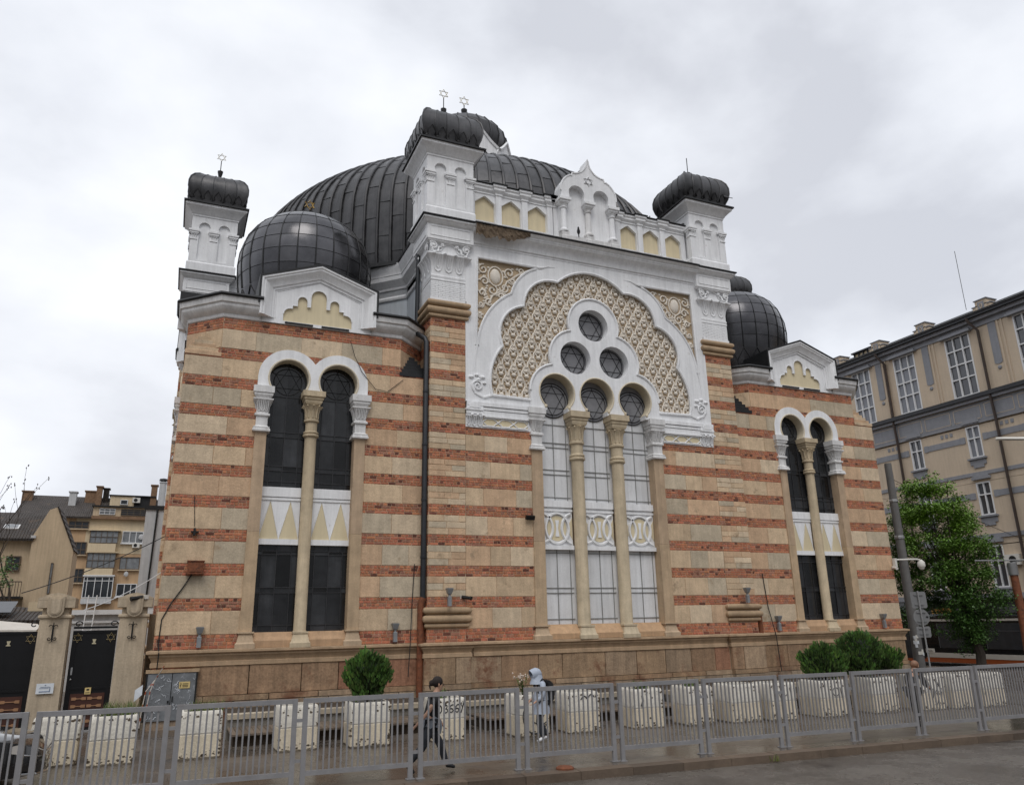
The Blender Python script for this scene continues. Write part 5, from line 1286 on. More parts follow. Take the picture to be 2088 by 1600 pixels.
b=MB([M_orange,M_creamw]); b.box(-9.5,-1.45,0,6,-2,8.8,0); b.box(-6.15,-1.47,-.03,0,6.1,8.78,1); b.box(-6.9,-5.95,-.02,0,8.4,8.8,1); b.build('wall',ap)
b=MB([M_tile]); b.loft([[(-11,-.35,8.72),(-1.3,-.35,8.72),(-1.3,3.0,10.7),(-11,3.0,10.7)],[(-11,-.35,8.86),(-1.3,-.35,8.86),(-1.3,3.0,10.85),(-11,3.0,10.85)]]); rf=b.build('roof',ap)
for x0,x1,y,z0,z1,mm in ((-11.1,-10.4,2,8.6,10.95,M_brickd),(-7.8,-7.3,1.4,9.5,10.95,M_greyw),(-6.75,-5.9,2,10,11.15,M_brickd),(-5.95,-5.55,1.6,9.9,11.5,M_brickd),(-5.5,-5.1,2.2,10,11.45,M_tile),(-1.95,-1.5,1.0,9.6,11.7,M_brickd)):
    c=MB([mm]); c.box(x0,x1,y,y+.6,z0,z1); c.box(x0-.07,x1+.07,y-.07,y+.67,z1,z1+.09); c.build('chimney',rf)
f_=MB([M_greyw,M_roofdk]); f_.lathe(-1.1,.8,[(.26,9.5),(.26,11.9),(.30,11.9),(.30,12.0)],12,0); f_.lathe(-1.1,.8,[(.2,12.0),(.2,12.1),(.34,12.1),(.3,12.25),(.02,12.32)],12,1); f_.build('flue',ap,40)
d=MB([M_creamw,M_roofdk]); d.box(-4.85,-3.1,1.0,3,9.9,10.75,0); d.box(-4.95,-1.5,.9,3,10.75,10.83,1); d.box(-3.1,-1.6,1.1,3,9.9,10.75,1); dm=d.build('dormer',ap)
d=MB([M_beige,M_roofdk,M_brickd]); d.box(-5.85,-1.5,-.15,2,8.95,9.68,0); d.box(-5.95,-1.45,-.35,2,9.68,9.78,1); d.box(-5.9,-1.5,-.38,-.1,8.72,8.95,2); d.build('dormer',ap)
mD=lambda a,b,h:(a,.92-h,b); mD2=lambda a,b,h:(a,-.22-h,b)
window(ap,mD,-4.1,-3.55,10.05,10.45,[],[],M_wframe); window(ap,mD2,-5.4,-4.3,9.08,9.55,[.33,.66],[.5],M_wframe,M_panel_,.035); window(ap,mD2,-3.9,-1.6,9.05,9.55,[.2,.4,.6,.8],[.35,.7],M_bframe,None,.04)
def acu(par,mp,a,b,s=.3):
    def bx(p0,p1,q0,q1,h0,h1,mb,m): 
        vs=[mp(p,q,h) for h in (h0,h1) for q in (q0,q1) for p in (p0,p1)]; mb.add(vs,[(0,1,3,2),(4,5,7,6),(0,1,5,4),(2,3,7,6),(0,2,6,4),(1,3,7,5)],m)
    m=MB([M_ww,M_iron]); bx(a-s,a+s,b-s*.7,b+s*.7,0,.25,m,0); pts=[(a-s*.15+s*.5*cos(i*PI/8),b+s*.5*sin(i*PI/8)) for i in range(16)]; m.plate([pts],mp,.25,.265,1); m.build('air_conditioner',par)
def dish(par,mp,a,b,r=.2):
    m=MB([M_greyw]); c=mp(a,b,.15); m.sphere(c[0],c[1],c[2],r*.8,.05,r,10,6); m.tube([mp(a,b,.1),mp(a-r,b-.1,.4)],.012,4); m.build('satellite_dish',par)
acu(ap,mD,-2.95,10.42,.28); acu(ap,mA,-2.55,6.75,.26); dish(ap,mA,-2.25,7.4,.22); dish(ap,mA,-3.0,4.55,.2)
for a0,a1,b0,b1 in ((-7.4,-6.0,7.95,8.52),(-7.05,-5.98,5.98,6.95),(-6.98,-5.93,3.9,4.95)): window(ap,mA,a0,a1,b0,b1,[.33,.66],[.4],M_bframe,None,.06,sill=M_beige)
window(ap,mA,-3.6,-2.1,6.92,7.85,[.35,.65],[],M_wframe,M_panel_,.06,sill=M_wframe); window(ap,mA,-3.56,-2.14,4.9,5.86,[.33],[],M_bframe,M_panel_,.05,sill=M_beige); window(ap,mA,-3.56,-2.15,2.88,3.84,[.38,.7],[],M_wframe,None,.06,sill=M_wframe)
for z0,z1,pz,mm,pm in ((6.85,7.8,6.2,M_bframe,M_panel_),(4.98,6.12,4.4,M_bframe,M_panel_)):
    c=MB([M_creamw]); c.box(-5.85,-3.95,-.55,0,pz,z0-.03); c.box(-5.9,-3.7,-.6,0,z1,z1+.06); bl=c.build('balcony',ap)
    window(ap,lambda a,b,h:(a,-.5-h,b),-5.8,-3.85,z0,z1,[.2,.4,.6,.8],[.5] if mm is M_bframe else [],mm,pm,.035)
c=MB([M_wframe,M_greyw]); c.box(-5.9,-3.75,-.62,0,4.36,4.46,0); c.box(-5.85,-3.8,-.55,0,2.35,2.75,1); c.build('balcony',ap)
window(ap,lambda a,b,h:(a,-.52-h,b),-5.82,-3.8,2.78,4.34,[.12,.38,.62,.85],[.8],M_wframe,None,.05)
b=MB([M_iron]); b.tube([(-1.75,-.06,2),(-1.6,-.06,8.7)],.05,6); b.build('drainpipe',ap)
# narrow pale wing next to the synagogue
o=empty('annex_tower',(0,0,0)); 
b2=MB([M_greyw,M_iron]); b2.T=lambda x,y,z:(x,y,z+2); b2.box(-1.6,-.12,30,34,-2,7.6,0); b2.box(-1.7,-.1,29.9,34,7.6,7.85,1); o.location=(0,0,-2); b2.build('wall',o); b3=MB([M_iron]); b3.T=b2.T; b3.tube([(-1.1,29.9,-1),(-.95,29.9,7.6)],.06,6); b3.build('drainpipe',o)
tag(o,'narrow pale grey wall with a dark drainpipe just left of the striped corner','building')
# gabled house
h=empty('gabled_house',(-6.6,24,-2),label='beige gabled house with mossy tiled roof and balcony, left of the apartment block',cat='building')
b=MB([M_beige]); b.loft([[(.0,0,0),(1.95,0,0),(1.95,0,6.5),(.95,0,8.75),(.60,0,8.6),(0,0,7.2)],[(.0,2.2,0),(1.95,2.2,0),(1.95,2.2,6.5),(.95,2.2,8.75),(.60,2.2,8.6),(0,2.2,7.2)]]); b.box(-6,0.0,.3,8,0,7.0); b.build('wall',h)
b=MB([M_tile,M_greyw]); b.loft([[(-6,-.1,6.9),(.05,-.1,6.95),(.70,2.4,8.62),(-6,3.4,8.6)],[(-6,-.1,7.03),(.05,-.1,7.08),(.70,2.4,8.75),(-6,3.4,8.73)]],m=0)
for i in range(7):
    t=i/7; b.box(-.06+.72*t,.16+.72*t,-.12+3.4*t,.30+3.4*t,7.10+1.72*t,7.24+1.72*t,1)
b.loft([[(.93,-.06,8.76),(1.0,-.06,8.78),(2.02,-.06,6.48),(1.96,-.06,6.48)],[(.93,2.2,8.76),(1.0,2.2,8.78),(2.02,2.2,6.48),(1.96,2.2,6.48)]],m=0)
hr=b.build('roof',h); b=MB([M_wframe,M_panel_]); MS=Matrix.Translation((-1.15,1.0,7.72))@Matrix.Rotation(math.atan2(1.8,3.5),4,'X'); b.obox(MS,-.35,.35,-.3,.3,0,.1,0); b.obox(MS,-.28,.28,-.23,.23,.1,.11,1); b.build('skylight',hr)
mH=lambda a,b,h_:(a,.2-h_,b); window(h,mH,-1.05,-.40,5.45,6.2,[.5],[.5],M_bframe); window(h,lambda a,b,h_:(a,-h_-.06,b),1.02,1.14,4.3,5.85,[],[.5],M_bframe,M_panel_,.02,.04)
b=MB([M_iron]); b.box(-3,-.02,-.75,.3,4.05,4.15)
for i in range(24): b.tube([(-3+.128*i,-.72,4.15),(-3+.128*i,-.72,4.85)],.012,4)
b.tube([(-3,-.72,4.86),(-.05,-.72,4.86)],.025,5); b.build('balcony',h)
b=MB([M_greyw,M_tile]); b.box(-12,-8.2,4,9,0,9.5,0); b.loft([[(-12.2,3.8,9.5),(-8.0,3.8,9.5),(-8.0,9,9.5),(-12.2,9,9.5)],[(-12.2,5.5,10.6),(-9.0,5.5,10.6),(-9.0,7.5,10.6),(-12.2,7.5,10.6)]],m=1); 
# annex with white coping and ladder, court roofs
e=empty('courtyard_annex',(-3.6,16,-2),label='low white annex with overhanging coping behind the black gate',cat='building')
b=MB([M_greyw]); b.box(-.1,3.45,0,3,0,3.1); b.build('wall',e); b=MB([M_wframe]); b.box(-.2,3.5,-.25,3,3.1,3.3); b.box(-.1,3.45,-.08,0,2.75,2.85); b.build('coping',e)
e=empty('ladder',(-3.0,15.6,-2),label='white metal ladder leaning on the annex behind the gate',cat='ladder'); b=MB([M_wframe])
for s in (0,.32): b.tube([(s-.03,-.5,.8),(s+.05,0,3.9)],.025,5)
b.build('rail',e); b=MB([M_wframe])
for i in range(8): t=i/8+.03; b.tube([(-.03+.08*t,-.5+.5*t,.8+3.1*t),(.29+.08*t,-.5+.5*t,.8+3.1*t)],.016,5)
b.build('rungs',e)['kind']='stuff'
M_canvas=mat('white_canvas',(.62,.58,.52),.8,var=.1,streak=.15)
e=empty('awning',(-5.4,4.2,-2),label='sloping white canvas awning behind the left gate',cat='awning'); b=MB([M_canvas]); b.loft([[(-2,0,2.55),(2.15,0,2.45),(2.05,1.8,2.62),(-2,1.8,3.05)],[(-2,0,2.60),(2.15,0,2.50),(2.05,1.8,2.67),(-2,1.8,3.10)]]); b.build('canvas',e); b=MB([M_greyw]); b.tube([(-2,.05,2.52),(2.1,.05,2.42)],.04,6); b.tube([(1.9,.2,0),(1.9,.2,2.4)],.03,6); b.build('frame',e)
e=empty('courtyard_shed',(-6.2,10,-2),label='dark tiled low shed roof with a white gable end behind the left gate',cat='building'); b=MB([M_tile,M_pane]); b.loft([[(-2,0,2.75),(2.4,0,2.75),(2.3,2,3.15),(-2,2,3.6)],[(-2,0,2.85),(2.4,0,2.85),(2.3,2,3.25),(-2,2,3.7)]],m=0); MS=Matrix.Translation((.7,.8,3.25))@Matrix.Rotation(.35,4,'X'); b.obox(MS,-.6,.6,-.6,.6,.05,.09,1); b.build('roof',e); b=MB([M_creamw]); b.box(-2,2.3,.2,2,0,2.75); b.box(1.6,2.3,1.7,2.2,2.7,3.52); b.build('wall',e)
# trees by the house
def bare(x,y,z,lb):
    e=empty('bare_tree',(x,y,z),label=lb,cat='tree'); rg=random.Random(12); b=MB([M_bark]); tw=MB([M_bark])
    def br(p,d,l,r,n,mb):
        q=[p]; 
        for i in range(4): d=(d+Vector((rg.gauss(0,.12),rg.gauss(0,.12),rg.uniform(0,.12)))).normalized(); q.append(q[-1]+d*l/4)
        mb.tube([tuple(v) for v in q],r,5,taper=r*.55)
        if n: 
            for k in range(rg.randint(3,4)): 
                t=rg.choice(q[2:]); br(t,(d+Vector((rg.gauss(0,.6),rg.gauss(0,.3),rg.uniform(-.1,.45)))).normalized(),l*.72,r*.5,n-1,tw)
        else:
            for k in range(3): tw.sphere(*(q[-1]+Vector((rg.gauss(0,.05),rg.gauss(0,.05),rg.gauss(0,.08)))),.025,.025,.05,4,3)
    br(Vector((0,0,0)),Vector((.12,0,1)).normalized(),4.6,.09,3,b); b.build('trunk',e); tw.build('branches',e)
bare(-6.35,20,-2,'bare thin tree with a few dried pods in front of the gabled house')
def leafball(mb,rg,c,rad,n,size,droop=.3,tint=(1,1,1)):
    for i in range(n):
        d=Vector((rg.gauss(0,1),rg.gauss(0,1),rg.gauss(0,1))).normalized()*rad*(rg.random()**.45); p=c+Vector((d.x,d.y,d.z*.75))
        t=rg.uniform(0,2*PI); o=Vector((cos(t),sin(t),-droop+rg.gauss(0,.35))).normalized(); w=o.cross(Vector((0,0,1))).normalized(); w=(w+Vector((0,0,rg.gauss(0,.5)))).normalized(); L_=size*rg.uniform(.6,1.4); W_=L_*.30
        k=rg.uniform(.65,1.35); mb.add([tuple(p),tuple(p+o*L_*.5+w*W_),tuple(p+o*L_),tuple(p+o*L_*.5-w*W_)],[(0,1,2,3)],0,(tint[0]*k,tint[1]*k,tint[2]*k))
e=empty('leafy_tree',(-7.1,18,-2),label='small bright green tree at the left edge before the gabled house',cat='tree'); rg=random.Random(8)
b=MB([M_leaf]); 
for i in range(26): leafball(b,rg,Vector((rg.gauss(0,.55),rg.gauss(0,.5),4.5+rg.gauss(0,.6))),.35,70,.12,tint=(1.3,1.5,1.2))
b.build('crown',e); b=MB([M_bark]); b.tube([(0,0,0),(.05,0,2.4),(0,0,4.4)],.08,6,taper=.04); b.build('trunk',e)
# cables
M_cable=mat('black_cable',(.012,.012,.012),.6)
def cable(pts,r,lb,m=None):
    b=MB([m or M_cable]); b.tube(pts,r,5); o=b.build('cable'); tag(o,lb,'cable'); return o
def sag(a,b,s,n=12): a,b=Vector(a),Vector(b); return [tuple(a.lerp(b,i/n)-Vector((0,0,s*4*(i/n)*(1-i/n)))) for i in range(n+1)]
cable(sag((-3.6,3,1.5),(-.05,3,3.18),.12),.014,'black overhead cable crossing from the gabled house to the striped corner')
cable(sag((-1.9,2.0,1.0),(-.04,1.5,2.0),.1),.012,'pale cable running above the black gate',M_wframe)
# ================================================================ RIGHT: OFFICE BUILDING
XB=44.0
M_office=mat('office_stucco',(.56,.455,.34),.85,var=.06,scale=.6,streak=.15,fine=.03)
M_officeg=mat('office_grey_trim',(.25,.255,.275),.8,var=.1,streak=.12)
M_gutter=mat('dark_gutter',(.035,.036,.04),.5,metal=.3,var=.2)
M_bpipe=mat('brown_downpipe',(.05,.035,.028),.5,metal=.3,var=.2)
M_pane2=mat('reflecting_pane',(.05,.053,.06),.04,var=.2,spec=.9)
M_blind=mat('pane_with_grey_blind',(.20,.21,.235),.2,var=.1)
of=empty('office_building',(XB,8,-2),label='beige and grey office building with tall gridded top windows across the side street',cat='building')
Yc0=8
mO=lambda a,b,h:(-h,a-Yc0,b+2)      # a = along the facade, b = level
b=MB([M_office]); Y0o,Y1o=-14,46
def obx(mb,a0,a1,b0,b1,h0,h1,m=0): mb.box(-h1,-h0,a0-Yc0,a1-Yc0,b0+2,b1+2,m)
# upper wall built between window openings
tops=[(-13.9,-12.2),(-9.9,-8.2),(-5.9,-4.2),(-2.0,-.3),(1.95,3.65),(6.43,8.13),(10.40,12.07),(14.05,15.65),(17.8,19.4),(21.5,23.2),(25.3,27),(29,30.7)]
lows=[(-8.6,-7.7),(-4.6,-3.7),(-.6,.3),(3.0,3.9),(6.92,7.82),(10.95,11.85),(14.9,15.8),(18.9,19.8),(22.8,23.7)]
obx(b,Y0o,Y1o,-2,17.9,-8,-.35)
def wallrow(z0,z1,ops):
    y=Y0o
    for a,c in sorted(ops)+[(Y1o,Y1o)]:
        if a>y: obx(b,y,a,z0,z1,-.35,0)
        y=c
wallrow(13.14,17.15,tops); obx(b,Y0o,Y1o,17.15,17.9,-.35,0); obx(b,Y0o,Y1o,11.35,13.14,-.35,0); wallrow(9.36,11.3,lows); obx(b,Y0o,Y1o,7.92,9.36,-.35,0); wallrow(5.94,7.9,lows); obx(b,Y0o,Y1o,4.25,5.94,-.35,0); wallrow(1.82,4.2,lows); obx(b,Y0o,Y1o,1.2,1.82,-.35,0)
wo=b.build('wall',of)
b=MB([M_officeg,M_office,M_gutter])
obx(b,Y0o,Y1o,17.16,17.5,0,.08,0); obx(b,Y0o,Y1o,17.5,17.72,0,.3,0); obx(b,Y0o,Y1o,17.72,17.9,0,.5,2); obx(b,Y0o,Y1o,12.86,13.10,0,.35,2); obx(b,Y0o,Y1o,12.66,12.86,0,.22,0)
obx(b,Y0o,Y1o,11.55,12.62,0,.03,0); obx(b,Y0o,Y1o,11.38,11.52,0,.10,0); obx(b,Y0o,Y1o,8.30,8.52,0,.06,0); obx(b,Y0o,Y1o,4.6,4.85,0,.08,0); obx(b,Y0o,Y1o,1.2,1.5,0,.25,0)
y=Y0o
while y<Y1o:
    for q0,q1,r0,r1 in ((y+.1,y+1.9,11.66,11.69),(y+.1,y+1.9,12.44,12.47),(y+.1,y+.13,11.66,12.47),(y+1.87,y+1.9,11.66,12.47)): obx(b,q0,q1,r0,r1,.03,.045,1)
    y+=2.05
b.build('cornice',of)
for k,ops in enumerate((lows,)):
    for z0,z1 in ((10.36,10.72),(6.95,7.3)):
        b=MB([M_officeg,M_office]); y=Y0o
        for a,c in sorted(ops)+[(Y1o,Y1o)]:
            if a-.12>y+.1: obx(b,y+.12,a-.12,z0,z1,0,.035,0); obx(b,a-.45,a-.14,z0-.02,z1+.02,.035,.05,0); obx(b,y+.14,y+.45,z0-.02,z1+.02,.035,.05,0)
            y=c
        b.build('string_band',of)
rw=random.Random(6)
for a0,a1 in tops:
    if a1<-1 or a0>20: continue
    window(of,mO,a0,a1,13.16,17.1,[.33,.67],[.30,.53,.765],M_wframe,M_blind if rw.random()<.4 else M_pane2,.09,.2)
    b=MB([M_officeg]); obx(b,a0-.25,a1+.25,17.08,17.2,0,.28); obx(b,a0-.15,a1+.15,17.2,17.3,0,.2); b.build('window_hood',of)
for a0,a1 in lows:
    if a1<-1 or a0>20: continue
    for z0,z1 in ((9.36,11.3),(5.94,7.9),(1.82,4.2)):
        window(of,mO,a0,a1,z0,z1,[.5],[.62],M_wframe,M_pane2 if rw.random()<.7 else M_blind,.08,.2)
        b=MB([M_officeg]); obx(b,a0-.14,a1+.14,z0-.1,z0,-.2,.16); obx(b,a0-.05,a1+.05,z0-.42,z0-.1,0,.06); obx(b,a0+.12,a1-.12,z0-.60,z0-.42,0,.06); b.build('window_sill',of); b=MB([M_officeg]); obx(b,a0-.12,a1+.12,z1+.16,z1+.34,0,.16); obx(b,a0-.02,a1+.02,z1+.34,z1+.40,0,.12); b.build('window_hood',of)
    b=MB([M_officeg])
    for z in (9.95,): 
        for q in range(3): obx(b,a1+.9+q*.32,a1+1.08+q*.32,z+1.0,z+1.22,0,.03)
    b.build('vent_blocks',of)['kind']='stuff'
for yy in (-2.9,1.0,4.93,9.55,13.3,16.9):
    b=MB([M_officeg,M_office]); mm=lambda a,b2,h:mO(a,b2,h)
    b.plate([[(yy-.24,14.62),(yy-.12,14.55),(yy,14.53),(yy+.12,14.55),(yy+.24,14.62),(yy+.24,17.3),(yy-.24,17.3)]],mO,-.02,.03,0); c=mO(yy,14.32,.02); b.sphere(c[0],c[1],c[2],.06,.13,.13,8,6,0)
    for s in (.38,.62): obx(b,yy-s-.05,yy-s+.05,13.15,17.16,0,.05,1)
    b.build('pilaster_strip',of)
for yy in (-1.9,5.72,12.62,19.5):
    b=MB([M_bpipe]); X=-.16; q=lambda z:z+2
    b.tube([(-.5,yy-Yc0+.35,q(17.75)),(-.45,yy-Yc0+.3,q(17.5)),(X,yy-Yc0,q(16.9)),(X,yy-Yc0,q(13.15))],.085,8); b.tube([(-.22,yy-Yc0,q(12.9)),(-.14,yy-Yc0,q(11.3)),(-.14,yy-Yc0,q(1))],.085,8); b.build('downpipe',of,40)
b=MB([M_tiled]); b.loft([[(-.55,Y0o-Yc0,19.86),(-.55,Y1o-Yc0,19.86),(7,Y1o-Yc0,23.0),(7,Y0o-Yc0,23.0)],[(-.55,Y0o-Yc0,19.98),(-.55,Y1o-Yc0,19.98),(7,Y1o-Yc0,23.15),(7,Y0o-Yc0,23.15)]]); rf=b.build('roof',of)
for yy in (-2.9,1.2,5.3,9.55,13.2,16.75,20.5):
    b=MB([M_office,M_officeg,M_gutter]); obx(b,yy-.36,yy+.36,17.92,18.74,-.9,.02,0); obx(b,yy-.58,yy+.58,17.92,18.40,-.9,-.02,0); obx(b,yy-.42,yy+.42,18.74,18.80,-.95,.07,1); obx(b,yy-.63,yy+.63,18.40,18.46,-.95,.02,1); obx(b,yy-.2,yy+.2,18.08,18.62,.02,.04,1)
    b.tube([mO(yy+.11*cos(t*.7)*(1-t/14),18.35+.16*sin(t*.7),.05) for t in range(12)],.02,4,m=0); b.build('parapet_block',of)
b=MB([M_gutter,M_creamw]); obx(b,13.9,16.2,18.9,19.0,-3,-.9,0); 
for i in range(6): obx(b,14.0+.4*i,14.06+.4*i,18.3,18.9,-2.6,-1.0,0)
obx(b,14,16.1,18.3,18.85,-2.9,-1.1,1); b.build('dormer',of)
b=MB([M_iron]); c=mO(7.6,19.3,-2); b.tube([c,(c[0],c[1],c[2]+4.2)],.02,4); b.build('antenna',of)
acu(of,mO,6.4,3.3,.42)
b=MB([M_gutter,M_pane]); obx(b,Y0o,Y1o,-1.9,1.15,.0,.04,1)
for i in range(20): obx(b,Y0o+3*i,Y0o+3*i+.3,-2,1.2,0,.1,0)
b.build('shopfront',of)
# ---------------------------------------------------------------- tram
M_tramw=mat('tram_white',(.50,.47,.42),.35,var=.06,coat=.3); M_tramo=mat('tram_orange',(.30,.065,.012),.4,var=.1,coat=.3); M_tramd=mat('tram_dark_glass',(.006,.006,.007),.08,var=.3,spec=.5); M_tramg=mat('tram_grey_roof',(.075,.078,.085),.6,var=.2); M_yel=mat('warning_yellow',(.62,.34,.08),.5)
tr_=empty('tram',(38.1,4,-2.13),label='dark windowed tram with white and orange skirt waiting behind the fence at right',cat='tram')
b=MB([M_tramd,M_tramw,M_tramo,M_tramg])
L0,L1=-12,9.5; prof=[(-1.15,.28),(-1.22,.45),(-1.22,1.0),(-1.2,2.25),(-1.05,2.5)]
ringz=lambda y:[(-1.15,y,.28),(-1.2,y,.5),(-1.2,y,2.1),(-1.12,y,2.42),(-.95,y,2.55),(.95,y,2.55),(1.12,y,2.42),(1.2,y,2.1),(1.2,y,.5),(1.15,y,.28)]
b.loft([ringz(L0),ringz(L1)],m=0); b.build('body',tr_,30)
b=MB([M_tramw]); b.box(-1.235,-1.2,L0,3.1,.43,.66); b.box(-1.215,-1.1,L0,L1,2.20,2.30); b.build('white_band',tr_); b=MB([M_tramo]); b.box(-1.225,-1.2,L0,L1,.20,.425); b.build('orange_skirt',tr_)
b=MB([M_tramg]); b.box(-1.0,1,-11,1.5,2.55,2.85); b.box(-.8,.8,3,7,2.55,2.75); b.build('roof_equipment',tr_); b=MB([M_yel,M_iron,M_red]); b.box(-1.03,-1.0,1.55,2.7,2.58,2.84,0); b.plate([[(2.45,2.62),(2.65,2.62),(2.55,2.80)]],lambda a,q,h:(-1.03-h,a,q),0,.006,1)
for z in (2.66,2.72,2.78): b.box(-1.037,-1.03,1.7,2.3,z-.012,z+.008,2)
b.build('warning_sign',tr_)
for y0,y1 in ((-11.5,-9),(-8.7,-6.2),(-5.9,-3.4),(-2.2,-.2),(.2,2.4)):
    b=MB([M_tramg,M_pane]); b.box(-1.222,-1.19,y0,y1,.9,2.1,1); 
    for q in ((y0,y0+.04,.9,2.1),(y1-.04,y1,.9,2.1),(y0,y1,1.72,1.75)): b.box(-1.23,-1.2,q[0],q[1],q[2],q[3],0)
    b.build('window',tr_)
for y0 in (3.3,5.2):
    b=MB([M_iron,M_pane]); b.box(-1.23,-1.2,y0,y0+1.5,.35,2.1,0)
    for q in (0,.78): b.box(-1.24,-1.22,y0+q+.06,y0+q+.66,.55,2.0,1)
    b.build('door',tr_)
b=MB([M_ww,M_iron]); b.box(-1.245,-1.22,2.75,3.25,.66,.86,0); b.tube([(-1.25,2.85+.05*i,.72+.05*(i%2)) for i in range(7)],.012,4,m=1); b.build('number_plate',tr_)
# ---------------------------------------------------------------- street tree
def street_tree():
    e=empty('street_tree',(32.3,.9,-2.13),label='bushy green street tree with drooping leaves between the striped corner and the office building',cat='tree'); rg=random.Random(31)
    b=MB([M_bark]); b.tube([(0,0,0),(.05,-.05,.9),(-.10,.10,2.0),(-.2,.2,3.0)],.21,8,taper=.15)
    br=MB([M_bark]); cl=[]
    # axis across the view is (.62,-.78,0)
    ax=Vector((.60,-.80,0)); dp=Vector((.80,.60,0))
    spots=[(-1.35,7.0,0),(-.5,8.1,.2),(.35,7.9,-.2),(1.0,7.2,.2),(-1.6,6.0,.3),(-.7,6.9,-.7),(.2,7.0,-.8),(1.3,6.2,-.3),(1.75,5.3,0),(-1.9,5.2,.2),(-1.0,5.7,-.9),(.9,5.4,-.9),(.2,5.9,.9),(1.2,6.7,.8),(-.9,7.0,.9),(-1.9,4.3,.2),(-1.3,3.4,.2),(.6,4.4,-.8),(1.5,4.2,-.4),(2.2,4.2,.3),(1.9,3.2,.1),(.9,3.2,-.6),(2.3,3.0,.5),(-.3,4.0,-1.0),(.3,2.4,-.6),(.9,2.1,.0),(1.4,2.5,.2),(-.5,3.0,.5),(-1.7,2.6,.5),(0,4.9,.6),(1.3,5.0,.9),(2.0,2.2,.4),(-1.0,4.6,.9),(.7,1.6,-.1)]
    for s,z,d in spots:
        if s>=2.0: continue
        s=s*.92-.12
        c=ax*s+dp*d*.9+Vector((-.2,.2,z)); cl.append(c)
        st=Vector((-.2,.2,min(3.0,z-.6) if z>3 else 2.2)); mid=st.lerp(c,.55)+Vector((rg.gauss(0,.15),rg.gauss(0,.15),.25)); br.tube([tuple(st),tuple(st.lerp(mid,.5)+Vector((0,0,.1))),tuple(mid),tuple(c)],.06,5,taper=.015)
    tk=b.build('trunk',e); br.build('branches',e)
    lf=MB([M_leaf])
    for c in cl:
        hi=max(0,min(1,(c.z-3)/4.5)); tint=(.85+1.5*hi,1.0+1.25*hi,.8)  # light on the crown's top put into leaf colour: higher clusters tinted brighter
        for q in range(15):
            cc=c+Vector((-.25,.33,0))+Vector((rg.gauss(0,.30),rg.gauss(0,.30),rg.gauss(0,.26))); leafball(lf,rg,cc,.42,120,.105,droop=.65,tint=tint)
    lf.build('crown',e)
street_tree()
# ---------------------------------------------------------------- poles, signs, lamp
M_conc=mat('concrete_pole',(.13,.125,.12),.8,var=.2,streak=.2,bump=.2); M_signb=mat('sign_back_grey',(.22,.22,.22),.5,metal=.4,var=.1); M_galv=mat('galvanised',(.36,.36,.36),.45,metal=.6,var=.15)
e=empty('concrete_pole',(29.3,1.4,-2),label='tall grey concrete pole beside the right corner, stickers near its foot',cat='pole'); b=MB([M_conc]); b.lathe(0,0,[(.23,0),(.22,.1),(.15,8.9),(.14,8.95)],14); b.build('shaft',e,40); b=MB([M_galv]); b.lathe(0,0,[(.19,5.6),(.205,5.62),(.205,5.72),(.19,5.74)],12); b.lathe(0,0,[(.175,7.2),(.19,7.22),(.19,7.3),(.175,7.32)],12); b.build('clamp_band',e)
b=MB([M_paper,M_ww]); 
for q in range(12): a=rnd.uniform(3.4,5.2); z=rnd.uniform(.7,1.6); b.obox(Matrix.Rotation(a,4,'Z'),.215,.226,-.05,.05,z,z+.13,q%2)
b.build('stickers',e)['kind']='stuff'
e=empty('sign_post',(28.0,-.15,-2),label='thin post with backs of a square, a round and a small square traffic sign',cat='sign post'); b=MB([M_galv]); b.tube([(0,0,0),(-.02,.0,3.35)],.032,8); b.build('post',e,40)
Mz=Matrix.Rotation(R(-24),4,'Z')
def sgn(pts,h0,name):
    b=MB([M_signb]); b.plate([pts],lambda a,q,h:tuple(Mz@Vector((a,.06-h,q))),0,.02)
    for z in h0: b.obox(Mz,-.18,.18,.0,.04,z,z+.03,0)
    b.build(name,e)
rr=lambda hx,z0,z1,r=.05:[(-hx+r,z0),(hx-r,z0),(hx,z0+r),(hx,z1-r),(hx-r,z1),(-hx+r,z1),(-hx,z1-r),(-hx,z0+r)]
sgn(rr(.31,2.68,3.32),(2.8,3.18),'square_sign'); sgn(arc(0,2.33,.32,0,350,30),(2.15,2.5),'round_sign'); sgn(rr(.28,1.56,1.98),(1.68,1.88),'small_sign')
b=MB([M_iron]); b.obox(Mz,.18,.27,.03,.038,2.3,2.37); b.build('sticker',e)
e=empty('tram_pole',(33.3,-.65,-2.13),label='rusty brown catenary pole with grey cap at the right edge',cat='pole'); b=MB([M_rust,M_signb]); b.lathe(0,0,[(.20,0),(.15,4.1)],12,0); b.lathe(0,0,[(.19,4.1),(.19,4.6),(.16,4.62)],12,1); b.build('shaft',e,40); b=MB([M_galv]); b.tube([(-1.6,.5,4.72),(2.5,-.8,4.72)],.035,5); b.tube([(0,0,4.6),(.5,-.15,4.72)],.03,5); b.build('bracket_arm',e)
e=empty('street_lamp',(30.2,-6.6,-2),label='slim street lamp whose arm reaches into the photo from the right edge',cat='street lamp'); b=MB([M_galv]); b.tube([(0,0,0),(0,0,6.5),(-.35,.55,7.6),(-1.0,1.5,8.55)],.06,8); b.build('mast',e,40)
b=MB([M_ww]); Ml=Matrix.Translation((-1.35,2.05,8.72))@Matrix.Rotation(R(123),4,'Z')@Matrix.Rotation(R(-8),4,'Y'); b.loft([[tuple(Ml@Vector((x,y*w,z))) for y,z in ((-.13,0),(-.09,.07),(.09,.07),(.13,0),(.08,-.04),(-.08,-.04))] for x,w in ((-.75,.3),(-.6,.8),(.1,1),(.38,.8),(.45,.3))]); b.build('lamp_head',e,40)
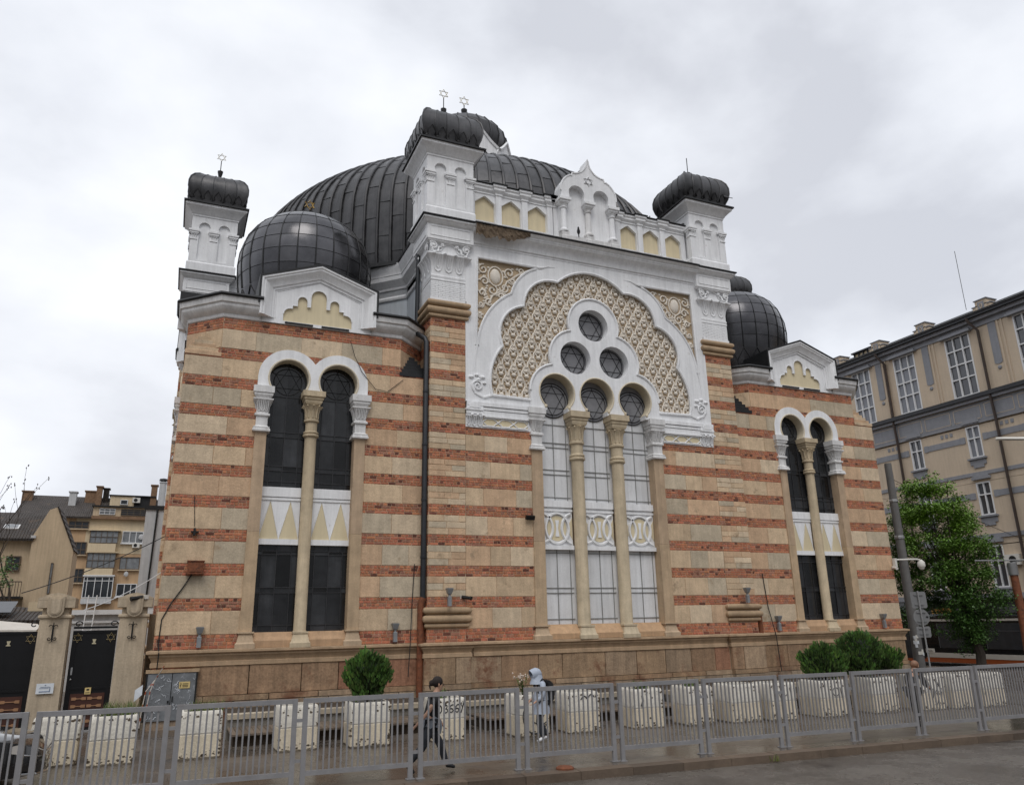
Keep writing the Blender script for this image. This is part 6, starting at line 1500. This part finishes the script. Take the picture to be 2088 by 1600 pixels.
# cctv on the right corner
e=empty('security_camera',(27.02,-.05,2.45),label='white dome camera on a long arm at the right corner of the striped building',cat='security camera'); b=MB([M_ww]); b.box(-.06,.06,-.12,0,-.16,.18); b.tube([(.05,-.1,.12),(1.0,-.3,.14),(1.12,-.33,.10)],.035,6); b.build('arm',e,40); b=MB([M_ww,M_iron]); b.lathe(1.15,-.33,[(.05,.12),(.14,.02),(.15,-.12),(.14,-.16)],12,0); b.sphere(1.15,-.33,-.16,.12,.12,.13,10,6,m=0); b.build('dome',e,40)
bullet((26.9,-.1,2.26),R(-30),'small white bullet camera just under the dome camera arm',False)
# overhead wires
cable(sag((29.3,1.4,6.3),(43.9,3.0,3.1),.25),.012,'overhead wire from the concrete pole to the office building')
cable(sag((33.3,-.65,2.55),(43.9,.5,3.4),.1),.012,'overhead wire from the rusty pole to the office building')
# ================================================================ THINGS ON THE FACADE
M_lampg=mat('grey_lamp_metal',(.27,.28,.29),.45,metal=.4,var=.15)
def flood(x,y,z,lb):
    e=empty('floodlight',(x,y,z),label=lb,cat='floodlight',group='grey uplights on the facade'); b=MB([M_lampg]); b.rect(0,-.09,.055,.05,[(0,0),(0,.26),(-.02,.28)]); b.build('gear_box',e); b=MB([M_lampg,M_pane]); b.rect(0,-.09,.03,.03,[(0,.28),(.0,.33),(.03,.36),(.07,.50),(.07,.52)],0); b.rect(0,-.09,.08,.08,[(0,.521),(0,.525)],1); b.build('lamp_head',e)
for x,y,z,lb in ((1.08,-.02,-.03,'grey uplight above the metal hatch, left of the left window'),(6.41,-.02,-.03,'grey uplight between the left window and the black downpipe'),(7.95,YC-.2,.95,'grey uplight on the roll moulding of the left pier'),(19.1,YC-.2,.95,'grey uplight on the roll moulding of the right pier'),(20.72,-.02,-.03,'grey uplight left of the right window pair'),(25.95,-.02,-.03,'grey uplight at the far right end of the facade')): flood(x,y,z,lb)
bullet((8.45,YC-.03,1.22),R(35),'black bullet camera beside the uplight on the left pier')
e=empty('wall_lamp',(C0-2.75,YC-.03,3.72),label='small dark floodlamp on the masonry left of the white triple window',cat='floodlight'); b=MB([M_iron]); b.obox(Matrix.Rotation(R(25),4,'X'),-.16,.14,-.16,-.06,-.05,.09); b.build('housing',e); b=MB([M_iron]); b.tube([(0,0,0),(0,-.1,0)],.02,5); b.build('bracket',e)
e=empty('meter_box',(.82,-.02,1.86),label='rusty brown metal box on the wall under a sooty stain',cat='box'); b=MB([M_rust]); b.rect(0,-.09,.20,.09,[(.03,0),(.03,.03),(0,.031),(0,.33),(.02,.335),(.02,.36)]); b.build('case',e); b=MB([M_rust]); b.box(-.16,.16,-.195,-.18,.06,.30); b.build('door',e)
cable([(.75,-.03,1.86),(.55,-.04,1.5),(.30,-.04,1.1),(.12,-.03,.7),(.10,-.03,.1),(.12,-.05,-.05),(.14,-.2,-.15),(.13,-.1,-.6)],.016,'black cable falling from the rusty box to the hatch')
cable([(.62,-.03,4.0),(.66,-.04,3.6),(.70,-.03,3.15)],.010,'thin cable hanging to the iron wall anchor above the rusty box')
b=MB([M_iron]); b.box(.62,.82,-.10,-.02,2.98,3.02); b.box(.68,.74,-.12,-.02,2.9,3.1); o=b.build('wall_anchor'); tag(o,'small black iron anchor on a brick stripe above the rusty box','wall anchor')
cable([(4.75,-.08,9.1),(4.9,-.09,8.6),(5.15,-.09,8.1),(5.6,-.05,7.6),(6.0,-.04,7.55),(6.5,-.04,8.0)],.010,'thin cable looping over the right arch of the left window')
cable([(6.98,-.05,2.2),(6.92,-.06,1.0),(6.85,-.18,-.2),(6.8,-.2,-1.0)],.014,'thin black cable left of the rusty downpipe')
cable([(20.25,-.05,2.0),(20.35,-.06,.8),(20.45,-.2,-.2),(20.5,-.22,-1.4)],.016,'thin black cable right of the right pier')
e=empty('satellite_dish',(1.8,7.3,14.35),label='small dark satellite dish beside the far left white turret',cat='satellite dish'); b=MB([M_iron]); b.tube([(-.2,.1,-.2),(0,0,0),(.0,0,.9)],.02,5); b.build('mast',e); b=MB([M_iron]); b.obox(Matrix.Rotation(R(35),4,'Y'),-.22,.22,-.2,.2,.0,.03); b.build('panel',e)
def pigeon(x,y,z,rz,lb,col=None):
    e=empty('pigeon',(x,y,z),rz,label=lb,cat='bird'); b=MB([M_bird]); prof=[(-.16,.01,.10),(-.10,.035,.10),(-.02,.06,.115),(.05,.06,.14),(.09,.04,.19),(.11,.03,.225),(.13,.028,.25),(.15,.015,.25)]
    b.loft([[(x_,r*cos(2*PI*i/8),z_+r*sin(2*PI*i/8)*1.05) for i in range(8)] for x_,r,z_ in prof]); b.tube([(.15,0,.25),(.18,0,.24)],.008,4); b.tube([(.0,.02,.07),(.01,.02,0)],.006,4); b.tube([(.0,-.02,.07),(.01,-.02,0)],.006,4); b.loft([[(-.14,-.015,.10),(-.14,.015,.10),(-.14,0,.085)],[(-.27,-.03,.055),(-.27,.03,.055),(-.27,0,.05)]]); b.build('body',e,50)
M_bird=mat('dark_pigeon_feathers',(.06,.06,.065),.7,var=.4,scale=20)
pigeon(20.0,-.62,17.16,R(150),'dark pigeon on the right edge of the right turret cornice'); pigeon(19.95,-.3,17.16,R(60),'second pigeon just behind the one at the turret edge')
pigeon(18.05,.9,17.16,R(200),'pigeon on the left rear of the right turret cornice'); pigeon(16.6,.2,15.92,R(20),'pigeon on the attic coping left of the right turret'); pigeon(C0-.55,-.5,14.22,R(240),'pigeon resting in the left niche of the ogee gable'); pigeon(23.95,3.45,14.97,R(120),'pigeon on top of the right corner dome')
# wheel with tyre lying between planters
e=empty('loose_wheel',(14.12,-5.9,-1.99),label='dark wheel lying on the pavement between two white planters',cat='wheel'); b=MB([M_iron]); b.tube([(.30*cos(t*PI/10),.1,.34+.30*sin(t*PI/10)) for t in range(20)],.07,8,closed=True); b.build('tyre',e,50); b=MB([M_galv]); b.lathe(0,0,[(.0,0)],3) if 0 else None
for k in range(5): a=2*PI*k/5; b.tube([(0,.06,.34),(.26*cos(a),.06,.34+.26*sin(a))],.025,5)
b.build('rim',e)
b=MB([M_paper,M_print]); b.box(-.13,.13,0,.01,-.17,.17,0)
for z in (.1,.06,.02,-.06,-.1): b.box(-.09,.09,-.004,0,z-.008,z,1)
o=b.build('notice'); o.location=(10.05,-4.42,-1.35); tag(o,'white printed sheet on the bed wall right of the hooded walker','notice')
b=MB([M_rust]); b.lathe(0,0,[(.16,0),(.16,.03),(.13,.05),(.02,.05)],14); o=b.build('manhole_cap',None,40); o.location=(6.85,-9.95,-2.0); tag(o,'rusty round cover standing out of the pavement edge','manhole cover')
tuft(10.9,-10.58,-2.1,40,.12,.1,'tiny weed growing at the foot of the kerb',17,.5,.01)
# ================================================================ CAR
M_car=mat('black_car_paint',(.006,.006,.007),.12,var=.1,coat=1.0,spec=.6); M_chrome=mat('chrome',(.6,.6,.6),.12,metal=1,var=.05); M_tyre=mat('tyre_rubber',(.015,.015,.015),.85,var=.2); M_lens=mat('headlight_lens',(.45,.42,.38),.08,var=.2,spec=.8)
M_cglass=mat('car_glass',(.01,.011,.012),.03,spec=.8,var=.1)
car=empty('parked_car',(-3.72,-6.9,-2),R(2),label='black car with slanted headlight nosing in at the lower left corner',cat='car')
b=MB([M_car])
# cross sections along x (rear -2.25 .. front 2.3): half width, sill, belt, and hood height
secs=[(-2.25,.70,.35,.75,.82),(-2.15,.82,.28,.85,.95),(-1.6,.90,.24,.90,1.0),(-.6,.92,.22,.92,.98),(.5,.92,.22,.92,.97),(1.1,.92,.22,.88,.95),(1.6,.91,.23,.82,.90),(2.0,.87,.25,.74,.82),(2.2,.80,.27,.66,.74),(2.32,.66,.30,.56,.62),(2.36,.5,.34,.48,.52)]
b.loft([[(x,-w*.92,s),(x,-w,s+.12),(x,-w,(s+bl)/2),(x,-w*.97,bl),(x,-w*.8,h-.02),(x,-w*.4,h+.01),(x,w*.4,h+.01),(x,w*.8,h-.02),(x,w*.97,bl),(x,w,(s+bl)/2),(x,w,s+.12),(x,w*.92,s)] for x,w,s,bl,h in secs]); b.build('body',car,40)
b=MB([M_cglass,M_car]); cab=[(-1.75,.62,.97,1.0),(-1.1,.66,.97,1.36),(-.2,.68,.96,1.43),(.4,.66,.96,1.36),(1.15,.66,.94,.96)]
b.loft([[(x,-w-.18,z0),(x,-w,z1),(x,w,z1),(x,w+.18,z0)] for x,w,z0,z1 in cab],m=0); b.build('cabin',car,20); b=MB([M_car]); b.loft([[(x,-w,z),(x,-w*.6,z+.03),(x,w*.6,z+.03),(x,w,z)] for x,w,z in ((-1.1,.63,1.365),(-.2,.66,1.435),(.4,.63,1.37))]); b.build('roof_panel',car)
for x in (-1.45,1.45):
    for s in (-1,1):
        b=MB([M_tyre]); b.T=lambda p,q,r_,x=x,s=s:(x+p,s*.86+r_*s,.33+q); b.lathe(0,0,[(.2,-.1),(.31,-.1),(.33,-.07),(.33,.06),(.31,.085),(.2,.085)],20); wl=b.build('wheel',car,40)
        b=MB([M_chrome]); b.T=lambda p,q,r_,x=x,s=s:(x+p,s*.86+r_*s,.33+q); b.lathe(0,0,[(.21,.0),(.21,.06),(.05,.075),(.0,.08)],16); b.build('rim',wl,40)
for s in (-1,1):
    b=MB([M_lens,M_chrome]); b.loft([[(1.98,s*.875,.60),(1.98,s*.86,.74),(1.86,s*.905,.72),(1.86,s*.915,.62)],[(2.22,s*.76,.56),(2.22,s*.72,.67),(2.22,s*.70,.67),(2.22,s*.70,.56)],[(2.33,s*.56,.53),(2.33,s*.54,.59),(2.31,s*.54,.59),(2.31,s*.54,.53)]],m=0); b.tube([(1.95,s*.885,.59),(2.24,s*.76,.545),(2.345,s*.55,.52)],.012,5,m=1); b.build('headlight',car,40)
b=MB([M_chrome,M_iron]); 
for z in (.44,.49,.54,.59): b.tube([(2.33,-.46,z),(2.385,-.2,z),(2.39,0,z),(2.385,.2,z),(2.33,.46,z)],.012,5,m=0)
b.build('grille',car); b=MB([M_chrome,M_iron]); b.tube([(2.0,-.9,.30),(2.25,-.75,.28),(2.37,-.4,.27),(2.39,0,.27),(2.37,.4,.27),(2.25,.75,.28),(2.0,.9,.30)],.02,5,m=0); b.build('bumper_trim',car)
# ================================================================ PEOPLE
def skin_mesh(name,chains,m,parent,sub=2,root=None):
    """chains: lists of (x,y,z,r); points at the same place are shared"""
    bm=bmesh.new(); L=bm.verts.layers.skin.verify(); K={}
    def v(p):
        k=tuple(round(q,4) for q in p[:3])
        if k not in K:
            K[k]=bm.verts.new(p[:3]); K[k][L].radius=(p[3],p[4] if len(p)>4 else p[3])
        return K[k]
    for c in chains:
        for a,b2 in zip(c,c[1:]):
            va,vb=v(a),v(b2)
            if va is not vb and not bm.edges.get((va,vb)): bm.edges.new((va,vb))
    r0=v(root or chains[0][0]); r0[L].use_root=True
    me=bpy.data.meshes.new(name); bm.to_mesh(me); bm.free()
    o=bpy.data.objects.new(name,me); COL.objects.link(o)
    s=o.modifiers.new('Skin','SKIN'); s.use_smooth_shade=True; s.branch_smoothing=.6
    if sub: sb=o.modifiers.new('Sub','SUBSURF'); sb.levels=sub; sb.render_levels=sub
    dg=bpy.context.evaluated_depsgraph_get(); me2=bpy.data.meshes.new_from_object(o.evaluated_get(dg))
    bpy.data.objects.remove(o); me2.name=name; me2.materials.clear(); me2.materials.append(m)
    me2.polygons.foreach_set('use_smooth',[True]*len(me2.polygons))
    o=bpy.data.objects.new(name,me2); COL.objects.link(o)
    if parent: o.parent=parent
    return o
M_skin=mat('skin',(.42,.24,.16),.6,var=.08); M_hair=mat('dark_brown_hair',(.014,.008,.006),.85,var=.3,scale=25); M_black=mat('black_cotton',(.010,.010,.011),.9,var=.2); M_jeans=mat('dark_jeans',(.030,.034,.042),.85,var=.35,scale=6,stain=(.16,.18,.22),stain_t=.66,stain_s=5); M_jackg=mat('grey_denim_jacket',(.19,.21,.24),.85,var=.2,scale=8); M_rain=mat('pale_blue_grey_raincoat',(.36,.40,.47),.6,var=.12,scale=6,bump=.3,bscale=12); M_shoe=mat('black_trainer',(.02,.02,.022),.7); M_sneak=mat('white_sneaker',(.65,.65,.66),.6,var=.05)
def hand(w,d,side,up=(0,0,1),curl=.5,s=1.0):
    """palm, four unequal bent fingers and a thumb leaving the side of the palm"""
    w=Vector(w); d=Vector(d).normalized(); sd=d.cross(Vector(up)).normalized()*side; nrm=sd.cross(d).normalized()
    ch=[]; palm=w+d*.045*s
    ch.append([(*w,.020*s,.026*s),(*palm,.016*s,.034*s)])
    for i,(off,ln) in enumerate(((-.027,.068),(-.009,.078),(.009,.072),(.026,.056))):
        b0=w+d*.080*s+sd*off*s; p1=b0+(d+nrm*curl*.5).normalized()*ln*.5*s; p2=p1+(d*.6+nrm*curl).normalized()*ln*.5*s
        ch.append([(*palm,.016*s,.034*s),(*b0,.0095*s),(*p1,.0085*s),(*p2,.0065*s)])
    t0=w+d*.03*s-sd*.034*s; t1=t0+(d*.7-sd*.7).normalized()*.035*s; t2=t1+(d*.9-sd*.2+nrm*curl*.4).normalized()*.028*s
    ch.append([(*palm,.016*s,.034*s),(*t0,.013*s),(*t1,.011*s),(*t2,.008*s)])
    return ch
def person(loc,rz,label,J,female,up,legs,shoes,sleeve,hairf,extra):
    e=empty('person',loc,rz,label=label,cat='person'); V=lambda k,r,r2=None: (*J[k],r,r2 or r)
    H=J['head']; f=Vector(J['face']).normalized(); hv=Vector(H)
    ch=[[V('pel',.105,.13),V('sp',.095,.12),V('ch',.105,.145),V('nk0',.06,.07),V('nk',.045)]]
    top=hv+Vector((0,0,.045)); jaw=hv+f*.045-Vector((0,0,.055))
    ch.append([V('nk',.045),(*(hv-f*.01-Vector((0,0,.05))),.062),(*(hv),.088,.080),(*(top),.075)])
    ch.append([(*(hv-f*.01-Vector((0,0,.05))),.062),(*jaw,.042)])
    for s in 'LR':
        ch.append([V('pel',.105,.13),V('hip'+s,.085),V('kn'+s,.055),V('an'+s,.036),V('to'+s,.030)])
        ch.append([V('nk0',.06,.07),V('sh'+s,.052),V('el'+s,.038),V('wr'+s,.026)]); 
        dv=Vector(J['wr'+s])-Vector(J['el'+s]); ch+=[h for h in hand(J['wr'+s],dv,1 if s=='L' else -1,curl=.5)]
    body=skin_mesh('body',ch,M_skin,e,1,ch[0][0])
    # face on the head: nose, brows, eyes, mouth, ears
    sd=f.cross(Vector((0,0,1))).normalized(); b=MB([M_skin,M_black,M_lip])
    b.loft([[tuple(hv+f*.085+sd*.012+Vector((0,0,-.035))),tuple(hv+f*.085-sd*.012+Vector((0,0,-.035))),tuple(hv+f*.112+Vector((0,0,-.030)))],[tuple(hv+f*.083+sd*.006+Vector((0,0,.012))),tuple(hv+f*.083-sd*.006+Vector((0,0,.012))),tuple(hv+f*.09+Vector((0,0,.012)))]],m=0)
    for s in (-1,1):
        b.sphere(*(hv+f*.082+sd*.032*s+Vector((0,0,.008))),.011,.011,.007,6,4,m=1); b.sphere(*(hv+f*.083+sd*.032*s+Vector((0,0,.027))),.017,.012,.005,6,4,m=1); b.sphere(*(hv+sd*.083*s-f*.005+Vector((0,0,-.01))),.014,.02,.03,7,5,m=0)
    b.sphere(*(hv+f*.082+Vector((0,0,-.062))),.02,.02,.006,6,4,m=2); b.build('face',e,60)
    g=lambda k,a,r2=None:(*J[k],a,r2 or a)
    skin_mesh('trousers',[[g('pel',.125,.15),g('hipL',.105),g('knL',.075),g('anL',.058)],[g('pel',.125,.15),g('hipR',.105),g('knR',.075),g('anR',.058)]],legs,e,1)
    sh=[[g('pel',.125,.152),g('sp',.115,.145),g('ch',.125,.165),g('nk0',.075,.085)]]
    for s in 'LR':
        el=Vector(J['el'+s]); so=Vector(J['sh'+s]); wr=Vector(J['wr'+s])
        if sleeve<=1: q=so.lerp(el,sleeve); sh.append([g('nk0',.075,.085),g('sh'+s,.070),(*q,.055)])
        else: q=el.lerp(wr,sleeve-1); sh.append([g('nk0',.075,.085),g('sh'+s,.075),g('el'+s,.058),(*q,.045)])
    skin_mesh('top',sh,up,e,1)
    for s in 'LR':
        a=Vector(J['an'+s]); t=Vector(J['to'+s]); bk=a-(t-a)*.22
        skin_mesh('shoe',[[(*(a*.4+bk*.6-Vector((0,0,.03))),.040),(*a.lerp(t,.3),.047,.043),(*t,.040,.032),(*(t+(t-a)*.25),.026,.024)]],shoes,e,1)
    hairf(e,hv,f,sd); extra(e,J); return e
M_lip=mat('lips',(.30,.11,.09),.5)
J1=dict(pel=(0,0,.80),sp=(.03,0,.95),ch=(.07,0,1.12),nk0=(.10,0,1.26),nk=(.125,0,1.33),head=(.165,0,1.43),face=(.95,-.18,-.30),
 hipL=(0,.085,.76),hipR=(0,-.085,.76),knL=(.22,.09,.44),anL=(.33,.09,.10),toL=(.46,.09,.055),knR=(-.14,-.09,.42),anR=(-.40,-.08,.17),toR=(-.30,-.08,.05),
 shL=(.08,.17,1.20),elL=(.14,.24,.96),wrL=(.27,.22,.76),shR=(.08,-.17,1.20),elR=(-.10,-.25,.98),wrR=(-.29,-.26,.80))
def hair1(e,hv,f,sd):
    b=MB([M_hair]); c=hv-f*.032+Vector((0,0,.028)); rg=random.Random(1)
    b.sphere(*c,.100,.096,.098,14,10); bun=hv-f*.135-Vector((0,0,.02)); b.sphere(*bun,.05,.05,.055,10,8)
    b.tube([tuple(bun),tuple(bun-f*.04-Vector((0,0,.06))),tuple(bun-f*.02-Vector((0,0,.12)))],.03,7,taper=.008); b.build('hair',e,60)
def extra1(e,J):
    m=MB([M_jackg]); 
    m.loft([[(.01+.17*cos(2*PI*i/14),.185*sin(2*PI*i/14),z+.02*sin(3*i)) for i in range(14)] for z in (.74,.80,.86,.90)],cap0=False,cap1=False)
    m.tube([(.17,-.03,.84),(.19,-.05,.72),(.17,-.07,.62)],.035,6,taper=.02); m.build('tied_jacket',e,60)
person((4.66,-9.08,-2.0),R(-4),'person in black t-shirt and dark jeans striding right with tied-back dark hair',J1,True,M_black,M_jeans,M_shoe,.55,hair1,extra1)
J2=dict(pel=(0,0,.78),sp=(.01,0,.93),ch=(.03,0,1.10),nk0=(.05,0,1.24),nk=(.08,0,1.30),head=(.125,0,1.375),face=(.90,.10,-.42),
 hipL=(0,.08,.74),hipR=(0,-.08,.74),knL=(.12,.085,.42),anL=(.02,.085,.10),toL=(.14,.085,.045),knR=(.04,-.085,.42),anR=(-.13,-.085,.11),toR=(-.01,-.085,.045),
 shL=(.03,.17,1.17),elL=(.05,.21,.93),wrL=(.20,.15,.82),shR=(.03,-.17,1.17),elR=(.03,-.21,.93),wrR=(.20,-.13,.84))
def hood(e,hv,f,sd):
    b=MB([M_rain,M_black]); up=Vector((0,0,1)); u=(up-f*up.dot(f)).normalized(); rings=[]
    for t,(rw,ru,off) in ((-.115,(.03,.03,-.01)),(-.10,(.085,.085,-.01)),(-.04,(.112,.118,.005)),(.03,(.112,.125,.01)),(.09,(.098,.118,.018)),(.115,(.090,.112,.022))):
        c=hv+f*t+u*off; rings.append([tuple(c+sd*rw*cos(2*PI*i/16)+u*ru*sin(2*PI*i/16)) for i in range(16)])
    b.loft(rings,True,True,False,m=0); n=hv-up*.10-f*.03; b.lathe(n.x,n.y,[(.165,n.z-.12),(.14,n.z-.05),(.118,n.z+.02),(.112,n.z+.07)],14,0,cap0=False,cap1=False); b.build('hood',e,60)
def extra2(e,J):
    b=MB([M_rain]); b.loft([[(x+a*cos(2*PI*i/18)*(1+.05*sin(5*i*2*PI/18)),w*sin(2*PI*i/18)*(1+.04*sin(4*i*2*PI/18)),z+(.015*sin(3*i) if z<.6 else 0)) for i in range(18)] for x,a,w,z in ((.03,.13,.175,1.12),(.02,.145,.18,1.0),(.02,.155,.185,.88),(.02,.175,.20,.72),(.03,.19,.215,.57))],cap0=False,cap1=False); b.build('coat_skirt',e,60)
    m=MB([M_black]); m.loft([[(-.115+dx,y,z) for y,dx in ((-.13,0),(-.10,-d),(0,-d*1.15),(.10,-d),(.13,0))] for z,d in ((.80,.08),(.86,.14),(1.05,.15),(1.18,.11),(1.24,.04))]); m.tube([(-.08,.11,1.2),(.02,.13,1.275),(.135,.12,1.18),(.12,.12,1.0),(-.07,.14,.86)],.017,5); m.tube([(-.08,-.11,1.2),(.02,-.13,1.275),(.135,-.12,1.18),(.12,-.12,1.0),(-.07,-.14,.86)],.017,5); m.build('backpack',e,50)
person((7.86,-6.95,-2.0),R(176),'person in a hooded pale blue raincoat with dark backpack and white sneakers walking left',J2,False,M_rain,M_jeans,M_sneak,1.9,hood,extra2)
# third walker half hidden behind the fence
J3=dict(pel=(-.03,0,.78),sp=(.03,0,.92),ch=(.10,0,1.06),nk0=(.16,0,1.17),nk=(.20,0,1.22),head=(.26,0,1.30),face=(.85,-.1,-.5),
 hipL=(-.02,.085,.74),hipR=(-.02,-.085,.74),knL=(.12,.09,.43),anL=(.16,.09,.10),toL=(.28,.09,.05),knR=(-.08,-.09,.42),anR=(-.24,-.09,.14),toR=(-.14,-.09,.05),
 shL=(.13,.16,1.12),elL=(.18,.20,.90),wrL=(.34,.18,.84),shR=(.13,-.16,1.12),elR=(.18,-.20,.90),wrR=(.34,-.18,.84))
M_hair2=mat('light_brown_hair',(.20,.10,.055),.6,var=.2,scale=25)
def hair3(e,hv,f,sd): b=MB([M_hair2]); b.sphere(*(hv-f*.015+Vector((0,0,.022))),.099,.096,.095,12,9); b.build('hair',e,60)
person((16.25,-9.3,-2),R(15),'person in dark clothes with light brown hair stooping behind the fence at the right',J3,False,M_black,M_black,M_shoe,1.7,hair3,lambda e,J:None)
# ================================================================ CAMERA, LIGHT, WORLD
cd=bpy.data.cameras.new('camera'); cam=bpy.data.objects.new('camera',cd); COL.objects.link(cam)
cd.sensor_width=36; cd.lens=1565.06/2088*36; cd.clip_start=.1; cd.clip_end=3000
yaw,pit,rol=.412540605,.28965532,-.01964142
f=Vector((sin(yaw)*cos(pit),cos(yaw)*cos(pit),sin(pit))); r=Vector((cos(yaw),-sin(yaw),0)); u=r.cross(f)
r2=r*cos(rol)+u*sin(rol); u2=-r*sin(rol)+u*cos(rol)
M=Matrix((r2,u2,-f)).transposed().to_4x4(); M.translation=Vector((.24755,-23.05886,.47448)); cam.matrix_world=M
SC.camera=cam
w=bpy.data.worlds.new('World'); SC.world=w; w.use_nodes=True; nt=w.node_tree; L=nt.links
bg=nt.nodes['Background']; bg.inputs[1].default_value=.10
sky=nd(nt,'ShaderNodeTexSky',sky_type='NISHITA'); sky.sun_disc=False; sky.sun_elevation=R(52); sky.sun_rotation=R(205)
tc=nd(nt,'ShaderNodeTexCoord')
mp=nd(nt,'ShaderNodeMapping'); mp.inputs['Scale'].default_value=(1,1,1.7); L.new(tc.outputs['Generated'],mp.inputs[0])
n1=nd(nt,'ShaderNodeTexNoise'); n1.inputs['Scale'].default_value=2.6; n1.inputs['Detail'].default_value=8; n1.inputs['Roughness'].default_value=.5; n1.inputs['Distortion'].default_value=.1; L.new(mp.outputs[0],n1.inputs['Vector'])
n2=nd(nt,'ShaderNodeTexNoise'); n2.inputs['Scale'].default_value=1.0; n2.inputs['Detail'].default_value=4; L.new(mp.outputs[0],n2.inputs['Vector'])
ramp=nd(nt,'ShaderNodeValToRGB'); cr=ramp.color_ramp; cr.elements[0].position=.34; cr.elements[0].color=(6.0,6.2,6.75,1); cr.elements[1].position=.66; cr.elements[1].color=(9.3,9.5,9.9,1)
e=cr.elements.new(.48); e.color=(7.7,7.95,8.5,1)
L.new(n1.outputs['Fac'],ramp.inputs[0])
# overcast luminance: brighter overhead and towards the hidden sun behind the camera
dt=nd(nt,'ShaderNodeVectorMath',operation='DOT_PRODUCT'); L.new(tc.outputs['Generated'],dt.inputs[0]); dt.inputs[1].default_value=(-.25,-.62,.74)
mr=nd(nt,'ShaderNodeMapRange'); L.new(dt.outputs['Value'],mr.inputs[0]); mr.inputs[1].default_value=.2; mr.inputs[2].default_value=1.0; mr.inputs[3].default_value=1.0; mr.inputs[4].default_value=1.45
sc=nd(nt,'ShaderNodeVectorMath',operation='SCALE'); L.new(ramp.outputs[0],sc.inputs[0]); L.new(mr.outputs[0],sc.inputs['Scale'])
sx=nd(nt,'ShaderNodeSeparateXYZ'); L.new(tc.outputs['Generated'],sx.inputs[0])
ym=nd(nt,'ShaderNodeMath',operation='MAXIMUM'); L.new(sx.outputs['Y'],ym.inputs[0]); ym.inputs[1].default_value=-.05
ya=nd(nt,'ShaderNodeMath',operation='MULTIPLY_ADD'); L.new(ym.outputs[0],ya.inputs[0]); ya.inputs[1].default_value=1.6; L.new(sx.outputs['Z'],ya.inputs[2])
hz=nd(nt,'ShaderNodeMapRange',interpolation_type='SMOOTHSTEP'); L.new(ya.outputs[0],hz.inputs[0]); hz.inputs[1].default_value=.0; hz.inputs[2].default_value=.62; hz.inputs[3].default_value=.22; hz.inputs[4].default_value=1.0  # low sky behind the camera darkened, in place of an unseen skyline
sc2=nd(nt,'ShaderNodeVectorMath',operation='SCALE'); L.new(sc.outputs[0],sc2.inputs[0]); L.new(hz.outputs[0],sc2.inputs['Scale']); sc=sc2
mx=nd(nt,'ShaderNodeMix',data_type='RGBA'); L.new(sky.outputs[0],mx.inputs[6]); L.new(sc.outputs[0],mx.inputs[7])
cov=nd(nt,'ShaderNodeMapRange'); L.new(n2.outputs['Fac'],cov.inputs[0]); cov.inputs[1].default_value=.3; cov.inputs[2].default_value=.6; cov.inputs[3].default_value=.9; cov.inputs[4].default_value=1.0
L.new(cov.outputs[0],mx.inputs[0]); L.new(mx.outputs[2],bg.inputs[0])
sl=bpy.data.lights.new('sun','SUN'); so=bpy.data.objects.new('sun',sl); COL.objects.link(so); sl.energy=.85; sl.angle=R(25); sl.color=(1,.96,.9)
so.rotation_euler=Vector((.25,.62,-.95)).to_track_quat('-Z','Y').to_euler()
SC.view_settings.view_transform='Standard'; SC.view_settings.look='None'; SC.view_settings.exposure=.2; SC.view_settings.gamma=1
SC.render.engine='CYCLES'
